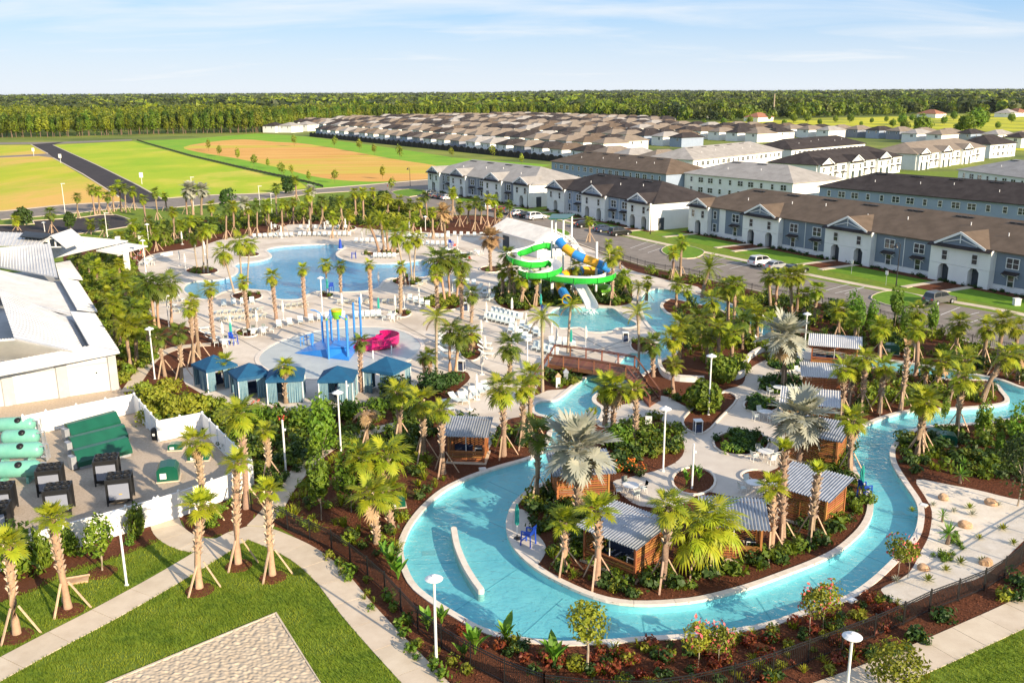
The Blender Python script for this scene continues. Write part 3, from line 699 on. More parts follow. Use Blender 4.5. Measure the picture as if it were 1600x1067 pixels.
def rowhouse(label, A, B, D, bays, roof, blue, front=True, H=5.7, rise=3.4, group=None, rows=2, wall='w_white', vents=True):
    d = B - A; L = d.length; rz = math.atan2(d.y, d.x)
    t = thing('row_house', label, 'row house', A, rz, group)
    b = MB(); b.box((L / 2, D / 2, (H - .08) / 2), (L, D, H - .08))
    w_ = b.build('wall', MT[wall], t)
    q = MB(); q.box((L / 2, -.02, .42), (L + .04, .06, .84)); q.box((L + .02, D / 2, .42), (.06, D, .84)); q.build('plinth', MT['trim'], t)
    hip(L, D, H, rise).build('roof', MT[roof], t)
    PD = 1.1
    for (kind, a, c) in bays:
        m = (a + c) / 2; wd = c - a
        if kind == 'blue':
            s = MB(); s.box((m, -.04, H / 2 + .42), (wd - .1, .10, H - 1.0)); s.build('siding', MT[blue], t)
            n = max(1, round(wd / 4.6))
            for i in range(n):
                x = a + wd * (i + .5) / n
                window(t, x, -.11, 4.15, 1.9 if wd / n > 3 else .95, 1.5, wd / n > 3)
                window(t, x, -.11, 1.62, 1.0, 1.65)
                if wd / n > 3:
                    aw = MB(); aw.slab([(x - 1.15, -.10, 3.0), (x + 1.15, -.10, 3.0), (x + 1.15, -.95, 2.68), (x - 1.15, -.95, 2.68)], .08)
                    o = aw.build('awning', MT['r_dark'], t)
                    for xx in (x - 1.0, x + 1.0): k = MB(); k.bar((xx, -.12, 2.15), (xx, -.85, 2.58), .1); k.box((xx, -.5, 2.56), (.1, .8, .08)); k.build('bracket', MT['trim'], o)
            if n > 1:
                p = MB(); p.box((m, -.13, H / 2 + .3), (.10, .07, H - .7)); p.build('downpipe', MT['trim'], t)
        if kind in ('porch', 'end'):
            nd = 2 if kind == 'porch' else 1
            s = MB(); s.box((m, -PD / 2 - .002, (H + 2.75) / 2 - .05), (wd, PD, H - 2.75 - .1))
            dw = 1.75; cs = [a + wd * (i + .5) / nd for i in range(nd)]; edges = [a] + sum([[x - dw / 2, x + dw / 2] for x in cs], []) + [c]
            for i in range(0, len(edges), 2):
                s.box(((edges[i] + edges[i + 1]) / 2, -PD / 2 - .002, 1.36), (edges[i + 1] - edges[i], PD, 2.72))
            for x in cs:
                for sg in (-1, 1): s.extr([(x + sg * dw / 2, 2.7), (x + sg * (dw / 2 - .45), 2.7), (x + sg * dw / 2, 2.2)], -PD, -PD + .3)
            s.build('porch', MT['w_white'] if roof != 'r_grey' or kind == 'x' else MT[wall], t)
            for x in cs:
                s = MB(); s.box((x, -.03, 1.35), (dw - .04, .05, 2.7)); s.build('porch_back', MT['porch_in'], t)
            for x in cs:
                s = MB(); s.box((x - .25, -.08, 1.1), (.95, .05, 2.1)); s.build('door', MT['porch_in'], t)
            for i in range(2 if wd > 5 else 1):
                window(t, a + wd * (i + .5) / (2 if wd > 5 else 1), -PD - .01, 4.05, .95, 1.45)
            # cross gable over the porch, pent roof below it
            gw = wd * .38 if kind == 'porch' else wd * .42; r = MB(); ov = .45; hgt = (gw + ov) * .48; yb = D * .30
            x0, x1 = m - gw - ov, m + gw + ov; yf = -PD - .35; zz = H + .03
            r.add([(x0, yf, zz), (m, yf, zz + hgt), (m, yb, zz + hgt), (x0, yb * .2, zz), (x1, yf, zz), (x1, yb * .2, zz),
                   (x0, yf, zz - .16), (m, yf, zz + hgt - .16), (x1, yf, zz - .16)],
                  [(0, 1, 2, 3)[::-1], (4, 5, 2, 1)[::-1], (0, 6, 7, 1), (1, 7, 8, 4), (6, 3, 2, 7), (7, 2, 5, 8)])
            r.build('gable_roof', MT[roof], t)
            g = MB(); g.extr([(m - gw - .1, zz - .05), (m + gw + .1, zz - .05), (m, zz + hgt - .22)], -PD - .12, -PD + .1); g.build('gable_panel', MT[blue], t)
            g = MB()
            for sg in (-1, 1):
                g.bar((m + sg * (gw + ov), yf - .03, zz - .06), (m, yf - .03, zz + hgt - .06), .09, .34)
            g.box((m, yf + .1, zz + hgt * .55), (.12, .1, hgt * .7)); g.bar((m - wd * .28, yf + .1, zz + .25), (m, yf + .1, zz + hgt * .5), .08, .1); g.bar((m + wd * .28, yf + .1, zz + .25), (m, yf + .1, zz + hgt * .5), .08, .1)
            g.build('gable_trim', MT['trim'], t)
            g = MB(); g.slab([(a - .2, -PD, H + .12), (c + .2, -PD, H + .12), (c + .2, -PD - .75, H - .28), (a - .2, -PD - .75, H - .28)], .1); g.build('pent_roof', MT['r_dark'], t)
        if kind == 'rear':
            n = int(wd / 3.3)
            for i in range(n):
                x = a + wd * (i + .5) / n; dbl = i % 4 in (1, 2)
                window(t, x, -.02, H - 1.45, 1.8 if dbl else .9, 1.35, dbl)
                if rows > 1: window(t, x, -.02, 1.6, 1.8 if dbl else .9, 1.35, dbl)
    # end wall openings
    if front:
        window(t, L + .02, D * .62, 4.0, .9, 1.4, rz=math.pi / 2); window(t, L + .02, D * .8, 4.0, .9, 1.4, rz=math.pi / 2)
        s = MB(); s.box((L + .03, 1.9, 1.25), (.06, 1.5, 2.5)); s.build('side_door', MT['porch_in'], t)
    if vents:
        sl_ = rise / (D / 2 + .5)
        for i in range(int(L / 9)):
            x = 10 + i * 9
            if x > L - 10: break
            v = MB(); y = D / 2 - 1.0; z = H + (y + .5) * sl_ + .06
            for k in range(3): v.box((x + k * 1.1, y, z), (.85, .5, .14))
            v.build('roof_vent', MT['black'], t)
            v = MB(); yy = D * .22 + (i % 3) * .8; v.lathe([(.07, -.2), (.07, .38), (.1, .4), (.1, .46)], (x + 2 + (i % 2) * 1.7, yy, H + (yy + .5) * sl_), 8); v.build('vent_pipe', MT['trim'], t)
    return t
def mods(L, start, blue0=True, pw=9.2, bw=10.0):
    out = []; x = start; b_ = blue0
    while x + (bw if b_ else pw) <= L + .5:
        w = bw if b_ else pw; out.append(('blue' if b_ else 'porch', x, x + w)); x += w; b_ = not b_
    return out
A3, B3_ = G(1083.5, 362.5), G(1590, 460); d3 = (B3_ - A3).normalized()
A3 = A3 - d3 * .6; L3 = 96
bays3 = [('end', .2, 6.0), ('blue', 6.0, 8.2), ('blue', 10.0, 16.0), ('porch', 16.0, 25.3), ('blue', 25.4, 36.2), ('porch', 36.2, 45.9), ('blue', 46.0, 57.0), ('porch', 57.0, 66.9), ('blue', 67.0, 77.6), ('porch', 77.6, 87), ('blue', 87, 96)]
rowhouse('white and slate blue row house with long brown shingle roof, nearest on the right', A3, A3 + d3 * L3, 17, bays3, 'r_brown', 'w_blue', group='two-storey row houses')
A2, B2 = G(860, 328), G(1021, 360.5)
bays2 = [('end', .2, 8.0), ('blue', 8.0, 10.0), ('blue', 10.2, 15.4), ('porch', 15.4, 24.8), ('blue', 24.8, 32.9), ('porch', 33.1, 41.0)]
rowhouse('white and pale blue row house with charcoal roof behind the water slides', A2, B2, 17, bays2, 'r_dark', 'w_lblue', group='two-storey row houses')
A1, B1 = G(674, 298), G(832, 324.5)
bays1 = [('end', .1, 6.8), ('blue', 6.8, 8.4), ('blue', 8.6, 12.6), ('porch', 12.6, 21.0), ('blue', 21, 30.2), ('porch', 30.2, 38.9), ('blue', 39, 43), ('end', 44.5, 51.5)]
rowhouse('grey roofed blue and white row house beside the bare orange field', A1, B1, 18, bays1, 'r_grey', 'w_grey', group='two-storey row houses')
def at6(a, b, z=5.7):
    p, q = G(a[0], a[1], z), G(b[0], b[1], z); p.z = q.z = 0; return p, q
p, q = at6((862, 252), (1041, 272))
rowhouse('row house with brown roof and pale blue rear wall behind the charcoal one', p, q, 17, [('rear', 1, (q - p).length - 1)], 'r_brown', 'w_lblue', False, group='two-storey row houses', wall='w_lblue')
p, q = at6((1070, 270.5), (1239, 286))
rowhouse('white row house with pale grey hipped roof behind the long brown roof', p, q, 19, [('rear', 1, (q - p).length - 1)], 'r_grey', 'w_white', False, group='two-storey row houses')
p, q = at6((1281, 291), (1600, 319.5)); q = q + (q - p).normalized() * 20
rowhouse('row house with black roof and blue rear wall behind the long brown roof', p, q, 18, [('rear', 1, (q - p).length - 1)], 'r_dark', 'w_lblue', False, group='two-storey row houses', wall='w_lblue')
p, q = at6((1276, 258), (1408, 243.5)); L = (q - p).length
rowhouse('sunlit white row house with black roof and white gables', p, q, 17, [('porch', .3, 9)] + mods(L, 9), 'r_dark', 'w_white', group='two-storey row houses', vents=False)
p, q = at6((1432, 241), (1540, 229)); L = (q - p).length
rowhouse('sunlit white row house with tan roof and white gables', p, q, 17, [('porch', .3, 9)] + mods(L, 9), 'r_tan', 'w_white', group='two-storey row houses', vents=False)
p, q = at6((1083, 250), (1222, 235)); L = (q - p).length
rowhouse('long white row house with pale grey roof and a row of small windows', p, q, 18, [('rear', 1, L - 1)], 'r_grey', 'w_white', False, group='two-storey row houses', rows=1)
p, q = at6((1237, 234), (1352, 224)); L = (q - p).length
rowhouse('white row house with black roof behind the sunlit gables', p, q, 18, [('rear', 1, L - 1)], 'r_dark', 'w_white', False, group='two-storey row houses', rows=1)
p, q = at6((1498, 265), (1640, 283)); L = (q - p).length
rowhouse('row house with grey hipped roof at the right picture edge', p, q, 20, [('rear', 1, L - 1)], 'r_grey', 'w_grey', False, group='two-storey row houses', rows=1)
p, q = at6((1548, 226), (1588, 223)); L = (q - p).length
rowhouse('short white house with black roof beyond the tan roofed row', p, q, 14, [('rear', 1, L - 1)], 'r_dark', 'w_white', False, group='two-storey row houses', vents=False)
# lawns, door walks and planting strips in front of the long brown roofed house, the charcoal one and the grey one
def strip(poly, m, z, name): 
    b = MB(); b.prism(poly, -.05, z); link(name, b.mesh(name, MT[m]), kind='structure')
def frontage(A, B, bays, dep):
    d = (B - A).normalized(); n = Vector((d.y, -d.x, 0)); L = (B - A).length
    if n.y > 0 and n.x > 0: n = -n
    f = lambda x, y: A + d * x + n * y
    strip([f(-1, .1), f(L + 1, .1), f(L + 1, dep), f(-1, dep)], 'turf', .012, 'front_lawn')
    strip([f(-1, .15), f(L + 1, .15), f(L + 1, 2.3), f(-1, 2.3)], 'mulch', .05, 'planting_strip')
    for k, a, c in bays:
        if k == 'blue': continue
        nd = 2 if k == 'porch' else 1; xs = [a + (c - a) * (i + .5) / nd for i in range(nd)]
        for x in xs: strip([f(x - .6, 1.15), f(x + .6, 1.15), f(x + .6, dep + .6), f(x - .6, dep + .6)], 'concrete', .075, 'door_walk')
        if nd == 2: strip([f(xs[0] + .6, 1.2), f(xs[1] - .6, 1.2), f(xs[1] - .6, dep - .6), f(xs[0] + .6, dep - .6)], 'mulch', .062, 'planting_strip')
    return f, L
FR = [(frontage(A3, A3 + d3 * L3, bays3, 9.0)), (frontage(A2, B2, bays2, 7.5)), (frontage(A1, B1, bays1, 7.0))]
# detached houses in rows beyond the field
def house(label, wallc, roofc, W_=9.0, D_=15.0, H=4.9, rise=2.2):
    t = thing('detached_house', label, 'house', (0, 0, 0))
    b = MB(); b.box((0, 0, H / 2), (W_, D_, H)); b.build('wall', MT[wallc], t)
    r = hip(W_, D_, H, rise, .5, W_ / 2); r.M = Matrix.Identity(4)
    r.v = [(x - W_ / 2, y - D_ / 2, z) for x, y, z in r.v]
    # hip() runs its ridge along x; swap so that the ridge runs along the depth
    r = MB(); o = .5; x0, x1, y0, y1 = -W_ / 2 - o, W_ / 2 + o, -D_ / 2 - o, D_ / 2 + o
    r.add([(x0, y0, H), (x1, y0, H), (x1, y1, H), (x0, y1, H), (0, y0 + W_ / 2 + o, H + rise), (0, y1 - W_ / 2 - o, H + rise), (x0, y0, H - .2), (x1, y0, H - .2), (x1, y1, H - .2), (x0, y1, H - .2)],
          [(0, 1, 4), (1, 2, 5, 4), (2, 3, 5), (3, 0, 4, 5), (6, 7, 1, 0), (7, 8, 2, 1), (8, 9, 3, 2), (9, 6, 0, 3), (9, 8, 7, 6)])
    r.build('roof', MT[roofc], t)
    for x in (-2.6, 2.6): window(t, x, -D_ / 2 - .01, 3.7, .9, 1.3)
    window(t, W_ / 2 + .01, -2.5, 3.7, .9, 1.3, rz=math.pi / 2); window(t, W_ / 2 + .01, 3, 3.7, .9, 1.3, rz=math.pi / 2)
    window(t, -1.5, D_ / 2 + .01, 3.7, 1.6, 1.3, True, rz=math.pi)
    g = MB(); g.lathe([(.06, 0), (.06, .5), (.1, .52), (.1, .58)], (1.6, -2.5, H + rise * .45), 6); g.build('vent_pipe', MT['trim'], t)
    return t
HP = {}
combos = [('w_white', 'r_dark'), ('w_white', 'r_tan'), ('w_white', 'r_dark'), ('w_lblue', 'r_dark'), ('w_white', 'r_tan'), ('w_white', 'r_brown'), ('w_grey', 'r_tan'), ('w_white', 'r_grey')]
RN = {'r_dark': 'black', 'r_tan': 'tan', 'r_brown': 'brown', 'r_grey': 'grey'}; WN = {'w_white': 'white', 'w_lblue': 'pale blue', 'w_grey': 'grey'}
f0, f1 = G(484, 213.5), G(960, 262.5); fe = (f1 - f0).normalized(); fn = Vector((-fe.y, fe.x, 0))
if fn.y < 0: fn = -fn
ZONE = [(405,212),(490,213),(700,243),(862,258),(900,249),(1010,236),(1062,232),(1100,222),(1215,222),(1330,214),(1400,220),(1440,232),(1480,225),(1540,224),(1600,232),(1620,226),(1440,218),(1300,212),(1180,207),(1060,203),(1045,193),(900,186),(700,185),(560,189),(470,194),(430,199)]
placed = []; hrz = math.atan2(fe.y, fe.x)
offs = [11, 52, 74, 115, 137, 178, 200, 241, 263, 304, 326, 367, 389, 430, 452, 493]
for ri, o in enumerate(offs):
    row = []
    for k in range(-22, 62):
        p = f0 + fe * (k * 14.4 + 5 + (ri % 3) * 3) + fn * (o + rnd.uniform(-.8, .8))
        x, y = PX(p)
        if ri == 0:
            if not (0 <= k <= 23): continue
        elif not inside(x, y, ZONE): continue
        row.append(p)
    row.sort(key=lambda p: PX(p)[0]); placed.append(row)
tot = 0; restp = []
keep = sorted([p for r_ in placed for p in r_], key=lambda p: p.length)[:270]; keep = {p.copy().freeze() for p in keep}
placed = [[p.copy().freeze() for p in r_] for r_ in placed]
for ri, row in enumerate(placed):
    for i, p in enumerate(row):
        c = rnd.choice(combos); key = c
        lab = '%s-roofed %s house, %s in row %s behind dark fence' % (RN[c[1]], WN[c[0]], ordinal(i, len(row)), NUM[ri + 1])
        lab = lab.replace('the only', 'alone')
        if p not in keep: restp.append((p, hrz + (0 if ri % 2 == 0 else math.pi), c)); continue
        rz = hrz + (0 if ri % 2 == 0 else math.pi)
        if key not in HP:
            HP[key] = house(lab, *c); o = HP[key]; o.location = p; o.rotation_euler = (0, 0, rz); o['group'] = 'detached houses in rows'
        else: dup(HP[key], p, rz, lab, 'detached houses in rows')
        tot += 1
b = MB()
for p, rz, c in restp:
    b.M = Matrix.Translation(p) @ Matrix.Rotation(rz, 4, 'Z'); k = ['r_dark', 'r_tan', 'r_brown', 'r_grey'].index(c[1]) + 1
    b.box((0, 0, 2.45), (9, 15, 4.9), mi=0); o = .5
    b.add([(-5, -8, 4.9), (5, -8, 4.9), (5, 8, 4.9), (-5, 8, 4.9), (0, -3, 7.1), (0, 3, 7.1)], [(0, 1, 4), (1, 2, 5, 4), (2, 3, 5), (3, 0, 4, 5)], mi=k)
b.build('far_houses', [MT[k] for k in ('w_white', 'r_dark', 'r_tan', 'r_brown', 'r_grey')], kind='stuff')
# the dark garden fence behind the first row: boards in bays, each with a dark arch painted in for house shade
n = int((f1 - f0).length / 6.3); t = thing('garden_fence', 'long dark brown fence of arched panels behind the first row of houses', 'fence', f0, hrz)
pm = MB(); pm.box((3.15, 0, 1.15), (6.1, .08, 2.3)); pm = pm.mesh('panel', MT['darkfence'])
MT['archshade'] = mat('painted_arch_shade', (.012, .008, .007), None, rough=.8)
am = MB(); am.extr([(3.15 + 2.7 * math.cos(math.pi * k / 10), .1 + 2.9 * math.sin(math.pi * k / 10)) for k in range(11)], -.12, -.02); am = am.mesh('shade_arch', MT['archshade'])
po = MB(); po.box((0, 0, 1.3), (.2, .2, 2.6)); po = po.mesh('post', MT['darkfence'])
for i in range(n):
    o = link('panel', pm, t, (i * 6.3, 0, 0)); link('shade_arch', am, o); link('post', po, t, (i * 6.3, 0, 0))
# white villas left of the row, as in the photograph
for i, (x, y, rf, s) in enumerate([(430, 207, 'r_dark', 1.0), (455, 207, 'r_grey', 1.1), (480, 205, 'r_grey', 1.0)]):
    p = G(x, y); o = house(['white house with black roof at the far left end of the housing estate', 'pale house with light grey roof beside the dark fence end', 'white house with light grey roof second from the dark fence end'][i], 'w_white', rf, 11, 14); o.location = p; o.rotation_euler = (0, 0, hrz + .6); o['group'] = 'detached houses in rows'
# red roofed houses among trees far right
for i, (x, y) in enumerate([(1455,184),(1475,172),(1510,168),(1532,166),(1548,172),(1572,183),(1588,182),(1120,184),(1185,190)]):
    MT.setdefault('r_red', roofmat('red_roof', (.30, .13, .08), (.36, .17, .11)))
    p = G(x, y)
    lab = 'low house with reddish roof among far trees, %s' % ordinal(i, 7) if i < 7 else ['low building with red roof at the edge of the meadow', 'small pale house at the edge of the yellow meadow'][i - 7]
    o = house(lab, 'w_white', 'r_red' if i != 5 else 'r_grey', 16, 22, 4, 4); o.location = p; o.rotation_euler = (0, 0, .5 + i); o['group'] = 'far houses among trees'

# ------------------------------------------------------------------ clubhouse at the left edge
CL = thing('clubhouse', 'long white clubhouse with seamed white metal roofs at the left edge', 'building', (0, 0, 0))
def seamed(name, poly, m, th=.18, ridge=True, n=None, pitch=.75, par=CL):
    """roof plane with standing seams; the first edge of poly is the eave"""
    a, c, d_, e = poly[0], poly[1], poly[2], poly[3]; k = max(2, int((c - a).length / pitch)); s = MB(); b = MB(); V = []; dn = Vector((0, 0, -th))
    for i in range(k + 1): p_, q_ = a.lerp(c, i / k), e.lerp(d_, i / k); V += [p_, q_, p_ + dn, q_ + dn]
    F_ = [(0, 1, 3, 2), (4 * k, 4 * k + 2, 4 * k + 3, 4 * k + 1)]
    for i in range(k):
        j = 4 * i; F_ += [(j, j + 4, j + 5, j + 1), (j + 2, j + 3, j + 7, j + 6), (j, j + 2, j + 6, j + 4), (j + 1, j + 5, j + 7, j + 3)]
    b.add(V, F_); o = b.build(name, MT[m], par)
    for i in range(1, k):
        f = i / k; s.bar(a.lerp(c, f) + Vector((0, 0, .03)), e.lerp(d_, f) + Vector((0, 0, .03)), .08, .10)
    q = s.build('seam', MT[m], o); q['kind'] = 'stuff'; return o
def Z(px, py, z): return G(px, py, z)
e1, e2, e3, e4 = Z(187, 549, 4), Z(148, 489, 4), Z(109, 486, 5), Z(140, 540, 5)
drop = lambda v, z: Vector((v.x, v.y, z))
seamed('lower_roof', [e1, e2, e3, e4], 'roofwhite')
seamed('lower_roof', [Z(152, 486, 3.6), Z(122, 439, 3.6), Z(92, 433, 4.6), Z(120, 482, 4.6)], 'roofwhite')
seamed('lower_roof', [Z(129, 436, 3.4), Z(109, 407, 3.4), Z(87, 411, 4.4), Z(92, 432, 4.4)], 'roofwhite')
seamed('main_roof', [drop(e4, 4.1), drop(e3, 4.1), Z(-4, 450, 7.0), Z(22.5, 529, 7.0)], 'roofwhite')
r2 = [drop(Z(120, 482, 4.6), 3.7), drop(Z(92, 433, 4.6), 3.7), Z(-60, 408, 6.4), Z(-60, 446, 6.4)]
seamed('main_roof', r2, 'roofwhite')
seamed('front_roof', [Z(-90, 566, 4.1), drop(e4, 4.1), Z(22.5, 529, 7.0), Z(-60, 534, 7.0)], 'roofwhite')
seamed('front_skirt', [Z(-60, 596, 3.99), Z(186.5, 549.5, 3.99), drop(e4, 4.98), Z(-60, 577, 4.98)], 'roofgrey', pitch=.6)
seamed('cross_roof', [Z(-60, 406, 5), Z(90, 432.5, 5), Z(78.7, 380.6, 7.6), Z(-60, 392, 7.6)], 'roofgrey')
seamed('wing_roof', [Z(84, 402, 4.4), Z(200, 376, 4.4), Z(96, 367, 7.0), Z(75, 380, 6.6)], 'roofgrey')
seamed('wing_roof', [Z(-60, 384, 5.0), Z(70, 383, 6.0), Z(84, 366, 7.0), Z(-60, 360, 6.4)], 'roofwhite')
seamed('canopy_roof', [Z(186, 397, 3.2), Z(231, 384, 3.2), Z(196, 379, 3.9), Z(150, 391, 3.9)], 'roofwhite')
b = MB(); b.slab([Z(39, 361, 7.2), Z(83, 366, 7.2), Z(66, 372.5, 6.8), Z(31, 369.5, 6.8)], .12); b.build('solar_panel', MT['black'], CL)
b = MB()
yg = Z(81, 384, 6).y - 5; gp = [AT(58, 387, yg), AT(106, 387, yg), AT(82, 367.5, yg)]; bk = Vector((0, .3, 0))
b.add(gp + [p + bk for p in gp], [(0, 1, 2), (5, 4, 3), (0, 3, 4, 1), (1, 4, 5, 2), (2, 5, 3, 0)])
b.build('gable_wall', MT['white'], CL)
for p, q in ((gp[0], gp[2]), (gp[2], gp[1])):
    b = MB(); n_ = Vector((0, 6, .1)); b.slab([p + Vector((0, -.5, .05)), q + Vector((0, -.5, .05)), q + n_, p + n_], .15); b.build('gable_roof', MT['roofwhite'], CL)
for x in (73, 83, 93):
    b = MB(); c = AT(x - 1, 379.5 if x == 83 else 381.5, yg) + Vector((0, -.04, 0)); b.box(c, (.6, .1, 1.0 if x == 83 else .6)); b.build('window', MT['glass'], CL)
C0 = Vector((-38.6, 86.9, 0)); cu = Vector((-.866, -.5, 0)); cv = Vector((-.5, .866, 0))
MT['clubwall'] = mat('clubhouse_wall', (.44, .445, .45), (.39, .395, .40), 1, .8)
b = MB(); b.prism([C0, C0 + cu * 34, C0 + cu * 34 + cv * 52, C0 + cv * 52], 0, 3.75); b.build('wall', MT['clubwall'], CL)
def onwall(s0, s1, z0, z1, pr, name, m):
    p = C0 + cu * s0 + Vector((.5, -.866, 0)) * pr; q = C0 + cu * s1 + Vector((.5, -.866, 0)) * pr
    b = MB(); b.prism([p, q, q + Vector((-.5, .866, 0)) * (pr + .1), p + Vector((-.5, .866, 0)) * (pr + .1)], z0, z1); return b.build(name, MT[m], CL)
for i in range(5):
    s = .9 + i * 4.6
    onwall(s, s + 3.5, .05, 2.75, .06, 'shutter_door', 'white'); onwall(s, s + 3.5, 2.95, 3.5, .05, 'upper_panel', 'white')
    onwall(s - .75, s - .15, 0, 3.6, .16, 'pilaster', 'clubwall')
onwall(1.8, 1.95, 1.9, 2.05, .12, 'wall_light', 'black')
for (x, y) in [(200, 425), (187, 400), (222, 392)]:
    p = G(x, y); b = MB(); b.box((p.x, p.y, 1.75), (.7, .7, 3.5)); b.build('canopy_column', MT['white'], CL)
# white pump house by the slides
PHo = G(706, 410)
PH = thing('pump_house', 'small white shed with pale ribbed metal roof behind the slide tower', 'shed', (0, 0, 0))
a, c = G(775, 383, 0), G(835, 402, 0); dd = (c - a).normalized(); nn = Vector((-dd.y, dd.x, 0))
if nn.y < 0: nn = -nn
Lh = (c - a).length + 2; a = a - dd * 1
b = MB(); b.prism([a, a + dd * Lh, a + dd * Lh + nn * 6, a + nn * 6], 0, 3.2); b.build('wall', MT['white'], PH)
u3 = Vector((0, 0, 3.2)); f = lambda x, y, z: a + dd * x + nn * y + Vector((0, 0, z))
seamed('roof', [f(-.5, -.7, 2.95), f(Lh + .5, -.7, 2.95), f(Lh + .5, 3, 4.8), f(-.5, 3, 4.8)], 'roofwhite', pitch=.4, par=PH)
seamed('roof', [f(Lh + .5, 6.7, 2.95), f(-.5, 6.7, 2.95), f(-.5, 3, 4.8), f(Lh + .5, 3, 4.8)], 'roofwhite', pitch=.4, par=PH)
for x in (0, Lh):
    b = MB(); b.add([f(x, 0, 3.2), f(x, 6, 3.2), f(x, 3, 4.6), f(x + .15, 0, 3.2), f(x + .15, 6, 3.2), f(x + .15, 3, 4.6)], [(0, 1, 2), (5, 4, 3), (0, 3, 4, 1), (1, 4, 5, 2), (2, 5, 3, 0)]); b.build('gable_end', MT['white'], PH)
b = MB(); b.prism([f(1, -.06, 0), f(2.2, -.06, 0), f(2.2, .05, 0), f(1, .05, 0)], .02, 2.1); b.build('door', MT['w_grey'], PH)
b = MB(); b.prism([f(4, -.06, 0), f(6.5, -.06, 0), f(6.5, .05, 0), f(4, .05, 0)], .02, 2.3); b.build('service_opening', MT['porch_in'], PH)
# ------------------------------------------------------------------ far woods and fields
def leafcluster(n, rx, rz_, size, seed, shell=.55, z0=0.0, cone=False):
    """vertices of n small leaf faces spread through a crown"""
    r = np.random.RandomState(seed); V = []; Fs = []
    lob = r.normal(0, 1, (7, 3)); lob /= np.linalg.norm(lob, axis=1)[:, None]; amp = r.uniform(.15, .45, 7)
    for i in range(n):
        d = r.normal(0, 1, 3); d /= np.linalg.norm(d)
        k = 1 - .28 + sum(a * max(0, float(d @ l)) ** 3 for a, l in zip(amp, lob))
        rr = (shell + (1 - shell) * r.rand()) * k
        p = np.array([d[0] * rx * rr, d[1] * rx * rr, d[2] * rz_ * rr])
        if cone:
            h = (p[2] / rz_ + 1) / 2; p[0] *= max(.1, 1.25 - h * 1.05); p[1] *= max(.1, 1.25 - h * 1.05)
        p[2] += z0
        nrm = d + r.normal(0, .55, 3); nrm /= np.linalg.norm(nrm)
        u = np.cross(nrm, [0, 0, 1.0]); u /= (np.linalg.norm(u) + 1e-6); w = np.cross(nrm, u)
        s = size * r.uniform(.6, 1.3); a = r.uniform(0, 6.28); c_, s_ = math.cos(a), math.sin(a)
        u2, w2 = u * c_ + w * s_, w * c_ - u * s_
        o = len(V); V += [p + u2 * s, p + w2 * s * .55 + nrm * s * .15, p - u2 * s, p - w2 * s * .55 + nrm * s * .1]; Fs.append((o, o + 1, o + 2, o + 3))
    return np.array(V), Fs
def leafmesh(name, m, n, rx, rz_, size, seed, **k):
    V, Fs = leafcluster(n, rx, rz_, size, seed, **k)
    me = bpy.data.meshes.new(name); me.from_pydata([tuple(v) for v in V], [], Fs); me.materials.append(MT[m]); me.update(); return me
def numpy_mass(name, tmpl, pts, scl, m, label=None):
    V = []; F_ = []; o = 0
    for (x, y, z), s in zip(pts, scl):
        tv, tf = tmpl[rnd.randrange(len(tmpl))]; a = rnd.uniform(0, 6.28); c_, s_ = math.cos(a), math.sin(a)
        v = tv * s; q = np.empty_like(v); q[:, 0] = v[:, 0] * c_ - v[:, 1] * s_ + x; q[:, 1] = v[:, 0] * s_ + v[:, 1] * c_ + y; q[:, 2] = v[:, 2] + z
        V.append(q); F_.append(tf + o); o += len(v)
    V = np.concatenate(V); F_ = np.concatenate(F_)
    me = bpy.data.meshes.new(name); me.vertices.add(len(V)); me.vertices.foreach_set('co', V.astype(np.float32).ravel())
    me.loops.add(F_.size); me.loops.foreach_set('vertex_index', F_.ravel().astype(np.int32))
    me.polygons.add(len(F_)); me.polygons.foreach_set('loop_start', np.arange(0, F_.size, 4, dtype=np.int32)); me.polygons.foreach_set('loop_total', np.full(len(F_), 4, dtype=np.int32))
    me.materials.append(MT[m]); me.update(calc_edges=True)
    return link(name, me, kind='stuff')
def tm(n, rx, rz_, size, seed, **k):
    v, f = leafcluster(n, rx, rz_, size, seed, **k); return v, np.array(f, dtype=np.int32)
# pines along the near edge of the left wood: each a tree with trunk and crown
pine_c = [leafmesh('crown', 'forest', 460, 3.8 if i % 2 else 3.2, 7.6, .85, 40 + i, z0=10.4, cone=i % 2 == 0) for i in range(4)]
tb = MB(); tb.tube([(0, 0, -.3), (.1, 0, 6), (0, .1, 13), (0, 0, 17.5)], [.32, .26, .18, .05], 7); tb = tb.mesh('trunk', MT['bark'])
edge = [(-60,216),(0,216),(100,214),(200,211),(300,209),(400,208),(425,206),(470,197),(560,191),(700,187),(800,184.5),(900,184)]
line = resample(GL(edge), 4.6); cnt = 0
for i, p in enumerate(line):
    for k in range(2):
        q = p + Vector((rnd.uniform(-2, 2), 1 + k * 7 + rnd.uniform(-2, 3), 0))
        x, y = PX(q)
        if x < -20 or x > 920 or cnt > 290: continue
        cnt += 1; s = rnd.uniform(.70, 1.02) * (1.0 if x < 560 else .95)
        t = thing('pine_tree', 'tall pine in the row of trunks along the wood edge, number unclear', 'tree', q, rnd.uniform(0, 6.28), 'pines along the wood edge', (s, s, s * rnd.uniform(.9, 1.1)))
        t['label'] = 'tall slender pine along the front edge of the far wood'
        link('trunk', tb, t); link('crown', pine_c[cnt % 4], t)
T1 = [tm(130, 3.4, 6.2, 1.1, 60 + i, z0=10.2) for i in range(5)]
pts, sc = [], []
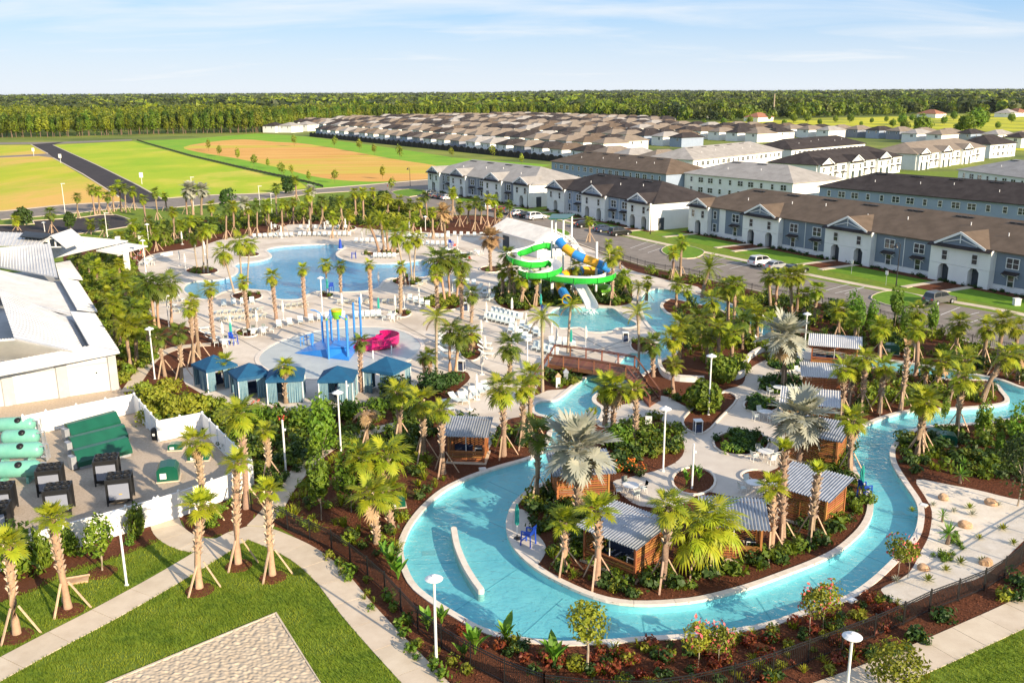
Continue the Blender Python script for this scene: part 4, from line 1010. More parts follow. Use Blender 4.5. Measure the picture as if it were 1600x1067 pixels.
def fillz(y0, y1, step, cond, jitter, zf=0, s=(.55, 1.02)):
    y = y0
    while y < y1:
        hw = y * .62; x = -hw
        while x < hw:
            p = (x + rnd.uniform(-jitter, jitter), y + rnd.uniform(-jitter, jitter), zf)
            X, Y = PX(p)
            if -40 < X < 1640 and cond(X, Y): pts.append(p); sc.append(rnd.uniform(*s) * (.92 + .2 * math.sin(p[0] * .031 + 1.3 * math.sin(p[1] * .011)) * math.sin(p[1] * .02)))
            x += step
        y += step
WOODL = [(-60,214.5),(0,214.5),(100,212.5),(200,209.5),(300,208),(400,206.5),(425,203),(470,195),(560,190),(700,186),(800,183.5),(905,183),(905,178),(905,160),(-60,160)]
fillz(600, 1150, 8.5, lambda X, Y: inside(X, Y, WOODL) and Y > 178, 3.5)
numpy_mass('near_wood', T1, pts, sc, 'forest')
pts, sc = [], []
WOODR = [(900,184),(1045,187),(1060,192),(1160,190),(1250,186),(1420,181),(1500,174),(1700,168),(1700,150),(900,150)]
fillz(850, 1900, 12, lambda X, Y: inside(X, Y, WOODR) and Y > 163 and rnd.random() < .8, 6, s=(.5, 1.45))
T2_ = [tm(130, 5.2, 5.0, 1.7, 80 + i, z0=6.5) for i in range(5)]
h_ = [rnd.random() < .45 + .35 * math.sin(p[0] * .02) * math.sin(p[1] * .013) for p in pts]
numpy_mass('right_wood', T2_, [p for p, k in zip(pts, h_) if k], [q for q, k in zip(sc, h_) if k], 'forest')
numpy_mass('right_wood', T2_, [p for p, k in zip(pts, h_) if not k], [q for q, k in zip(sc, h_) if not k], 'forestd')
pts, sc = [], []
T3_ = [tm(34, 8, 5.0, 4.2, 90 + i, z0=6) for i in range(5)]
y = 1120
while y < 7500:
    st = 15 * (y / 1500) ** .8; hw = y * .62; x = -hw
    while x < hw:
        p = (x + rnd.uniform(-st, st) * .5, y + rnd.uniform(-st, st) * .5, 0); X, Y = PX(p)
        if -40 < X < 1640 and not (X > 900 and inside(X, Y, WOODR) and Y > 163):
            pts.append((p[0], p[1], max(0, 4 * math.sin(p[0] * .0011 + 1) * math.sin(p[1] * .0009)) - 2)); sc.append(rnd.choice((.7, .8, .9, 1.0, 1.35)) * rnd.uniform(.8, 1.15) * (y / 1500) ** .3)
        x += st
    y += st
h_ = [rnd.random() < .28 + .3 * math.sin(p[0] * .004 + 2 * math.sin(p[1] * .002)) * math.sin(p[1] * .006) for p in pts]
numpy_mass('far_forest', T3_, [p for p, k in zip(pts, h_) if k], [q for q, k in zip(sc, h_) if k], 'forest'); numpy_mass('far_forest', T3_, [p for p, k in zip(pts, h_) if not k], [q for q, k in zip(sc, h_) if not k], 'forestd')
# wooded rise on the horizon
V = []; F_ = []; nx, ny = 120, 14
for j in range(ny):
    for i in range(nx):
        x = -9000 + 18000 * i / (nx - 1); y = 6200 + 600 * j
        z = (12 + 7 * math.sin(x * .0008 + .7) + 6 * math.sin(x * .0021) + 3 * math.sin(x * .005 + j)) * math.sin(math.pi * min(1, j / 9)) ** .7 - (2 if j == 0 else 0)
        V.append((x, y, z))
for j in range(ny - 1):
    for i in range(nx - 1): a = j * nx + i; F_.append((a, a + 1, a + nx + 1, a + nx))
MT['hillwood'] = mat('distant_wood', (.018, .035, .02), (.05, .075, .03), .012, .95, coord='World', detail=9, spec=.05, stretch=(1, .4, 1))
me = bpy.data.meshes.new('wooded_hills'); me.from_pydata(V, [], F_); me.materials.append(MT['hillwood']); link('wooded_hills', me, kind='structure')
pts, sc = [], []
for k in range(2600):
    y = rnd.uniform(6300, 9000); x = rnd.uniform(-.62, .62) * y
    jj = (y - 6200) / 600
    z = (12 + 7 * math.sin(x * .0008 + .7) + 6 * math.sin(x * .0021)) * math.sin(math.pi * min(1, jj / 9)) ** .7
    pts.append((x, y, z - 10)); sc.append(rnd.uniform(1.2, 2.2))
numpy_mass('hill_trees', T3_, pts, sc, 'forestd')
# single trees in the meadow and along the verge
def treekind(name, label, m, n, rx, rz_, size, trunk_h, seed, bark='bark', tr=.14, cone=False, limbs=4):
    t = thing(name, label, 'tree', (0, 0, 0))
    b = MB(); b.tube([(0, 0, -.1), (.05 * rx, .02, trunk_h * .6), (0, 0, trunk_h + rz_ * .6)], [tr, tr * .8, tr * .3], 7)
    r = random.Random(seed)
    for i in range(limbs):
        a = 6.28 * i / limbs + r.uniform(-.4, .4); h = trunk_h * r.uniform(.75, 1.0)
        b.tube([(0, 0, h), (math.cos(a) * rx * .4, math.sin(a) * rx * .4, h + rz_ * .45), (math.cos(a) * rx * .75, math.sin(a) * rx * .75, h + rz_ * .9)], [tr * .5, tr * .33, tr * .12], 5)
    b.build('trunk', MT[bark], t)
    link('crown', leafmesh('crown', m, n, rx, rz_, size, seed, z0=trunk_h + rz_ * .75, cone=cone), t)
    return t
bigtree = treekind('meadow_tree', 'x', 'leaf', 700, 4.5, 4.2, .8, 2.5, 5, tr=.35)
MEAD = [(1130,196,.6),(1172,195,.7),(1225,197,.5),(1280,196,.5),(1345,198,.4),(1395,199,.6),(1450,200,.5),(1475,195,.7),(1540,190,.9),(1580,192,.8),(1490,188,.8),(1425,190,.6),(1438,213,1.3),(1412,207,.8),(1510,210,1.3),(1524,205,1.5),(1558,202,.5),(1410,196,.9),(1262,192,.9),(1240,192,.8),(1200,190,.7),(1305,192,.6),(1328,192,.8),(1385,191,.5),(1145,188,.6),(1100,196,.5),(1497,209,.7),(1362,193,.45)]
for i, (x, y, s) in enumerate(sorted(MEAD)):
    lab = 'round green tree standing in the yellow meadow, %s' % ordinal(i, len(MEAD))
    if i == 0: bigtree.location = G(x, y); bigtree.scale = (s,) * 3; bigtree['label'] = lab; bigtree['group'] = 'trees in the meadow'
    else: dup(bigtree, G(x, y), rnd.uniform(0, 6), lab, 'trees in the meadow', s)
sap = treekind('sapling', 'x', 'leafy', 140, 1.3, 1.9, .42, 2.0, 9, tr=.07)
SAP = [(523,231),(562,237),(585,243),(625,249),(706,247),(460,229),(372,251),(397,262),(419,263),(326,236),(343,245),(441,276),(456,275),(483,285),(523,286),(598,280),(612,300),(770,246),(815,258),(455,300)]
for i, (x, y) in enumerate(sorted(SAP)):
    lab = 'young slender tree on the grass verge by the field, %s' % ordinal(i, len(SAP)); s = 1.05 if y < 250 else .85
    if i == 0: sap.location = G(x, y); sap.scale = (s,) * 3; sap['label'] = lab; sap['group'] = 'young verge trees'
    else: dup(sap, G(x, y), rnd.uniform(0, 6), lab, 'young verge trees', s * rnd.uniform(.8, 1.15))
# silt fence along the ditch
l = resample(GL([(214, 220), (235, 226.5), (300, 245), (380, 264), (480, 286), (505, 293)]), 5.0); t = thing('silt_fence', 'low black silt fence running along the green field', 'fence', (0, 0, 0))
b = MB(); k = MB()
for i in range(len(l) - 1):
    b.bar(l[i] + Vector((0, 0, .5)), l[i + 1] + Vector((0, 0, .35)), .06, .7); k.box((l[i].x, l[i].y, .6), (.09, .09, 1.2))
b.build('mesh_cloth', MT['black'], t); k.build('stake', MT['bark'], t)
# field signs, masts
def signboard(px, py, label):
    t = thing('site_sign', label, 'sign', G(px, py)); b = MB(); b.box((0, 0, 1.1), (.12, .12, 2.2)); b.build('post', MT['white'], t); b = MB(); b.box((0, -.08, 2.9), (1.2, .08, 1.6)); b.build('board', MT['white'], t)
signboard(95, 255, 'white board sign on the left verge of the field road'); signboard(222, 288, 'white board sign in the grass right of the field road'); signboard(53, 244, 'white board sign at the corner of the field spur road')
def mast(px, py, ty, label, m='white', r=.09):
    g = G(px, py); top = AT(px, ty, g.y); t = thing('mast', label, 'pole', g); b = MB(); b.tube([(0, 0, 0), (0, 0, top.z)], [r, r * .6], 8); b.build('pole', MT[m], t); b = MB(); b.box((.3, 0, top.z), (.9, .25, .12)); b.build('lamp_head', MT[m], t)
mast(103, 341, 287, 'tall white lamp mast in the left car park'); mast(168, 371, 333, 'white lamp mast beside the parked bays near the clubhouse'); mast(303, 330, 277, 'tall white lamp mast behind the silver fan palms')
mast(407, 335, 291, 'white lamp mast among palms at the cross road'); mast(425, 332, 303, 'thin white post among palms at the cross road')
mast(1208, 186, 147, 'tall pale radio mast above the far wood', 'palebark', 1.0)
# ------------------------------------------------------------------ planting
def region_at(x, y):
    for nm, pl, m, bb in REG:
        if bb[0] <= x <= bb[1] and bb[2] <= y <= bb[3] and inside(x, y, pl): return nm
    return 'terrain'
SOIL = {'planting_ground', 'mulch_bed', 'river_island'}
def leaflet(V, F_, a, d, up, L, w, droop, n=2):
    """one narrow leaf from a along d, bending down"""
    s = d.cross(up); s = s.normalized() * w if s.length > 1e-4 else Vector((w, 0, 0)); o = len(V)
    p1 = a + d * (L * .5) - Vector((0, 0, droop * L * .16)); p2 = a + d * (L * .93) - Vector((0, 0, droop * L * .62))
    V += [tuple(a - s * .35), tuple(a + s * .35), tuple(p1 + s), tuple(p1 - s), tuple(p2)]
    F_ += [(o, o + 1, o + 2, o + 3), (o + 3, o + 2, o + 4)]
def fanfrond(seed, L=1.0, blade=.85, n=15, spread=118, droop=.5, w=.05, pet=.022, arch=.25):
    r = random.Random(seed); V = []; F_ = []
    tip = Vector((L, 0, -arch * L)); mid = Vector((L * .5, 0, .04 * L))
    b = MB(); b.tube([(0, 0, 0), mid, tip], [pet * 1.6, pet, pet * .7], 4, caps=False); V = list(b.v); F_ = list(b.f)
    axis = (tip - mid).normalized()
    for i in range(n):
        t = (i / (n - 1)) * 2 - 1; a = rad(spread) * t
        d = Vector((math.cos(a), math.sin(a), 0)); d = (axis * d.x + Vector((0, 1, 0)) * d.y + Vector((0, 0, .32 * abs(math.sin(a)) + r.uniform(-.08, .08)))).normalized()
        st = tip + axis * (.28 * blade * max(0, math.cos(a)))
        leaflet(V, F_, st, d, Vector((-axis.z, 0, axis.x)), blade * (1 - .28 * abs(t)) * r.uniform(.9, 1.08), w, droop * r.uniform(.7, 1.4))
    return V, F_
def featherfrond(seed, L=2.3, n=17, leaf=.5, droop=.75, w=.025, curve=1.0):
    r = random.Random(seed); pts = []
    for i in range(9):
        t = i / 8; pts.append(Vector((L * (t - .12 * t * t * curve), 0, L * (.30 * t - .62 * curve * t * t))))
    b = MB(); b.tube(pts, [.03 * (1 - .8 * i / 8) for i in range(9)], 4, caps=False); V = list(b.v); F_ = list(b.f)
    for i in range(n):
        t = .16 + .84 * i / (n - 1); k = min(7, int(t * 8)); p = pts[k].lerp(pts[k + 1], t * 8 - k); ax = (pts[k + 1] - pts[k]).normalized()
        for sg in (-1, 1):
            d = (Vector((0, sg, 0)) + ax * .75 + Vector((0, 0, r.uniform(.0, .25)))).normalized()
            leaflet(V, F_, p, d, Vector((0, 0, 1)), leaf * (1 - .55 * abs(t - .45)) * r.uniform(.85, 1.1), w, droop)
    return V, F_
FRONDS = {}
def frondmesh(kind, i):
    k = (kind, i)
    if k not in FRONDS:
        if kind == 'sabal': V, F_ = fanfrond(i, 1.0, 1.0, 17, 125, .5, .085)
        elif kind == 'young': V, F_ = fanfrond(i + 50, .8, .95, 15, 115, .32, .08, arch=.1)
        elif kind == 'wash': V, F_ = fanfrond(i + 10, 1.0, 1.05, 17, 130, .8, .085, arch=.35)
        elif kind == 'bism': V, F_ = fanfrond(i + 20, 1.1, 1.2, 27, 155, .2, .12, .035, .12)
        elif kind == 'livi': V, F_ = fanfrond(i + 30, 1.3, 1.25, 19, 125, 1.15, .08, .025, .3)
        elif kind == 'queen': V, F_ = featherfrond(i, 2.2, 17, .62, 1.0, .032, 1.0)
        elif kind == 'date': V, F_ = featherfrond(i + 5, 2.6, 20, .5, .35, .03, .85)
        elif kind == 'cycad': V, F_ = featherfrond(i + 9, .8, 14, .16, .2, .016, .7)
        elif kind == 'yucca':
            V, F_ = [], []; leaflet(V, F_, Vector((0, 0, 0)), Vector((1, 0, 0)), Vector((0, 0, 1)), .75, .04, .12)
        me = {'sabal': 'frond', 'young': 'frondy', 'wash': 'frondd', 'bism': 'silver', 'livi': 'frondy', 'queen': 'frondd', 'date': 'frond', 'cycad': 'frondd', 'yucca': 'leafy'}[kind]
        FRONDS[k] = (V, F_, me)
    return FRONDS[k]
FM = {}
def fm(kind, i, m=None):
    V, F_, me = frondmesh(kind, i); m = m or me
    if (kind, i, m) not in FM:
        q = bpy.data.meshes.new('frond'); q.from_pydata(V, [], F_); q.materials.append(MT[m]); FM[(kind, i, m)] = q
    return FM[(kind, i, m)]
def crownset(kind, n, seed, lo=-45, hi=82, up=1.0):
    """rotations of the fronds of one crown"""
    r = random.Random(seed); out = []
    for i in range(n):
        f = (i + .5) / n; el = hi - (hi - lo) * f ** up; out.append((r.randrange(3), i * 2.39996 + r.uniform(-.25, .25), rad(el + r.uniform(-8, 8)), r.uniform(.86, 1.12)))
    return out
CROWN = {}
def crownmesh(kind, seed, n, lo, hi, m=None):
    k = (kind, seed, n, lo, hi, m)
    if k not in CROWN:
        b = MB()
        for (i, az, el, s) in crownset(kind, n, seed, lo, hi):
            b.M = Matrix.Rotation(az, 4, 'Z') @ Matrix.Rotation(-el, 4, 'Y') @ Matrix.Scale(s, 4)
            V, F_, me = frondmesh(kind, i); b.add(V, F_)
        CROWN[k] = b.mesh('crown', MT[m or me])
    return CROWN[k]
BOOT = {}
def boots(h, r0):
    b = MB(); n = int(h / .075)
    for i in range(n):
        a = i * 2.39996; z = i * h / n; rr = r0 * (1.0 + .18 * z / max(h, .1))
        c, s = math.cos(a), math.sin(a); u = Vector((c, s, 0)); w = Vector((-s, c, 0)) * .11
        p = u * rr * .86 + Vector((0, 0, z)); q = u * (rr + .125) + Vector((0, 0, z + .22))
        b.add([p - w, p + w, q + w * .7, q - w * .7, p + Vector((0, 0, .2)), ], [(0, 1, 2, 3), (3, 2, 4), (0, 3, 4), (2, 1, 4)])
    return b
SPEC = {  # kind: frond kind, fronds, low, high angle, trunk radius, boots, trunk material, crown material
    'sabal': ('sabal', 26, -52, 84, .225, True, 'trunk', None), 'sabaly': ('young', 22, -25, 86, .215, True, 'trunksmooth', None), 'tied': ('young', 11, 50, 88, .24, True, 'trunk', None),
    'sabald': ('sabal', 24, -55, 84, .19, True, 'trunk', 'frondd'), 'wash': ('wash', 28, -62, 84, .17, False, 'trunksmooth', None), 'washw': ('wash', 26, -60, 84, .15, False, 'palebark', 'frond'),
    'bism': ('bism', 32, -58, 84, .28, True, 'trunk', None), 'deadb': ('bism', 26, -60, 84, .24, True, 'trunk', 'dead'), 'queen': ('queen', 18, -20, 80, .15, False, 'palebark', 'frond'),
    'date': ('date', 34, -35, 85, .26, True, 'trunk', None), 'livi': ('livi', 26, -40, 85, .18, True, 'trunk', None), 'bare': ('young', 3, 70, 88, .21, True, 'trunk', 'dead'), 'dead': ('sabal', 18, -75, 20, .19, True, 'trunk', 'dead')}
NAMES = {'sabal': 'cabbage palm', 'sabaly': 'young palm with yellow green fans', 'tied': 'thick trunked palm with tied upright fronds', 'sabald': 'dark green fan palm', 'wash': 'dark fan palm with smooth trunk', 'washw': 'slim tall fan palm', 'bism': 'silver fan palm', 'deadb': 'dry brown grey fan palm', 'queen': 'drooping feather palm', 'date': 'broad feather palm', 'livi': 'weeping fan palm', 'bare': 'bare topped palm trunk', 'dead': 'palm with dried brown fronds'}
CROWN_SCALE = {'bism': .95, 'deadb': .9, 'queen': .8, 'date': .8, 'livi': .72, 'wash': .72}
def palm(kind, bx, by, cx, cy, s, label, group, brace=0, near=False):
    fk, n, lo, hi, r, bt, tmx, cm_ = SPEC[kind]
    s *= (CROWN_SCALE[kind] if kind in CROWN_SCALE else .72) * rnd.uniform(.9, 1.1)
    g = G(bx, by); top = AT(cx, cy, g.y) - g
    if top.z < 1.0: top.z = 1.0
    t = thing('palm_tree', label, 'palm tree', g, 0, group)
    sd = rnd.randrange(10000); h = top.z
    off = Vector((rnd.uniform(-.1, .1), rnd.uniform(-.15, .15), 0)); b = MB(); pts = []
    for i in range(7):
        f = i / 6; pts.append(Vector((top.x * f ** 1.25, 0, h * f)) + off * math.sin(f * 3.14))
    rr = r * min(1.15, .75 + .25 * s)
    b.tube(pts, [rr * 1.22, rr, rr * .94, rr * .94, rr * 1.0, rr * 1.02, rr * .8], 9); b.build('trunk', MT[tmx], t, sm=True)
    if bt and near:
        hb = h * rnd.uniform(.45, .65) if brace else h * .85; q = boots(hb, rr); i0 = h - hb
        q.v = [(v[0] + top.x * ((v[2] + i0) / h) ** 1.25 + off.x * math.sin(3.14 * (v[2] + i0) / h), v[1] + off.y * math.sin(3.14 * (v[2] + i0) / h), v[2] + i0 - .1) for v in q.v]
        o = q.build('boots', MT['boot'], t); o['kind'] = 'stuff'
    if near:
        for (i, az, el, k) in crownset(fk, n, sd, lo, hi):
            me = fm(fk, i, 'dead' if el < rad(lo + 22) and kind in ('sabal', 'sabald', 'wash', 'washw', 'bism', 'queen') and rnd.random() < .45 else cm_); o = link('frond', me, t, top + Vector((0, 0, -.05)))
            o.rotation_euler = (Matrix.Rotation(az, 3, 'Z') @ Matrix.Rotation(-el, 3, 'Y')).to_euler(); o.scale = (k * s,) * 3
    else:
        o = link('crown', crownmesh(fk, sd % 4, n, lo, hi, cm_), t, top, rnd.uniform(0, 6.28)); o.scale = (s,) * 3
    if brace:
        a0 = rnd.uniform(0, 6.28) if not near else -1.9
        hb = min(1.75, h * .42)
        for i in range(3):
            a = a0 + i * 2.1; p = Vector((math.cos(a), math.sin(a), 0)); q = MB(); q.bar(p * (rr + .02) + Vector((top.x * (hb / h) ** 1.25, 0, hb)), p * (1.05 + .15 * (i % 2)) + Vector((0, 0, -.02)), .10, .07); q.build('brace', MT['stake'], t)
    return t
def cluster(rows, where, group, brace=0, near=False):
    rows = sorted(rows, key=lambda r: r[3]); kinds = {}
    for r in rows: kinds.setdefault(r[0], []).append(r)
    for r in rows:
        L = kinds[r[0]]; i = L.index(r)
        lab = NAMES[r[0]] + (' ' if len(L) == 1 else ', %s, ' % ordinal(i, len(L))) + where
        palm(r[0], r[1], r[2], r[3], r[4], r[5] if len(r) > 5 else 1.0, lab, group, brace if r[0] not in ('wash', 'queen', 'washw') else 0, near)
def ringmulch(px, py, r=.85):
    g = G(px, py); b = MB(); b.lathe([(r, -.02), (r * .96, .045), (r * .4, .10), (.01, .11)], (g.x, g.y, 0), 16); link('mulch_ring', b.mesh('mulch_ring', MT['mulch']), kind='structure')
lawnp = [('sabaly',26.7,992,12.6,850,.85),('sabaly',107,952,81,809,.9),('sabaly',312,920,315,790,1.0),('sabaly',372.5,882,371,722,.95),('sabaly',426,900,419,766,.8)]
for r in lawnp: ringmulch(r[1], r[2] + 2)
cluster(lawnp, 'on the front lawn', 'palms on the front lawn', 1, True)
cluster([('sabal',322,815,308,690,.9),('sabal',385,794,374,645,1.0),('sabal',421,754,415,672,.7),('dead',574,694,574,640,.8),('sabal',624.6,692,623,612,.95),('sabal',661,717,658,626,1.0),('sabal',693,740,690.6,640,.75)], 'between equipment yard and corrugated cabin', 'palms above the small footpath', 1, True)
cluster([('sabal',575,802,567,712,1.15),('sabal',607,800,603,711,1.1),('sabal',589,848,577,772,1.2),('sabal',613,825,604,768,1.0)], 'in the thick clump left of the lazy river', 'palms in the clump by the river', 0, True)
cluster([('sabal',353,603,351,566,.8),('sabal',447,630,446,572,.75),('sabald',565,612,563,533,.75)], 'standing between the teal tents', 'palms between the teal tents', 0, True)
cluster([('sabal',787,712,783,606,1.15),('sabal',817,697,817,604,.95),('sabal',829,682,829,586,.95),('sabald',838,780,839,677,1.0),('tied',924,688,926,650,.6)], 'along the river below the bridge', 'palms along the lazy river', 1, True)
cluster([('bism',904,808,902,700,1.15)], 'in front of the slatted cabin by the river', 'silver fan palms', 0, True)
cluster([('bism',1250,720,1253,650,1.1)], 'rising over slatted cabins on the plaza', 'silver fan palms', 0, True)
cluster([('bism',1225,603,1227.5,524,1.1)], 'in the small plaza bed, braced', 'silver fan palms', 1, True)
cluster([('sabaly',932,911,933,796,1.0),('sabaly',881,892,883,815,.85),('sabal',1035,915,1045,790,.95),('sabaly',1203,868,1207,760,.85),('tied',1222,855,1225.5,705,.8),('tied',1267,843,1278,741,.7),('sabal',1328,742,1332,655,.85),('livi',1082,895,1088,830,1.25),('livi',1112,890,1116,815,1.1)], 'on the island inside the river bend', 'palms on the river island', 1, True)
cluster([('sabal',1433,714,1447,627,1.1),('sabal',1442,708,1440,622,.9),('sabal',1495,678,1506,588,1.0),('sabal',1374,645,1382,572,.8),('sabal',1345,645,1353,558,.85),('sabal',1314,651,1318,575,.9),('sabal',1326,637,1335,573,.9),('bare',1407,640,1418,543,.7),('sabal',1461,612,1474,564,.9),('sabaly',1445,606,1447,572,.8)], 'around the right river bend', 'palms round the right river bend', 1, True)
cluster([('sabal',1534,626,1574,555,1.05),('sabal',1481,628,1509,561,1.0),('sabal',1590,594,1594,552,.9)], 'leaning over the right river loop', 'palms leaning over the river', 1, True)
cluster([('sabal',1430,587,1433,516,.95),('sabal',1428,560,1433,487,1.0),('sabal',1492,558,1499,505,1.05),('sabal',1535,570,1543,511,1.0),('sabal',1557,586,1568,502,1.0),('sabal',1374,558,1376,511,.95),('sabal',1310,529,1311,485,.95),('sabal',1338,541,1335,499,.9),('sabal',1584,566,1588,512,.9)], 'between river and car park fence', 'palms along the car park fence', 1)
cluster([('sabal',1204,484,1201,432,1.0),('sabal',1212,484,1217,432,1.0),('sabal',1236,498,1234,432,1.0),('sabal',1244,496,1248,429,1.0),('sabal',1253,504,1256,461,.9),('sabal',1271,507,1277,453,1.0)], 'opposite the parked white car', 'palms opposite the parked cars', 0)
cluster([('date',1097,465,1108,420,1.25),('sabal',1137,505,1136,449,1.15),('sabal',1147,508,1150,444,1.1),('sabal',1171,524,1167,480,1.1),('sabal',1052,574,1052,527,1.05),('sabal',1061,566,1063,508,1.1),('sabal',1122,571,1122,510,.9),('sabal',1142,569,1142,522,.95),('sabal',1052,614,1053,570,.7),('sabal',1057,481,1059,443,.95),('sabal',1074,479,1074,454,.8),('sabald',1095,545,1094,500,1.2),('sabal',1115,520,1112,470,1.1),('sabal',1105,568,1102,525,.9),('sabald',1160,545,1160,500,1.1),('sabal',1183,530,1184,492,1.0),('date',1205,540,1207,505,.8)], 'in the dense planting right of the bridge', 'palms in the dense planting', 0)
cluster([('sabal',1052,437,1052,395,.9),('sabal',1063,434,1066,378,.95),('sabal',979,466,976,432,1.0),('sabal',969,420,967,394,.8),('sabal',952,409,951,381,.8),('sabal',921,378,921,345,.9),('queen',996,476,998,450,.75),('sabal',1010,470,1012,440,.7)], 'beside the slide tower and car park', 'palms beside the slides', 1)
cluster([('sabal',786,462,785,422,.95),('sabald',797,464,793,397,1.0),('sabal',805,462,799,418,.95),('sabal',816,478,816,436,1.0),('sabal',837,478,838,431,.8),('sabal',900,466,900,417,.95),('sabal',956,475,956,402,.95)], 'in the mulch bed below the green slide', 'palms below the green slide', 1, True)
cluster([('queen',997,583,996,490,.95),('sabald',1021,589,1021,536,.9),('queen',848,612,847,498,.9),('queen',887,552,892,478,.85),('sabald',796,590,796,540,1.25),('sabal',945,664,947,602,1.05),('sabal',958,667,962,606,1.05),('sabal',992,681,992,607,.7)], 'around the timber bridge', 'palms around the bridge', 0, True)
cluster([('queen',682,584,682,497,.95),('wash',703,580,703,515,1.0),('wash',712,580,717,522,1.0),('sabal',737,555,737,520,.95),('sabald',671,588,671,556,.7),('sabald',663,585,661,558,.6),('sabal',684,493,681,428,.85),('sabal',722,498,720,436,.8),('sabald',736,504,737,458,1.0),('sabal',626,490,626,417,.8),('sabal',580,484,577,413,.75)], 'between splash pad and slide pool', 'palms between splash pad and slide pool', 0, True)
cluster([('wash',695,473,684,406,1.5),('wash',703,470,700,402,1.5),('wash',713,470,720,410,1.5)], 'in the big oval bed', 'dark palms in the oval bed', 0, True)
cluster([('deadb',767,423,766,372,1.1)], 'beside the pump house', 'silver fan palms', 0, True)
cluster([('sabal',335,536,328,451,.8),('sabal',388,518,380,440,.8),('sabal',432,500,425,432,.95),('sabal',478,494,473,420,.75),('washw',512,454,509,412,.85),('sabald',533,457,532,415,.8),('washw',366,458,349,393,1.15),('washw',380,452,374,377,1.15),('washw',387,446,391,381,1.05)], 'along the near pool edge', 'palms along the near pool edge', 0, True)
cluster([('sabald',258,588,248,525,.9),('sabald',284,592,279,520,.9),('sabal',302,572,296,480,.85),('sabal',311,558,302,468,.7)], 'left of the first teal tent', 'palms left of the teal tents', 1, True)
cluster([('wash',242,513,233,442,1.3),('wash',249,513,247,446,1.2),('wash',268,505,263,442,1.2),('sabal',180,540,177,474,1.0),('sabal',214,570,212,510,1.0),('sabal',205,575,196,509,1.05),('sabald',200,525,207,480,.9),('sabal',187,545,190,500,.9)], 'by the clubhouse corner', 'palms by the clubhouse corner', 0)
cluster([('sabald',121,425,121,402,.8),('sabal',160,418,160,394,.9),('sabal',153,445,152,418,1.0),('sabal',176,462,174,434,1.0),('sabal',167,410,178,402,.7),('sabald',140,432,137,410,.8),('sabal',187,436,186,412,.8),('sabal',196,470,195,438,.95),('sabal',186,500,184,466,1.0),('sabal',215,480,214,452,.9),('sabaly',170,490,168,458,.9),('sabal',222,520,220,484,.95),('sabaly',232,540,230,505,.9)], 'in front of the clubhouse canopy', 'palms in front of the canopy', 0)
cluster([('washw',634,445,619,367,1.05),('washw',644,440,637,378,.95),('washw',647,438,651,371,1.0)], 'leaning together on the pool point', 'slim palms on the pool point', 0)
cluster([('date',592,394,577,352,.95),('date',600,394,594,345,1.0),('date',607,394,604,356,.9),('date',612,394,620,350,1.0),('date',616,394,631,360,.9)], 'in the tight clump beyond the pool', 'clumped feather palms', 0)
cluster([('washw',319,426,316,362,.85),('washw',325,426,324,358,.85),('washw',308,418,302,372,.8)], 'in the round bed left of the pool', 'slim palms in the round bed', 0)
farL = [(122,341,120,308),(148,336,143,296),(156,335,154,299),(170,334,167,307),(177,331,176,297),(189,330,185,288),(197,332,194,294),(210,328,207,299),(228,352,223,311),(247,344,242,301),(260,330,257,306),(272,378,270,331),(82,364,78,333),(28,360,25,344),(142,366,141,350),(163,370,161,350),(292,335,290,301),(330,350,330,322),(354,374,354,327),(366,369,364,322),(390,369,388,326),(401,369,401,320),(422,365,418,320),(442,362,440,318),(433,343,431,294),(463,314,461,281),(487,367,482,305),(504,358,502,314),(459,350,459,316),(536,359,532,314),(236,372,232,345),(212,372,208,350),(226,400,222,372),(205,402,203,376),(190,392,188,370),(246,392,243,366),(258,384,256,362),(280,376,282,352),(296,372,298,346),(415,352,414,327),(446,345,447,320),(475,350,474,325),(330,372,333,348)]
cluster([('sabald' if i % 3 == 0 else 'sabal', a, b_, c, d_, .95 + .2 * ((i * 7) % 5) / 5) for i, (a, b_, c, d_) in enumerate(farL)], 'in the long row behind pool', 'palms behind the pool', 1)
cluster([('bism',302,336,296,296,1.0),('bism',315,336,316,297,1.05),('bism',383,345,382,318,.9),('bism',487,340,486,298,.8)], 'behind the pool near the cross road', 'silver fan palms', 0)
farR = [(503,350,505,320),(535,350,531,312),(569,348,567,301),(556,342,554,301),(586,328,582,299),(668,352,664,307),(659,348,655,316),(707,331,707,301),(707,340,708,303),(742,360,744,315),(762,358,762,311),(773,356,772,313),(780,351,780,332),(797,343,796,320),(676,373,676,332),(718,354,719,322),(690,360,688,330),(640,352,640,318),(622,345,624,312),(606,340,607,310),(730,350,733,320),(752,350,752,322),(545,365,547,335),(520,372,521,340),(645,365,648,338)]
cluster([('sabald' if i % 4 == 1 else 'sabal', a, b_, c, d_, .9 + .25 * ((i * 5) % 4) / 4) for i, (a, b_, c, d_) in enumerate(farR)], 'behind the pool before the row houses', 'palms before the row houses', 1)
cluster([('deadb',697,388,693,332,.9)], 'with dried skirt beyond the peninsula', 'dry palms', 0)
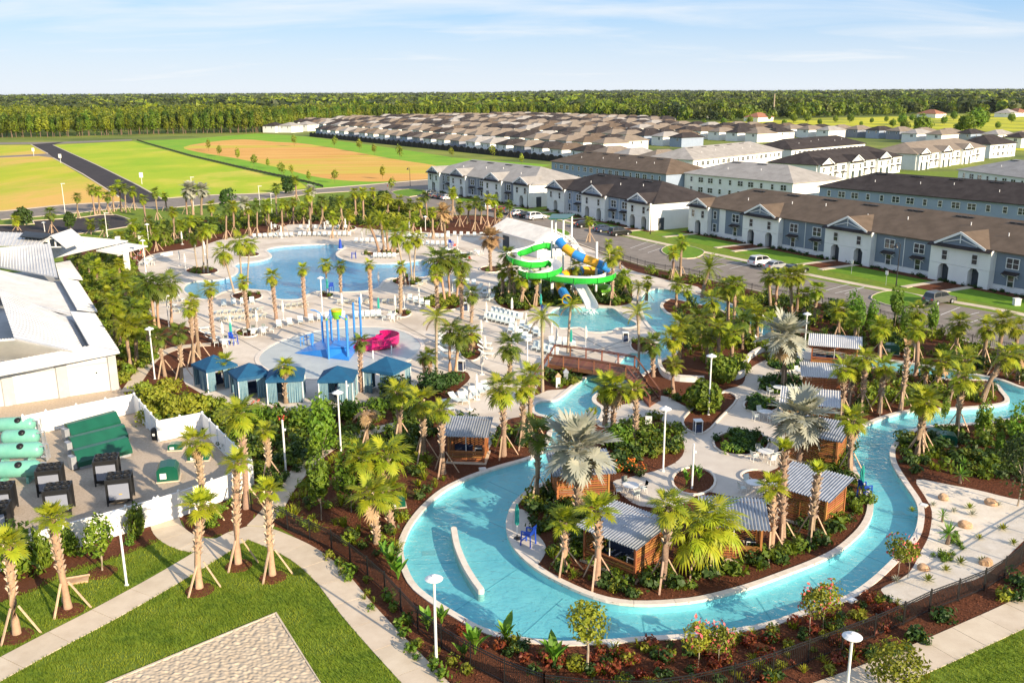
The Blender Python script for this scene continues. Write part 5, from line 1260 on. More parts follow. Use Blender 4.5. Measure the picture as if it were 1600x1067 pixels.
# young pines with tufted needles
pines = []
pt = treekind('young_pine', 'x', 'needle', 900, .95, 1.5, .17, 1.5, 21, 'palebark', .06, limbs=6)
PN = [(506,730,504,662),(495,733,492,700),(502,812,500,748),(549,800,551,735),(1360,524,1361,490),(1340,532,1341,492),(1398,510,1400,472),(1330,520,1330,480),(1412,530,1412,497),(1455,530,1456,495),(1505,610,1506,585),(1535,690,1540,650),(1585,720,1586,665),(1560,715,1560,690),(1475,660,1476,640)]
for i, r in enumerate(sorted(PN)):
    g = G(r[0], r[1]); h = AT(r[2], r[3], g.y).z; s = max(.5, h / 2.8); lab = 'young bushy pine with bright tufted needles, %s of all' % ordinal(i, len(PN))
    if i == 0: pt.location = g; pt.scale = (s * .9, s * .9, s); pt['label'] = lab; pt['group'] = 'young pines'
    else: dup(pt, g, rnd.uniform(0, 6), lab, 'young pines', (s * .9, s * .9, s))
# bushes that stand out singly
bush = {}
def bushes(rows, look, m, where, n=380, size=.2, trunk=False):
    k = (m, n, size)
    rows = sorted(rows)
    for i, (x, y, rw, rh) in enumerate(rows):
        g = G(x, y); sc = 1450 / math.hypot(g.y, 28); rx, rz_ = rw / sc, rh / sc
        if k not in bush: bush[k] = [leafmesh('foliage', m, n, 1, 1, size, 300 + q + len(bush) * 7, z0=.8, shell=.45) for q in range(3)]
        t = thing('bush', '%s, %s %s' % (look, ordinal(i, len(rows)), where) if len(rows) > 1 else '%s %s' % (look, where), 'bush', g, rnd.uniform(0, 6), look + 's ' + where)
        o = link('foliage', bush[k][i % 3], t); o.scale = (rx, rx, rz_)
        b = MB()
        for q in range(4): a = q * 1.6; b.tube([(0, 0, -.05), (math.cos(a) * rx * .4, math.sin(a) * rx * .4, rz_ * .9)], [.04, .02], 5)
        b.build('stems', MT['bark'], t)['kind'] = 'stuff'
bushes([(1098,642,32,30),(1128,600,26,26)], 'big round green bush', 'leaf', 'in the curved plaza planter', 900, .17)
bushes([(962,700,22,24)], 'dense green bush', 'leaf', 'behind the cabin by the river', 700, .17)
bushes([(615,622,28,20),(676,614,26,21),(705,602,20,14)], 'dark rounded bush', 'leafd', 'right of the teal tents', 800, .14)
bushes([(245,640,26,24),(272,656,24,24),(300,655,26,28),(325,650,20,22),(262,620,22,20),(225,625,18,20),(350,668,20,20),(235,660,20,16)], 'yellow green shrub', 'leafy', 'behind the white yard fence', 600, .16)
bushes([(395,668,24,20),(430,665,22,20),(470,668,26,20),(505,660,24,22),(545,655,22,20),(590,650,20,18),(410,690,18,14),(370,690,16,16)], 'loose green shrub', 'leaf', 'in front of the teal tents', 500, .17)
bushes([(30,900,32,50),(70,888,18,34),(110,868,16,28),(216,836,17,30)], 'clipped dark green shrub', 'leaf', 'against the white yard fence', 900, .14)
bushes([(580,325,14,11),(600,330,16,13),(622,335,18,14),(645,340,16,13),(565,335,14,11),(612,352,16,12),(632,358,14,10)], 'tall yellow green shrub', 'leafy', 'before the grey row house', 500, .2)
bushes([(985,735,12,14),(1000,742,11,11),(968,737,10,10)], 'shrub with orange flowers', 'orangeflower', 'beside the slatted river cabin', 90, .13)
bushes([(983,737,13,12),(1000,744,11,9)], 'low leafy bush among orange flowers', 'leafd', 'beside the slatted river cabin', 300, .16)
bushes([(382,655,14,16),(400,645,12,14),(446,668,16,16),(430,650,10,12)], 'shrub with red blossom', 'flower', 'below the teal tents', 70, .14)
bushes([(381,656,14,13),(401,646,12,11),(447,669,16,13)], 'leafy bush among red blossom', 'leaf', 'below the teal tents', 300, .16)
ft = treekind('flowering_tree', 'x', 'leafy', 520, .85, .85, .10, 1.35, 31, 'palebark', .035)
fl = leafmesh('blossom', 'pinkflower', 38, .9, .8, .12, 77, z0=2.15, shell=.85); link('blossom', fl, ft)
FL = [(1090,1046,1.0,'leftmost'),(1122,1042,.9,'second from left'),(1265,992,1.05,'third from left'),(1286,985,1.05,'third from right'),(1402,908,1.05,'second from right'),(1418,902,.85,'rightmost')]
for i, (x, y, s, w) in enumerate(FL):
    lab = 'small tree with red blossom along the outer river bank, %s' % w
    if i == 0: ft.location = G(x, y); ft.scale = (s,) * 3; ft['label'] = lab; ft['group'] = 'red blossom trees'
    else: dup(ft, G(x, y), i, lab, 'red blossom trees', s)
for nm, lab, m, n, rx, rz_, sz, th, sd, x, y in [('broadleaf_tree', 'slender light green tree growing before the lower river bank', 'leafy', 1000, .95, 1.25, .12, 1.9, 61, 917, 1048), ('broadleaf_tree', 'young olive green tree inside mulch ring on the front lawn', 'leaf', 900, 1.0, 1.3, .13, 1.5, 62, 160, 893), ('feathery_tree', 'pale feathery shrub tree beside the bottom right lamp', 'leafy', 1500, 1.5, 1.0, .11, .8, 63, 1395, 1085), ('broadleaf_tree', 'multi stemmed tree at right edge of the sand garden', 'leafd', 1100, 1.8, 2.0, .16, 2.4, 64, 1590, 790), ('broadleaf_tree', 'dark green round tree beside the far left car park', 'leafd', 500, 2.0, 1.9, .4, 1.0, 65, 38, 352), ('broadleaf_tree', 'slim tree beside the painted bays left of the palms', 'leafd', 400, 1.2, 1.8, .35, 1.2, 66, 110, 362), ('broadleaf_tree', 'dark bushy tree by the cross road island', 'leafd', 500, 1.6, 1.2, .4, .6, 67, 600, 312), ('broadleaf_tree', 'dark green tree among palms behind the pool', 'leafd', 500, 1.7, 2.2, .4, 2.0, 68, 354, 330), ('broadleaf_tree', 'small dark tree at the far end of the green field', 'leafd', 400, 2, 2.6, .5, .8, 69, 451, 303)]:
    o = treekind(nm, lab, m, n, rx, rz_, sz, th, sd, 'palebark', .08, limbs=6); o.location = G(x, y)
ringmulch(160, 894, .9)
# plants with large broad leaves
def broad(px, py, s, label, n=11):
    t = thing('broad_leaf_plant', label, 'plant', G(px, py), rnd.uniform(0, 6), 'broad leaf plants', s * .82)
    for i in range(n):
        a = i * 2.4; el = rnd.uniform(1.08, 1.5); k = rnd.uniform(.7, 1.2)
        if ('bl', i % 3) not in FM:
            b = MB(); r = random.Random(i); b.tube([(0, 0, 0), (.6, 0, .05)], [.025, .015], 5); ws = [0, .13, .19, .20, .17, .1, 0]
            for j in range(6):
                x0, x1 = .6 + j * .16, .6 + (j + 1) * .16; z0, z1 = .05 - .009 * j * j, .05 - .009 * (j + 1) ** 2
                for sg in (-1, 1): b.add([(x0, 0, z0), (x1, 0, z1), (x1, sg * ws[j + 1], z1 + .05), (x0, sg * ws[j], z0 + .05)], [(0, 1, 2, 3)])
            FM[('bl', i % 3)] = b.mesh('leaf', MT['banana'])
        o = link('leaf', FM[('bl', i % 3)], t); o.rotation_euler = (Matrix.Rotation(a, 3, 'Z') @ Matrix.Rotation(-el, 3, 'Y')).to_euler(); o.scale = (k,) * 3
for i, r in enumerate([(742,1022,1.35),(790,1005,1.15),(866,1042,1.25),(668,985,.95),(690,975,.8),(612,890,1.05),(622,905,1.1),(600,868,.8),(607,880,.9),(725,1030,.8)]):
    broad(*r, 'plant with large upright paddle leaves by the fence, %s' % ordinal(sorted([742,790,866,668,690,612,622,600,607,725]).index(r[0]), 10))
for i, r in enumerate([(1072,758,.9),(1092,752,.8),(1084,745,.8)]): broad(*r, 'paddle leaf plant in the plaza bed beside the white post, %s' % ['leftmost', 'rightmost', 'middle one'][i])
# desert garden
GA = [(1482,870),(1530,842),(1567,828),(1519,805),(1400,908),(1450,908),(1478,892),(1535,880),(1501,880),(1490,800),(1458,790),(1515,795),(1560,790),(1583,850),(1425,800)]
for i, (x, y) in enumerate(sorted(GA)):
    t = thing('agave', 'spiky agave rosette in the pale sand garden, %s' % ordinal(i, len(GA)), 'plant', G(x, y), rnd.uniform(0, 6), 'agaves in the sand garden', rnd.uniform(.7, 1.1))
    b = MB(); V, F_ = [], []
    for q in range(20):
        a = q * 2.4; el = .25 + 1.1 * q / 20; leaflet(V, F_, Vector((0, 0, .05)), Vector((math.cos(a) * math.cos(el), math.sin(a) * math.cos(el), math.sin(el))), Vector((0, 0, 1)), .55, .05, .1)
    b.add(V, F_); b.build('leaves', MT['silver' if i % 3 == 0 else 'leafy'], t)['kind'] = 'stuff'
RK = [(1474,777,13,9),(1508,820,15,11),(1548,785,14,10),(1540,878,18,10),(1444,886,15,9)]
for i, (x, y, w, h) in enumerate(sorted(RK)):
    bm = bmesh.new(); bmesh.ops.create_icosphere(bm, subdivisions=3, radius=1); r = np.random.RandomState(i); dirs = r.normal(0, 1, (9, 3)); dirs /= np.linalg.norm(dirs, axis=1)[:, None]
    for v in bm.verts:
        k = min(1.0, min((.62 + .3 * r2_) / max(.05, float(np.dot(v.co, d))) if np.dot(v.co, d) > .3 else 9 for d, r2_ in zip(dirs, np.linspace(0, 1, 9)))); v.co *= k * (1 + .03 * math.sin(v.co.x * 9 + i) * math.sin(v.co.y * 8))
    me = bpy.data.meshes.new('boulder'); bm.to_mesh(me); bm.free(); me.materials.append(MT['rock']); sc_ = 1450 / G(x, y).y
    o = link('boulder', me, None, G(x, y, .12), i * 1.3); o.scale = (w / sc_ * .8, w / sc_ * .65, h / sc_ * .8); tag(o, 'orange brown boulder in the pale sand garden, %s' % ordinal(i, 5), 'boulder', 'boulders in the sand garden')
for i, (x, y, s) in enumerate([(1480,850,1.3),(1472,815,.8),(1500,755,1.2),(1505,735,.9)]):
    t = thing('yucca', 'bushy yucca with long thin leaves by the sand garden, %s' % ['front one', 'second one', 'third one', 'rearmost'][i], 'plant', G(x, y), i, 'yuccas by the sand garden', s)
    b = MB(); b.tube([(0, 0, 0), (.05, 0, .6)], [.1, .08], 6); b.build('stem', MT['bark'], t)
    for q in range(26):
        o = link('leaf', fm('yucca', q % 3, 'banana'), t, (0, 0, .6)); o.rotation_euler = (Matrix.Rotation(q * 2.4, 3, 'Z') @ Matrix.Rotation(-rad(80 - q * 4.2), 3, 'Y')).to_euler()
# low cover : grasses, ground cover and shrub masses nobody could count
def scatter(px, dens, seed, allowed=SOIL):
    pl = P2(GL(px)); a = np.array(pl); r = np.random.RandomState(seed); ar = abs(area2([Vector(p + (0,)) for p in pl])) / 2
    out = []; bb_ = (a[:, 0].max() - a[:, 0].min()) * (a[:, 1].max() - a[:, 1].min())
    for k in range(int(bb_ * dens)):
        x = r.uniform(a[:, 0].min(), a[:, 0].max()); y = r.uniform(a[:, 1].min(), a[:, 1].max())
        if inside(x, y, pl) and region_at(x, y) in allowed: out.append((x, y, 0))
    return out
SH = [tm(90, .55, .42, .15, 500 + i, z0=.34, shell=.4) for i in range(4)]
SHT = [tm(110, .85, .95, .22, 520 + i, z0=.8, shell=.4) for i in range(4)]
def tuft(seed, n=26, L=.7):
    V, F_ = [], []; r = random.Random(seed)
    for i in range(n):
        a = r.uniform(0, 6.28); el = r.uniform(.5, 1.45); d = Vector((math.cos(a) * math.cos(el), math.sin(a) * math.cos(el), math.sin(el))); s = d.cross(Vector((0, 0, 1))).normalized() * .02
        p0 = Vector((r.uniform(-.1, .1), r.uniform(-.1, .1), 0)); p1 = p0 + d * L * .6; p2 = p0 + d * L - Vector((0, 0, .18)); o = len(V); V += [p0 - s, p0 + s, p1 + s, p1 - s, p2 + s * .3, p2 - s * .3]; F_ += [(o, o + 1, o + 2, o + 3), (o + 3, o + 2, o + 4, o + 5)]
    return np.array([tuple(v) for v in V]), np.array(F_, dtype=np.int32)
GT = [tuft(i) for i in range(4)]
def mass(name, tm_, polys, m, dens, s, seed):
    p = sum([scatter(q, dens, seed + i) for i, q in enumerate(polys)], [])
    if p: numpy_mass(name, tm_, p, [rnd.uniform(*s) for _ in p], m)
DENSE = [[(105,405),(200,395),(215,430),(240,470),(225,500),(250,560),(190,600),(130,450)], [(100,380),(240,340),(480,315),(700,320),(700,358),(560,352),(450,346),(300,375),(210,400)], [(1040,470),(1140,490),(1240,560),(1160,590),(1060,560),(1065,505)], [(1320,575),(1420,590),(1540,600),(1575,625),(1500,636),(1400,640),(1340,650)], [(1000,425),(1080,435),(1200,465),(1310,485),(1460,522),(1600,562),(1600,600),(1420,560),(1240,535),(1120,460)]]
mass('low_shrubs', SH, DENSE[:1], 'leafy', .5, (.6, 1.4), 3); mass('low_shrubs', SH, DENSE[:1], 'leaf', .5, (.6, 1.4), 4)
mass('shrub_mass', SHT, DENSE[1:], 'leaf', .12, (.5, 1.1), 1)
mass('shrub_mass', SHT, DENSE[1:], 'leafd', .10, (.5, 1.1), 11)
mass('shrub_mass', SHT, DENSE[1:] + [[(560,300),(720,300),(720,345),(560,345)]], 'leafy', .07, (.5, 1.0), 21)
MIDX = [[(420,805),(480,728),(560,704),(660,704),(700,748),(640,800),(618,850),(630,900),(560,865),(480,825)]]
mass('low_shrubs', SH, MIDX, 'leafd', .16, (.5, 1.2), 131); mass('low_shrubs', SH, MIDX, 'leaf', .16, (.5, 1.1), 132); mass('grass_tufts', GT, MIDX, 'frond', .5, (.7, 1.5), 133)
MID = [[(215,610),(400,640),(640,620),(700,660),(640,720),(560,700),(480,720),(430,780),(400,760),(330,680),(250,680)], [(700,640),(770,700),(840,700),(850,665),(780,680)], [(1300,640),(1340,650),(1330,740),(1360,790),(1300,850),(1200,890),(1000,940),(860,890),(800,840),(800,800),(870,750),(900,800),(1000,900),(1200,870)], [(1400,680),(1600,660),(1620,760),(1480,740),(1430,745)], [(840,585),(940,575),(880,610)], [(980,620),(1060,610),(1090,635),(1020,660)], SLIDEBED, [(970,650),(1060,665),(1060,710),(960,740)]]
mass('low_shrubs', SH, MID, 'leaf', .6, (.6, 1.4), 31)
mass('low_shrubs', SH, MID, 'leafd', .5, (.6, 1.4), 41)
mass('low_shrubs', SH, MID, 'leafy', .22, (.5, 1.1), 51)
mass('grass_tufts', GT, MID + DENSE, 'frond', .5, (.6, 1.3), 61)
FENCEB = [[(400,806),(450,832),(523,866),(600,930),(662,1000),(760,1062),(850,1105),(700,1120),(640,1030),(560,935),(500,875),(430,825)]]
mass('fence_planting', SH, FENCEB, 'leafy', .5, (.4, .8), 71); mass('fence_planting', SH, FENCEB, 'leaf', .7, (.4, .9), 72); mass('grass_tufts', GT, FENCEB, 'leafy', .8, (.5, .9), 73)
LOWB = [[(700,980),(840,1010),(1000,1010),(1200,990),(1330,945),(1400,930),(1430,950),(1330,1040),(1200,1100),(900,1100)]]
mass('low_shrubs', SH, LOWB, 'leafy', .32, (.4, .9), 81); mass('red_cover', SH, LOWB, 'redleaf', .9, (.4, .9), 82); mass('grass_tufts', GT, LOWB, 'frond', .9, (.5, 1.0), 83); mass('low_shrubs', SH, LOWB, 'leafd', .6, (.4, .8), 84)
LOWR = [[(1330,1040),(1440,975),(1560,925),(1620,890),(1680,850),(1700,880),(1600,940),(1430,1015)]]
mass('low_shrubs', SH, LOWR, 'leafd', .8, (.6, 1.2), 91); mass('low_shrubs', SH, LOWR, 'leafy', .4, (.5, 1.0), 92)
BED = [[(x + rx * math.cos(a * .7), y + ry * math.sin(a * .7)) for a in range(9)] for x, y, rx, ry in BEDS['plaza_bed'][:4]]
mass('bed_planting', SH, BED, 'leafd', 2.2, (.6, 1.0), 101); mass('bed_planting', SH, BED, 'leaf', 1.0, (.5, .9), 102)
mass('bed_planting', SH, [[(x + rx * math.cos(a * .7), y + ry * math.sin(a * .7)) for a in range(9)] for x, y, rx, ry in BEDS['pool_bed']], 'leaf', .5, (.5, 1.0), 103)
mass('bed_planting', SH, [[(670,478),(722,478),(722,466),(670,466)]], 'leafy', 1.2, (.8, 1.3), 104)
mass('low_shrubs', SH, [[(0,880),(60,880),(245,822),(250,842),(110,890),(0,930)]], 'leaf', .35, (.4, .8), 105); mass('low_shrubs', SH, [[(300,810),(390,775),(395,800),(330,838)]], 'leaf', .9, (.4, .8), 106)
mass('garden_cover', SH, [[(1478,828),(1500,840),(1505,862),(1480,878),(1450,872),(1440,864),(1470,862),(1485,850)]], 'leaf', 0, (.3, .5), 107)
p = scatter([(1475,822),(1498,835),(1504,862),(1480,880),(1446,870),(1445,860),(1470,866),(1488,852)], 4, 108, {'sand_garden'}); numpy_mass('garden_cover', SH, p, [rnd.uniform(.35, .55) for _ in p], 'leaf')
for k, A_, B_ in ((0, A3, A3 + d3 * L3), (1, A2, B2), (2, A1, B1)):
    f, L = FR[k]; p = [tuple(f(rnd.uniform(0, L), rnd.uniform(.4, 1.7))) for _ in range(int(L * 1.6))]; numpy_mass('house_planting', SH, p, [rnd.uniform(.4, .8) for _ in p], 'leafd')
# lawn blades and loose bark chips near the camera
def blades(name, px, dens, m, allowed, L=.085, w=.014, seed=5, chip=False):
    pl = P2(GL(px)); a = np.array(pl); r = np.random.RandomState(seed); ar = abs(area2([Vector(p + (0,)) for p in pl])) / 2
    n = int(ar * dens); x = r.uniform(a[:, 0].min(), a[:, 0].max(), n * 2); y = r.uniform(a[:, 1].min(), a[:, 1].max(), n * 2)
    own = {}
    keep = []; bw = [[(q.x, q.y) for q in w_] for w_ in WALKS]; bbx = [(min(p[0] for p in w_), max(p[0] for p in w_), min(p[1] for p in w_), max(p[1] for p in w_)) for w_ in bw]
    for i in range(len(x)):
        if len(keep) >= n: break
        if not inside(x[i], y[i], pl): continue
        c = (int(x[i] * 2.5), int(y[i] * 2.5))
        if c not in own: own[c] = region_at((c[0] + .5) / 2.5, (c[1] + .5) / 2.5)
        if own[c] in allowed and not any(q[0] <= x[i] <= q[1] and q[2] <= y[i] <= q[3] and inside(x[i], y[i], w_) for w_, q in zip(bw, bbx)): keep.append(i)
    x, y = x[keep], y[keep]; n = len(x); th = r.uniform(0, 6.28, n); c, s = np.cos(th), np.sin(th)
    V = np.zeros((n, 4, 3)); l = L * r.uniform(.6, 1.4, n)
    if chip:
        z = r.uniform(.01, .05, n); t1 = r.uniform(-.03, .03, n)
        for k, (u, v) in enumerate(((-1, -.4), (1, -.4), (1, .4), (-1, .4))):
            V[:, k, 0] = x + c * u * l - s * v * l * .5; V[:, k, 1] = y + s * u * l + c * v * l * .5; V[:, k, 2] = z + u * t1 * .5 + v * t1
    else:
        ln = r.uniform(-.7, .7, (n, 2)) * l[:, None]
        for k, (u, v) in enumerate(((-1, 0), (1, 0), (.4, 1), (-.4, 1))):
            V[:, k, 0] = x + c * u * w + v * ln[:, 0]; V[:, k, 1] = y + s * u * w + v * ln[:, 1]; V[:, k, 2] = v * l
    me = bpy.data.meshes.new(name); me.vertices.add(n * 4); me.vertices.foreach_set('co', V.astype(np.float32).ravel()); me.loops.add(n * 4); me.loops.foreach_set('vertex_index', np.arange(n * 4, dtype=np.int32))
    me.polygons.add(n); me.polygons.foreach_set('loop_start', np.arange(0, n * 4, 4, dtype=np.int32)); me.polygons.foreach_set('loop_total', np.full(n, 4, dtype=np.int32)); me.materials.append(MT[m]); me.update(calc_edges=True)
    link(name, me, kind='stuff')
MT['blade'] = leafmat('grass_blade', (.07, .13, .008), (.25, .30, .02), .35, .25, 0)
MT['blade'].node_tree.nodes['Principled BSDF'].inputs['Roughness'].default_value = .7
blades('grass_blades', [(-20,880),(330,820),(430,850),(560,960),(690,1090),(690,1130),(-20,1130)], 130, 'blade', {'lawn'}, .09, .02)
blades('grass_blades', [(1440,1120),(1440,1040),(1620,950),(1700,1000),(1700,1120)], 130, 'blade', {'lawn'}, .09, .02, 6)
MT['chip'] = mat('bark_chip', (.23, .085, .045), (.075, .03, .018), 3, .9, coord='World', spec=.1)
blades('bark_chips', [(395,790),(640,660),(780,690),(1300,640),(1500,660),(1620,760),(1600,940),(1330,1062),(1280,1125),(720,1125)], 34, 'chip', SOIL, .05, seed=8, chip=True)
# ------------------------------------------------------------------ fences
def vinyl(px, label, skip=()):
    l = [G(*p) for p in px]; t = thing('vinyl_fence', label, 'fence', (0, 0, 0), 0, 'white vinyl fence runs round the yard'); H = 1.85
    for a, c in zip(l, l[1:]):
        n = max(1, round((c - a).length / 2.1))
        for i in range(n):
            p, q = a.lerp(c, i / n), a.lerp(c, (i + 1) / n); b = MB(); up = Vector((0, 0, H / 2)); b.bar(p + up, q + up, .05, H - .12)
            b.bar(p + Vector((0, 0, .12)), q + Vector((0, 0, .12)), .09, .16); b.bar(p + Vector((0, 0, H - .07)), q + Vector((0, 0, H - .07)), .09, .13); b.build('panel', MT['vinyl'], t)
            b = MB(); b.box((p.x, p.y, (H + .06) / 2), (.14, .14, H + .06)); b.lathe([(.11, 0), (.11, .04), (.01, .13)], (p.x, p.y, H + .06), 4); b.build('post', MT['vinyl'], t)
    b = MB(); p = l[-1]; b.box((p.x, p.y, .95), (.14, .14, 1.95)); b.build('post', MT['vinyl'], t)
vinyl([(40,682),(76,674),(212,645)], 'rear run of the white vinyl fence below the clubhouse doors')
vinyl([(213,646),(249,690),(318,676)], 'stepped middle run of the white vinyl fence with inner corner')
vinyl([(319,677),(396,757),(383,770)], 'right run of the white vinyl fence beside the palms')
vinyl([(-80,918),(59,874),(245,819),(250,817)], 'front run of the white vinyl fence behind clipped shrubs')
vinyl([(251,817),(283,807),(383,770)], 'short white vinyl fence run with the gate at the footpath')
def picket(px, label, H=1.35, step=.12, pw=.022, postgap=2.3):
    l = resample(smooth(GL(px), False, 4), postgap); t = thing('metal_fence', label, 'fence', (0, 0, 0), 0, 'black metal picket fences'); pk = MB()
    for a, c in zip(l, l[1:]):
        n = max(2, int((c - a).length / step))
        for i in range(1, n):
            p = a.lerp(c, i / n); pk.box((p.x, p.y, H / 2), (pw, pw, H))
        for z in (.15, H - .18, H - .03):
            b = MB(); b.bar(a + Vector((0, 0, z)), c + Vector((0, 0, z)), .035, .04); b.build('rail', MT['black'], t)
    for a in l: b = MB(); b.box((a.x, a.y, H / 2 + .05), (.07, .07, H + .1)); b.build('post', MT['black'], t)
    pk.build('pickets', MT['black'], t)['kind'] = 'stuff'
picket([(393,797),(450,828),(523,862),(600,925),(662,993),(760,1055),(850,1092)], 'black metal picket fence between front footpath and lazy river')
picket([(850,1092),(1000,1103),(1140,1078),(1250,1040),(1393,985),(1436,962),(1546,918),(1600,878),(1720,800)], 'black metal picket fence along the lower edge and the sand garden')
picket([(1790,655),(1600,562),(1537,547),(1453,521),(1368,499),(1300,482),(1195,463),(1080,434),(1012,422),(936,397)], 'black metal picket fence along the car park', step=.2)
picket([(212,640),(235,632),(262,648)], 'short black metal fence beside the clubhouse corner')
# ------------------------------------------------------------------ equipment yard
def tank(px, py, L, label, rz=.12, z=0.0):
    t = thing('filter_tank', label, 'tank', G(px, py), rz, 'mint green filter tanks'); r = .62
    b = MB(); b.lathe([(.02, -L / 2 - .30), (.28, -L / 2 - .26), (.5, -L / 2 - .12), (r, -L / 2 + .08), (r, L / 2 - .08), (.5, L / 2 + .12), (.28, L / 2 + .26), (.02, L / 2 + .30)], (0, 0, 1.0 + z), 20, axis='X'); b.build('shell', MT['mint'], t, sm=True)
    b = MB(); b.lathe([(.25, -.06), (.27, 0), (.25, .05), (.17, .06), (.16, .03), (.1, .07), (.08, .11), (.01, .12)], (0, 0, 0), 16); o = b.build('hatch', MT['black'], t); o.location = (L * .12, -r * .64, 1.0 + z + r * .77); o.rotation_euler = (.69, 0, 0)
    for x in (-L * .3, L * .3): b = MB(); b.box((x, 0, .22 + z / 2), (.18, 1.1, .5 + z)); b.build('saddle', MT['mint'], t)
    b = MB()
    for k, (y, zz) in enumerate([(-.35, .5), (.0, .9), (.35, .55), (.3, 1.3), (-.3, 1.35)]): b.tube([(L / 2 + .2, y, zz + z), (L / 2 + .55, y, zz + z), (L / 2 + .55, y + .1, .1)], .07, 7)
    b.build('pipework', MT['steel'], t)['kind'] = 'stuff'
tank(28,680,2.6,'mint green tank nearest the clubhouse wall, rearmost of four'); tank(35,700,2.4,'mint green tank second from the rear, half hidden'); tank(30,722,3.3,'mint green tank third from the rear with large black hatch'); tank(28,752,3.0,'mint green tank in front, beside the black chillers')
def chiller(px, py, label, rz=.28):
    t = thing('chiller', label, 'chiller', G(px, py), rz, 'chillers in the yard'); w, d, h = 1.6, 1.5, 1.85
    b = MB(); b.box((0, 0, h / 2 + .1), (w - .1, d - .1, h - .2)); b.build('casing', MT['black'], t)
    b = MB()
    for x in (-w / 2, w / 2):
        for y in (-d / 2, d / 2): b.box((x, y, h / 2), (.1, .1, h))
    b.box((0, 0, h + .06), (w + .1, d + .1, .12)); b.build('frame', MT['black'], t)
    b = MB(); b.box((0, -d / 2 - .0, h * .55), (w - .25, .06, h * .62)); b.build('panel', MT['w_grey'], t)
    for i in range(3):
        for j in range(2):
            b = MB(); b.lathe([(.24, .12), (.26, .22), (.21, .22), (.20, .14), (.06, .14), (.05, .18), (.01, .18)], (-.53 + i * .53, -.36 + j * .72, h), 14); b.build('fan', MT['black'], t)
    b = MB(); b.box((.1, -d / 2 - .04, h * .45), (.2, .02, .05)); b.build('label_plate', MT['yellow_p'], t)
for p, l in [((82,768), 'black and grey chiller behind the front left one'), ((95,800), 'black and grey chiller front left beside the tanks'), ((170,752), 'black and grey chiller right of the green covers, rear one'), ((190,782), 'black and grey chiller front right behind the clipped shrub'), ((5,800), 'black chiller cut by the left picture edge, rear'), ((-2,832), 'black chiller cut by the left picture edge, front')]: chiller(p[0], p[1], l)
def cover(px0, px1, dep, h, label):
    a, c = G(*px0), G(*px1); t = thing('equipment_cover', label, 'cover', a, math.atan2(c.y - a.y, c.x - a.x), 'dark green covers'); L = (c - a).length
    b = MB(); b.add([(0, 0, .25), (0, dep, .25), (0, dep, h), (0, dep * .55, h), (0, 0, h * .45), (L, 0, .25), (L, dep, .25), (L, dep, h), (L, dep * .55, h), (L, 0, h * .45)], [(0, 1, 2, 3, 4)[::-1], (5, 6, 7, 8, 9), (0, 4, 9, 5)[::-1], (4, 3, 8, 9)[::-1], (3, 2, 7, 8)[::-1], (2, 1, 6, 7)[::-1]]); b.build('hood', MT['pumpgreen'], t)
    b = MB(); b.box((L / 2, dep / 2, .13), (L - .2, dep - .2, .26)); b.build('base', MT['steel'], t)
    b = MB(); b.box((-.22, dep * .5, .6), (.4, dep * .6, 1.0)); b.build('control_box', MT['steel'], t)
cover((113,690),(190,668),1.1,1.35,'long dark green cover, rear one of three'); cover((117,712),(202,690),1.1,1.35,'long dark green cover, middle one of three'); cover((124,735),(208,712),1.2,1.4,'long dark green cover, front one of three')
def humpbox(px, py, w, d, h, rz, label, name='pump_cover'):
    t = thing(name, label, 'cover', G(px, py), rz, None)
    b = MB(); pr = [(-w / 2, 0), (-w / 2, h * .72), (-w * .36, h * .94), (0, h), (w * .36, h * .94), (w / 2, h * .72), (w / 2, 0)]; b.extr(pr, -d / 2, d / 2); b.build('hood', MT['pumpgreen'], t)
    b = MB(); b.box((0, 0, .04), (w + .16, d + .16, .08)); b.build('base', MT['concrete'], t)
    b = MB(); b.box((-w * .2, -d / 2 - .02, h * .4), (w * .3, .04, h * .35)); b.build('plate', MT['whitemetal'], t)
humpbox(264,747,1.5,1.5,1.25,.25,'rounded dark green pump cover alone in the yard'); humpbox(312,716,1.6,1.2,.6,.1,'flat dark green cover near the right yard fence'); humpbox(275,702,1.1,.7,.6,.1,'small dark green cover beside the inner fence corner')
humpbox(1478,693,1.5,1.1,.95,-.3,'dark green utility box with rounded lid by the right river bank'); humpbox(1460,683,1.2,.8,.7,-.3,'lower dark green utility box behind the bigger one'); humpbox(1392,552,1.7,1.2,1.1,-.4,'dark green utility cover among palms near the car park'); humpbox(622,790,1.0,.8,.6,.2,'small dark green box beside the thick palm clump')
t = thing('waste_bin', 'black round waste barrel beside the yard fence', 'bin', G(243, 686)); b = MB(); b.lathe([(.28, 0), (.32, .4), (.3, .85), (.33, .88), (.2, 1.0), (.01, 1.02)], n=14); b.build('barrel', MT['black'], t); b = MB(); b.box((0, -.31, .5), (.2, .03, .2)); b.build('label_plate', MT['whitemetal'], t)
t = thing('clay_pot', 'orange pot standing in the far yard corner', 'pot', G(225, 655)); b = MB(); b.lathe([(.18, 0), (.34, .5), (.36, .55), (.3, .55), (.2, .3)], n=12); b.build('pot', MT['rock'], t)
for i, (x, y) in enumerate([(233,668),(228,662)]):
    t = thing('plastic_jug', ['white chemical jug nearer the black barrel', 'white chemical jug nearer the orange pot'][i], 'jug', G(x, y), i); b = MB(); b.box((0, 0, .3), (.45, .4, .6), taper=.85); b.build('body', MT['whitemetal'], t); b = MB(); b.lathe([(.07, .6), (.07, .72), (.01, .72)], n=8); b.build('cap', MT['blue'], t)
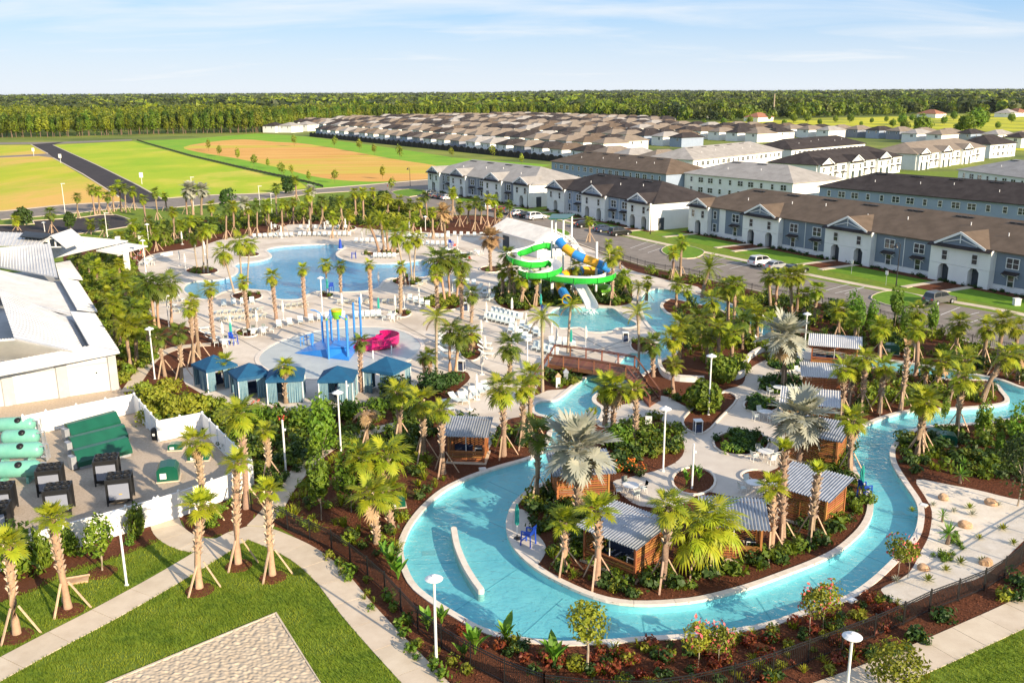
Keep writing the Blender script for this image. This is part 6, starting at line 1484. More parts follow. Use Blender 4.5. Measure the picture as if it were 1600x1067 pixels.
t = thing('valve_box', 'orange brown wooden lid set in the lawn behind two palms', 'lid', G(120, 908), .35); b = MB(); b.box((0, 0, .06), (1.3, .7, .12)); b.build('lid', MT['rock'], t); b = MB(); b.box((0, .36, .09), (1.4, .06, .18)); b.build('rim', MT['stake'], t)
t = thing('valve_box', 'orange brown lid lying in mulch below the small footpath', 'lid', G(532, 748), .3); b = MB(); b.box((0, 0, .05), (.9, .7, .10)); b.build('lid', MT['rock'], t); b = MB(); b.box((0, -.38, .06), (1.0, .06, .14)); b.build('rim', MT['stake'], t)
# ------------------------------------------------------------------ lamps and posts
def lamp(bx, by, tx, ty, label):
    g = G(bx, by); top = AT(tx, ty, g.y).z; t = thing('lamp_post', label, 'lamp post', g, 0, 'white lamp posts')
    b = MB(); b.tube([(0, 0, 0), (0, 0, top - .35)], [.075, .065], 10); b.build('pole', MT['whitemetal'], t)
    b = MB(); b.lathe([(.13, 0), (.13, .05), (.09, .08)], n=10); b.build('foot', MT['whitemetal'], t)
    b = MB(); b.lathe([(.07, top - .42), (.11, top - .36), (.12, top - .2), (.44, top - .16), (.46, top - .13), (.30, top - .03), (.12, top + .02), (.11, top + .07), (.03, top + .1)], n=20); b.build('lamp_head', MT['whitemetal'], t, sm=False)
for r, l in zip([(682,1036,677,900),(198,914,182,798),(533,708,527,611),(1321,1100,1330,990),(1036,736,1037,636),(1107,648,1113,554),(1257,545,1257,489),(504,490,501,433),(264,510,260,461),(242,592,231,512),(228,425,222,375),(233,384,221,350),(665,360,664,338),(824,580,824,529),(70,362,69,347)],
    ['white lamp post at the lower middle beside the footpath', 'white lamp post on the front lawn left of the gate path', 'white lamp post in front of the teal tents', 'white lamp post at the bottom right corner', 'white lamp post in the round plaza bed', 'white lamp post rising from the big round bush', 'white lamp post right of the rear silver palm', 'white lamp post near the bucket play tower', 'white lamp post beside the clubhouse corner palms', 'white lamp post by the pale ramp path', 'white lamp post before the clubhouse canopy', 'white lamp post behind the clubhouse canopy', 'white lamp post beyond the pool peninsula', 'white lamp post left of the timber bridge', 'white lamp post beside the left car park']): lamp(*r, l)
def post(bx, by, tx, ty, label, m='whitemetal'):
    g = G(bx, by); top = AT(tx, ty, g.y).z; t = thing('post', label, 'post', g, 0, 'plain posts'); b = MB(); b.tube([(0, 0, 0), (0, 0, top)], .075, 10); b.build('pole', MT[m], t); b = MB(); b.box((.12, 0, top * .82), (.2, .16, .14)); b.build('speaker_box', MT[m], t)
post(447,739,440,656,'plain white post in mulch left of the small footpath'); post(1081,763,1083,693,'plain white post in the plaza bed'); post(543,636,541,595,'plain white post beside the fourth teal tent'); post(1190,524,1191,489,'plain white post left of the rear silver palm'); post(1179,541,1179,523,'short white post by the curved white wall')
def bell(bx, by, tx, ty, label):
    g = G(bx, by); top = AT(tx, ty, g.y).z; t = thing('street_lamp', label, 'street lamp', g, 0, 'dark street lamps'); b = MB(); b.tube([(0, 0, 0), (0, 0, 1), (0, 0, top)], [.12, .08, .06], 9); b.build('pole', MT['black'], t)
    b = MB(); b.tube([(0, 0, top), (-.25, 0, top + .25), (-.6, 0, top + .1)], .04, 6); b.build('arm', MT['black'], t); b = MB(); b.lathe([(.36, -.45), (.30, -.3), (.14, -.05), (.05, .1)], (-.6, 0, top), 12); b.build('shade', MT['black'], t)
bell(1400,448,1405,382,'dark bell street lamp before the brown roofed row house'); bell(641,291,639,263,'dark bell street lamp beside the bare orange field'); bell(1016,366,1016,326,'dark bell street lamp at the charcoal roofed house'); bell(824,327,823,300,'dark bell street lamp at the corner of the grey roofed house'); bell(676,300,674,272,'dark bell street lamp at the far corner of the grey house')
# ------------------------------------------------------------------ timber cabins
CORR = {}
def corrugated(b, p00, p10, p11, p01, n=22, amp=.045):
    """ribs run from the front edge p00-p10 to the rear edge p01-p11"""
    V = []; k = n * 4
    for i in range(k + 1):
        f = i / k; z = amp * math.cos(2 * math.pi * f * n)
        V += [Vector(p00).lerp(Vector(p10), f) + Vector((0, 0, z)), Vector(p01).lerp(Vector(p11), f) + Vector((0, 0, z))]
    V += [v - Vector((0, 0, .03)) for v in V]; m = 2 * (k + 1); F_ = []
    for i in range(k): F_ += [(2 * i, 2 * i + 2, 2 * i + 3, 2 * i + 1), (m + 2 * i, m + 2 * i + 1, m + 2 * i + 3, m + 2 * i + 2), (2 * i, m + 2 * i, m + 2 * i + 2, 2 * i + 2), (2 * i + 1, 2 * i + 3, m + 2 * i + 3, m + 2 * i + 1)]
    F_ += [(0, 1, m + 1, m), (2 * k, m + 2 * k, m + 2 * k + 1, 2 * k + 1)]
    b.add(V, F_)
SL = {}
def slat(L):
    k = round(L, 1)
    if k not in SL: b = MB(); b.box((0, 0, 0), (k, .03, .112)); SL[k] = b.mesh('slat', MT['wood'])
    return SL[k]
def cabin(A, B, dep, label, front='open', hf=2.35, hb=2.75, walls='LRB', roofm='steel'):
    """A-B is the side nearest the camera; local x runs along it, y goes back"""
    d = B - A; w = d.length; t = thing('timber_cabin', label, 'cabin', A, math.atan2(d.y, d.x), 'timber cabins')
    b = MB(); b.box((w / 2, dep / 2, .05), (w + .3, dep + .3, .12)); b.build('floor_slab', MT['concrete'], t)
    for x in (.06, w - .06):
        for y in (.06, dep - .06): b = MB(); h = hf if y < 1 else hb; b.box((x, y, h / 2), (.13, .13, h)); b.build('post', MT['wood'], t)
    def wall(x0, y0, x1, y1, z0, z1):
        L = math.hypot(x1 - x0, y1 - y0); a = math.atan2(y1 - y0, x1 - x0); n = int((z1 - z0) / .155)
        for i in range(n): link('slat', slat(L), t, ((x0 + x1) / 2, (y0 + y1) / 2, z0 + (i + .5) * (z1 - z0) / n), a)
        b = MB(); b.box(((x0 + x1) / 2 , (y0 + y1) / 2, (z0 + z1) / 2), (.05, .07, z1 - z0), rz=a); b.build('batten', MT['wood'], t)
    H = 2.28
    if 'L' in walls: wall(.07, .13, .07, dep - .13, .12, H)
    if 'R' in walls: wall(w - .07, .13, w - .07, dep - .13, .12, H)
    if 'B' in walls: wall(.13, dep - .07, w - .13, dep - .07, .12, H)
    if front == 'open':
        wall(.13, .06, w - .13, .06, .12, .95); b = MB(); b.box((w / 2, .04, 1.0), (w - .1, .2, .05)); b.build('sill', MT['wood'], t)
        b = MB(); b.box((w * .5, .06, 1.65), (.05, .05, 1.3)); b.build('mullion', MT['whitemetal'], t)
    elif front == 'slats': wall(.13, .06, w - .13, .06, .12, H)
    b = MB(); o = .38
    sl_ = (hb - hf) / dep
    zf, zb = hf + .08 - o * sl_, hb + .08 + o * sl_
    corrugated(b, (-o, -o, zf), (w + o, -o, zf), (w + o, dep + o, zb), (-o, dep + o, zb), n=int((w + 2 * o) / .2)); b.build('roof', MT[roofm], t)
    b = MB()
    for y, z in ((.06, hf - .02), (dep - .06, hb - .02)): b.box((w / 2, y, z), (w + .5, .1, .14))
    b.build('beam', MT['wood'], t)
    # furniture standing inside
    if front == 'open':
        u = thing('lounge_sofa', 'navy cushioned sofa inside the %s' % label.split(',')[0].replace('timber ', ''), 'sofa', A + d.normalized() * (w * .35) + Vector((-d.y, d.x, 0)).normalized() * (dep * .5), math.atan2(d.y, d.x), 'cabin sofas')
        b = MB(); b.box((0, 0, .3), (w * .5, .8, .3)); b.build('seat', MT['navy'], u); b = MB(); b.box((0, .42, .65), (w * .5, .16, .6)); b.build('backrest', MT['navy'], u); b = MB(); b.box((0, 0, .12), (w * .52, .9, .14)); b.build('base', MT['black'], u)
        u = thing('fridge', 'dark cabinet with white edge inside the %s' % label.split(',')[0].replace('timber ', ''), 'cabinet', A + d.normalized() * (w * .82) + Vector((-d.y, d.x, 0)).normalized() * (dep * .25), math.atan2(d.y, d.x), 'cabin cabinets')
        b = MB(); b.box((0, 0, .6), (.55, .5, 1.2)); b.build('body', MT['black'], u); b = MB(); b.box((0, -.26, 1.15), (.55, .03, .06)); b.box((-.25, -.26, .6), (.05, .03, 1.1)); b.build('edge', MT['whitemetal'], u)
cabin(G(700, 723), G(757, 725), 2.5, 'timber cabin with corrugated roof left of the lazy river')
cabin(G(870, 790), G(952, 785), 2.6, 'timber cabin with closed slatted wall behind the silver palm', 'slats')
cabin(G(911, 876), G(992, 910), 3.0, 'timber cabin with corrugated roof, leftmost on the river island')
cabin(G(1100, 873), G(1189, 879), 2.7, 'timber cabin with corrugated roof behind the weeping palms')
A_, B_ = G(1207, 806), G(1288, 832)
cabin(A_, B_, 3.0, 'timber cabin nearest the blue chair at the right river bank', 'slats')
cabin(G(1224, 716), G(1306, 733), 2.6, 'slatted timber cabin right behind the middle silver palm', 'slats')
cabin(G(1222, 668), G(1302, 676), 2.4, 'slatted timber cabin between two silver palms', 'slats', roofm='roofgrey')
cabin(G(1255, 624), G(1316, 628), 2.4, 'slatted timber cabin with pale roof beyond the plaza tables', 'slats', roofm='roofgrey')
cabin(G(1266, 572), G(1338, 578), 2.3, 'rearmost timber cabin with pale flat roof', 'open', roofm='roofwhite')
# ------------------------------------------------------------------ teal tents
def tent(cx, cy, rz, s, label):
    t = thing('canopy_tent', label, 'tent', G(cx, cy), rz, 'teal canopy tents', s); h = 2.15; w = 1.55
    b = MB(); ap = (0, 0, 3.05); c = [(-w, -w, h), (w, -w, h), (w, w, h), (-w, w, h)]
    b.add([ap] + c, [(0, 1, 2), (0, 2, 3), (0, 3, 4), (0, 4, 1)]); b.add(c + [(x * 1.01, y * 1.01, h - .24) for x, y, _ in c], [(i, i + 4, (i + 1) % 4 + 4, (i + 1) % 4) for i in range(4)]); b.add([ap] + [(x * .98, y * .98, h - .03) for x, y, _ in c], [(0, 2, 1), (0, 3, 2), (0, 4, 3), (0, 1, 4)]); b.build('canopy', MT['teal'], t)
    for x, y, _ in c: b = MB(); b.box((x * .95, y * .95, h / 2), (.07, .07, h)); b.build('post', MT['whitemetal'], t)
    def curtain(x0, y0, x1, y1, name='curtain'):
        n = 28; V = []; F_ = []; mi = []
        for i in range(n + 1):
            f = i / n; ox = math.sin(i * 1.35) * .055; nx_, ny_ = -(y1 - y0), (x1 - x0); l_ = math.hypot(nx_, ny_)
            V += [(x0 + (x1 - x0) * f + nx_ / l_ * ox, y0 + (y1 - y0) * f + ny_ / l_ * ox, .05), (x0 + (x1 - x0) * f, y0 + (y1 - y0) * f, h - .1)]
        b = MB()
        for i in range(n): b.add([V[2 * i], V[2 * i + 2], V[2 * i + 3], V[2 * i + 1]], [(0, 1, 2, 3)], (i // 1) % 4 % 2 if i % 4 != 3 else 1)
        b.build(name, [MT['curt1'], MT['teal']], t)
    k = .93 * w
    curtain(-k, -k, -k * .45, -k); curtain(k * .1, -k, k, -k); curtain(-k, -k, -k, k * .2); curtain(k, -k * .9, k, -k * .2); curtain(-k, k, -.2, k); curtain(k, k * .4, k, k)
    b = MB(); b.box((.2, .3, .35), (1.3, .7, .4)); b.box((.2, .65, .75), (1.3, .15, .6)); b.build('daybed', MT['navy'], t)
MT['curt1'] = mat('striped_curtain', (.27, .42, .44), (.34, .49, .50), 3, .85)
tent(338, 603, .75, 1.06, 'teal tent on the far left of the row'); tent(393, 617, .55, 1.06, 'teal tent second from left behind red blossom'); tent(449, 622, .15, 1.1, 'teal tent in the middle of the row'); tent(530, 622, .02, 1.06, 'teal tent second from right, facing straight'); tent(606, 609, -.42, 1.12, 'teal tent on the far right of the row')
# ------------------------------------------------------------------ timber bridge
BR = thing('timber_bridge', 'brown timber footbridge with railings over the lazy river', 'bridge', (0, 0, 0))
n0, n1, f0_, f1_ = G(857, 583), G(977, 602), G(867, 567), G(991, 586); zB = .95
def on(a, b_, f, z): p = a.lerp(b_, f); return Vector((p.x, p.y, z))
np_ = 46
for i in range(np_):
    f, g_ = i / np_, (i + .93) / np_; arch = lambda q: zB + .07 * math.sin(math.pi * q)
    b = MB(); b.slab([on(n0, n1, f, arch(f)), on(n0, n1, g_, arch(g_)), on(f0_, f1_, g_, arch(g_)), on(f0_, f1_, f, arch(f))], .05); b.build('plank', MT['bridgewood'], BR)
for a, c in ((n0, n1), (f0_, f1_)):
    b = MB()
    for i in range(8): b.bar(on(a, c, i / 8, zB - .22 + .07 * math.sin(math.pi * i / 8)), on(a, c, (i + 1) / 8, zB - .22 + .07 * math.sin(math.pi * (i + 1) / 8)), .12, .34)
    b.build('side_beam', MT['bridgewood'], BR)
    for i in range(6):
        q = i / 5; b = MB(); z = zB + .07 * math.sin(math.pi * q); b.box(on(a, c, q, z + .38), (.13, .13, 1.4)); b.build('post', MT['bridgewood'], BR)
    b = MB(); k = MB()
    for i in range(5):
        q, r_ = i / 5, (i + 1) / 5; b.bar(on(a, c, q, zB + 1.08 + .07 * math.sin(math.pi * q)), on(a, c, r_, zB + 1.08 + .07 * math.sin(math.pi * r_)), .15, .07)
        k.bar(on(a, c, q, zB + .93 + .07 * math.sin(math.pi * q)), on(a, c, r_, zB + .93 + .07 * math.sin(math.pi * r_)), .05, .11)
    b.build('handrail', MT['bridgewood'], BR); k.build('under_rail', MT['bridgewood'], BR)
s0, s1 = G(1015, 636), G(1031, 626)
for i in range(12):
    f, g_ = i / 12, (i + .95) / 12; z = zB * (1 - (i + .5) / 12.5)
    b = MB(); b.slab([on(n1, s0, f, z), on(n1, s0, g_, z), on(f1_, s1, g_, z), on(f1_, s1, f, z)], .07); b.build('tread', MT['bridgewood'], BR)
w0, w1 = G(833, 603), G(846, 590)
for i in range(10):
    f, g_ = i / 10, (i + .95) / 10; z = zB * (1 - (i + .5) / 10.5); b = MB(); b.slab([on(n0, w0, f, z), on(n0, w0, g_, z), on(f0_, w1, g_, z), on(f0_, w1, f, z)], .07); b.build('tread', MT['bridgewood'], BR)
for a, c in ((n1, s0), (f1_, s1), (n0, w0), (f0_, w1)):
    b = MB(); b.bar(on(a, c, 0, zB + 1.08), on(a, c, 1, 1.0), .15, .07); b.build('handrail', MT['bridgewood'], BR); b = MB(); b.bar(on(a, c, 0, zB - .12), on(a, c, 1, .1), .08, .30); b.build('stringer', MT['bridgewood'], BR)
    for q in (.5, 1): b = MB(); b.box(on(a, c, q, zB * (1 - q) / 2 + .5), (.12, .12, 1.0 + zB * (1 - q))); b.build('post', MT['bridgewood'], BR)
for i, (x, y) in enumerate([(872,605),(884,598)]):
    t = thing('control_pedestal', ['white utility pedestal with orange cap left of the bridge', 'pale grey utility pedestal under the bridge'][i], 'pedestal', G(x, y)); b = MB(); b.box((0, 0, .55), (.42, .42, 1.1)); b.build('body', MT['whitemetal' if i == 0 else 'steel'], t)
    b = MB(); b.add([(-.3, -.3, 1.1), (.3, -.3, 1.1), (.3, .3, 1.1), (-.3, .3, 1.1), (0, 0, 1.5)], [(0, 1, 4), (1, 2, 4), (2, 3, 4), (3, 0, 4), (3, 2, 1, 0)]); b.build('cap', MT['rock' if i == 0 else 'steel'], t)
# curved white planter walls of the plaza
def lowwall(px, label, h=.55, w=.3):
    l = resample(smooth(GL(px), False, 5), .6); o = offset(l, w, False); b = MB(); t = thing('planter_wall', label, 'wall', (0, 0, 0))
    for i in range(len(l) - 1): b.prism([l[i], l[i + 1], o[i + 1], o[i]], -.05, h)
    b.build('wall', MT['white'], t)
    b = MB(); o1, o2 = offset(l, -.04, False), offset(l, w + .04, False)
    for i in range(len(l) - 1): b.prism([o1[i], o1[i + 1], o2[i + 1], o2[i]], h + .003, h + .08)
    b.build('cap', MT['coping'], t)
lowwall([(1150,594),(1163,588),(1166,576),(1172,563),(1188,552),(1210,545),(1228,541)], 'curved white planter wall behind the plaza')
lowwall([(1028,565),(1029,578),(1038,590),(1060,596),(1100,598)], 'white planter wall at the foot of the bridge')
lowwall([(150,452),(0,0)] if 0 else [(230,408),(250,402),(270,398)], 'white planter wall before the clubhouse canopy')
# ------------------------------------------------------------------ river wall
l = resample(smooth([G(x, y, .1) for x, y in [(709,826),(714,852),(725,880),(738,903),(751,921)]], False, 5), .4); b = MB()
for z0, z1, w in ((-.7, .12, .21), (.12, .2, .19)):
    a, c = offset(l, w, False), offset(l, -w, False)
    for i in range(len(l) - 1): b.prism([a[i], a[i + 1], c[i + 1], c[i]], z0, z1 + .0005 * w)
for q in (l[0], l[-1]): b.lathe([(.21, -.7), (.21, .12), (.17, .2)], (q.x, q.y, 0), 14)
tag(link('river_divider', b.mesh('river_divider', MT['coping'])), 'curved white divider wall standing in the wide river bend', 'wall')
# ------------------------------------------------------------------ deck furniture
def make_lounger():
    t = thing('sun_lounger', 'x', 'sun lounger', (0, 0, 0)); b = MB()
    for y in (-.32, .32): b.tube([(-.95, y, .34), (.30, y, .34)], .028, 6); b.tube([(.28, y, .34), (.95, y, .80)], .026, 6)
    b.build('frame', MT['whitemetal'], t)
    for x in (-.75, .25):
        for y in (-.32, .32): q = MB(); q.tube([(x, y, .34), (x + .06, y, 0)], .024, 6); q.build('leg', MT['whitemetal'], t)
    t.scale = (.93,) * 3
    b = MB(); b.box((-.33, 0, .37), (1.22, .62, .025)); b.build('seat', MT['sling'], t); b = MB(); b.slab([(.28, -.31, .38), (.28, .31, .38), (.95, .31, .84), (.95, -.31, .84)], .025); b.build('backrest', MT['sling'], t)
    return t
LG = make_lounger(); LGU = [False]; ALLL = []
def place_lounger(g, rz, label):
    if not LGU[0]: LGU[0] = True; LG.location = g; LG.rotation_euler = (0, 0, rz); LG['label'] = label; LG['group'] = 'white sun loungers'
    else: dup(LG, g, rz, label, 'white sun loungers')
def lrow(p0, p1, n, face, where):
    """face: pixel direction the feet point to"""
    a, c = G(*p0), G(*p1); f = G(*face); m = (a + c) / 2; d = f - m; rz = math.atan2(d.y, d.x) + math.pi
    for i in range(n):
        p = a.lerp(c, i / max(1, n - 1)); place_lounger(p, rz + rnd.uniform(-.06, .06), 'white sun lounger, %s %s' % (ordinal(i, n), where))
for r in [((398,372),(456,370),8,(440,390),'in the curved row left beyond the pool'), ((468,369),(546,369),11,(500,392),'in the row along the far pool edge'), ((470,358),(540,358),7,(500,392),'in the second row beyond the far pool edge'), ((586,403),(616,403),5,(600,425),'in the row on the peninsula edge'), ((556,379),(600,379),6,(570,400),'in the rear peninsula row'), ((652,383),(700,384),7,(672,405),'in the row right of the peninsula'), ((640,372),(700,372),8,(670,395),'in the rear row right of the peninsula'), ((700,368),(752,370),6,(722,392),'in the far right row by the palms'),
          ((350,478),(394,474),4,(372,496),'in the row behind the near pool bed'), ((436,511),(486,502),4,(465,524),'in the row left of the splash pad'), ((500,500),(536,497),4,(520,515),'in the row behind the bucket tower'), ((556,497),(592,495),5,(575,512),'in the row right of the bucket tower'), ((340,492),(405,487),7,(330,470),'in the shaded row below the pool'), ((345,502),(410,497),7,(330,478),'in the second shaded row below the pool'), ((440,482),(478,478),5,(450,462),'in the group below the near pool edge'), ((530,475),(572,473),5,(545,457),'in the group right of the near pool edge'), ((600,474),(622,472),3,(605,452),'in the small group by the pool corner'),
          ((268,460),(290,478),4,(310,450),'in the left pool row'), ((255,468),(278,488),4,(310,450),'in the outer left pool row'), ((316,516),(332,532),3,(350,520),'in the trio left of the blue chair'), ((654,447),(672,440),3,(640,430),'in the trio right of the slim palms'), ((694,528),(698,560),5,(720,545),'in the stack left of the shrub ring'), ((757,540),(760,556),3,(780,548),'in the stack right of the shrub ring'), ((760,498),(800,508),7,(770,522),'in the front row facing the slide pool'), ((770,490),(812,500),7,(780,512),'in the rear row facing the slide pool'), ((815,512),(845,526),5,(820,545),'in the row before the slide pool'), ((798,518),(826,535),5,(800,552),'in the lower row before the slide pool'), ((836,545),(868,555),5,(840,575),'in the row left of the bridge'), ((862,538),(895,541),4,(880,556),'in the group by the turquoise umbrella'),
          ((700,640),(712,628),2,(735,650),'of the pair above the corrugated cabin'), ((724,628),(760,610),5,(760,640),'in the terrace row above the cabin'), ((700,440),(740,446),5,(720,460),'in the row behind the oval bed'), ((748,452),(766,470),4,(730,470),'in the row left of the mulch bed'), ((640,470),(668,480),4,(650,500),'in the row left of the oval bed')]: lrow(*r)
def closed_umbrella(px, py, m, label, h=2.5):
    return px, py, m, label, h
def make_umb(m):
    t = thing('closed_umbrella', 'x', 'umbrella', (0, 0, 0)); b = MB(); b.tube([(0, 0, 0), (0, 0, 2.55)], .025, 7); b.build('pole', MT['whitemetal'], t)
    b = MB(); V = [(.06, 1.0), (.14, 1.15), (.12, 1.7), (.13, 1.95), (.08, 2.3), (.03, 2.5)]; n = 16
    vs_, fs_ = [], []
    for j, (r, z) in enumerate(V):
        for k in range(n): rr = r * (1.2 if k % 2 else .7); vs_.append((rr * math.cos(6.2832 * k / n), rr * math.sin(6.2832 * k / n), z))
    for j in range(len(V) - 1):
        for k in range(n): fs_.append((j * n + k, j * n + (k + 1) % n, (j + 1) * n + (k + 1) % n, (j + 1) * n + k))
    b.add(vs_, fs_); b.build('canopy', MT[m], t); b = MB(); b.lathe([(.30, 0), (.30, .06), (.06, .10), (.05, .3)], n=12); b.build('base', MT['canvas' if m == 'canvas' else 'black'], t); return t
UW, UT = make_umb('canvas'), make_umb('tealclosed')
W_ = [(361,525),(402,515),(349,535),(443,500),(535,487),(565,487),(592,450),(618,490),(632,482),(655,478),(640,450),(706,467),(760,502),(765,470),(758,560),(752,533),(800,495),(806,535),(822,520),(842,525),(735,480),(870,546),(845,560),(915,543),(862,535),(745,624),(734,640),(290,420),(281,415),(285,382),(305,395),(320,398),(425,366),(484,362),(540,360),(588,388),(640,365),(715,390),(775,370),(566,382),(753,585),(440,372),(508,366),(658,375),(690,365),(1190,752),(1128,545)]
W_ = W_[:44]
for i, (x, y) in enumerate(sorted(W_)):
    near = min([('splash pad', 533, 550), ('main pool', 450, 420), ('slide pool', 925, 500), ('timber bridge', 880, 580), ('pump house', 800, 390), ('oval bed', 696, 472), ('terrace above the cabin', 740, 630), ('clubhouse canopy', 210, 390)], key=lambda q: math.hypot(q[1] - x, (q[2] - y) * 2))[0]
    lab = 'closed white umbrella near the %s, %s of all white ones' % (near, ordinal(i, len(W_)).replace(' from left', ''))
    if i == 0: UW.location = G(x, y); UW['label'] = lab; UW['group'] = 'closed white umbrellas'
    else: dup(UW, G(x, y), rnd.uniform(0, 3), lab, 'closed white umbrellas')
TL = [(808,842,'closed turquoise umbrella on the near river terrace'), (1344,777,'closed turquoise umbrella beside the right river bank'), (892,548,'closed turquoise umbrella behind the bridge'), (362,535,'closed turquoise umbrella beside the left blue chair'), (512,462,'closed turquoise umbrella behind the white lamp post'), (845,488,'closed turquoise umbrella left of the slide pool'), (592,494,'closed turquoise umbrella right of the blue poles')]
for i, (x, y, l) in enumerate(TL):
    if i == 0: UT.location = G(x, y); UT['label'] = l; UT['group'] = 'closed turquoise umbrellas'
    else: dup(UT, G(x, y), i, l, 'closed turquoise umbrellas')
# tables and chairs
def make_table():
    t = thing('patio_table', 'x', 'table', (0, 0, 0)); b = MB(); b.lathe([(.58, .70), (.60, .72), (.60, .745), (.56, .755)], n=22); b.build('table_top', MT['whitemetal'], t)
    for k in range(4): a = k * 1.57 + .78; b = MB(); b.tube([(.2 * math.cos(a), .2 * math.sin(a), .70), (.45 * math.cos(a), .45 * math.sin(a), 0)], .022, 6); b.build('leg', MT['whitemetal'], t)
    return t
def make_chair():
    t = thing('patio_chair', 'x', 'chair', (0, 0, 0)); b = MB(); b.box((0, 0, .43), (.46, .46, .03)); b.build('seat', MT['sling'], t); b = MB(); b.slab([(-.22, -.23, .45), (-.22, .23, .45), (-.34, .23, .9), (-.34, -.23, .9)], .02); b.add([(-.22, -.23, .45), (-.22, .23, .45), (-.34, .23, .9), (-.34, -.23, .9)], [(0, 1, 2, 3)]); b.build('backrest', MT['sling'], t)
    for x, y in ((-.2, -.22), (-.2, .22), (.2, -.22), (.2, .22)): q = MB(); q.tube([(x, y, .43), (x * 1.15, y * 1.05, 0)], .02, 6); q.build('leg', MT['whitemetal'], t)
    b = MB()
    for y in (-.25, .25): b.tube([(-.27, y, .64), (.18, y, .62), (.22, y, .43)], .018, 6)
    b.build('arm_rest', MT['whitemetal'], t)['kind'] = 'stuff'
    return t
TB, CH = make_table(), make_chair(); first = [True]
for i, (x, y, w) in enumerate([(985,772,'beside the slatted river cabin'), (1196,718,'in the middle of the plaza'), (1196,655,'at the upper plaza bed'), (1217,616,'between plaza and silver palm'), (1254,590,'at the rear cabins'), (1178,768,'beside the corrugated island cabin'), (1210,800,'behind the cabin by the blue chair'), (396,523,'left of the splash pad'), (412,521,'at the rim of the splash pad'), (612,500,'behind the pink slide'), (700,395,'before the pump house'), (722,402,'below the dry silver palm'), (745,398,'beside the pump house wall'), (690,410,'in the dining group by the pool'), (430,357,'beyond the pool left'), (512,352,'beyond the pool right'), (230,415,'under the clubhouse canopy'), (760,465,'by the mulch bed'), (352,540,'near the first teal tent')]):
    g = G(x, y); lab = 'round white patio table ' + w
    if first[0]: TB.location = g; TB['label'] = lab; TB['group'] = 'round white patio tables'
    else: dup(TB, g, 0, lab, 'round white patio tables')
    for k, side in enumerate(['right', 'far', 'left', 'near']):
        a = k * math.pi / 2 + .25; p = g + Vector((math.cos(a), math.sin(a), 0)) * .95; l2 = 'white chair on the %s side of table %s' % (side, w)
        if first[0]: first[0] = False; CH.location = p; CH.rotation_euler = (0, 0, a + math.pi); CH['label'] = l2; CH['group'] = 'white patio chairs'
        else: dup(CH, p, a + math.pi, l2, 'white patio chairs')
for i, (x, y) in enumerate([(680,396),(735,408),(710,388),(218,400),(212,408),(225,396)]):
    dup(CH, G(x, y), i, 'red patio chair %s' % ['left of the dining tables', 'below the dry silver palm', 'behind the dining tables', 'first under the clubhouse canopy', 'second under the clubhouse canopy', 'third under the clubhouse canopy'][i], 'red patio chairs', recolor={'seat': MT['flower'], 'backrest': MT['flower']})
def highchair(px, py, rz, label, s=1.0):
    t = thing('lifeguard_chair', label, 'chair', G(px, py), rz, 'blue high chairs', s); b = MB()
    for k in range(5): b.box((-.1 + k * .12, 0, .78), (.10, .62, .03))
    b.build('seat', MT['blue'], t)
    for k in range(5): q = MB(); q.slab([(-.12, -.3 + k * .122, .8), (-.12, -.19 + k * .122, .8), (-.34, -.19 + k * .122, 1.45 - .03 * abs(k - 2) ** 2), (-.34, -.3 + k * .122, 1.45 - .03 * abs(k - 2) ** 2)], .03); q.add([(-.12, -.3 + k * .122, .8), (-.12, -.19 + k * .122, .8), (-.34, -.19 + k * .122, 1.45), (-.34, -.3 + k * .122, 1.45)], [(0, 1, 2, 3)]); q.build('back_slat', MT['blue'], t)
    for x, y in ((-.2, -.32), (-.2, .32), (.42, -.32), (.42, .32)): q = MB(); q.bar((x, y, 1.02), (x * 1.15, y * 1.1, 0), .07, .09); q.build('leg', MT['blue'], t)
    for y in (-.34, .34): q = MB(); q.box((.1, y, 1.04), (.7, .13, .035)); q.build('arm_rest', MT['blue'], t)
    q = MB(); q.box((.46, 0, .35), (.1, .6, .05)); q.build('foot_rest', MT['blue'], t)
highchair(828,852,2.6,'blue high chair on the near river terrace'); highchair(1348,778,.3,'blue high chair at the right river bank'); highchair(364,538,-.5,'blue high chair near the left teal tent'); highchair(849,489,.2,'blue high chair beside the slide pool', .9); highchair(554,404,3.4,'blue high chair on the pool peninsula'); highchair(517,456,2.2,'blue high chair at the near pool edge'); highchair(704,386,1.2,'blue high chair far right by the pump house')
def tbin(px, py, label, rz=0):
    t = thing('litter_bin', label, 'litter bin', G(px, py), rz, 'black and white litter bins'); b = MB()
    for x in (-.3, .3):
        for y in (-.3, .3): b.box((x, y, .55), (.06, .06, 1.1))
    b.box((0, 0, 1.12), (.72, .72, .06)); b.box((0, 0, .06), (.68, .68, .05)); b.build('frame', MT['whitemetal'], t); b = MB(); b.box((0, 0, .45), (.56, .56, .72)); b.build('body', MT['navy'], t); b = MB(); b.box((0, 0, .92), (.5, .5, .2)); b.build('inner_liner', MT['black'], t)
tbin(1090,676,'black and white litter bin before the round bushes', .1); tbin(721,579,'black and white litter bin by the smooth trunked palms', -.3); tbin(728,486,'black and white litter bin right of the oval bed'); tbin(977,534,'black and white litter bin at the slide pool')
t = thing('chair_lift', 'blue pool lift on the far peninsula tip', 'pool lift', G(532, 389)); b = MB(); b.lathe([(.35, 0), (.3, .5), (.2, 1.6), (.03, 1.9)], n=10); b.build('cover', MT['blue'], t); b = MB(); b.box((0, 0, .05), (.9, .9, .1)); b.build('base', MT['whitemetal'], t)
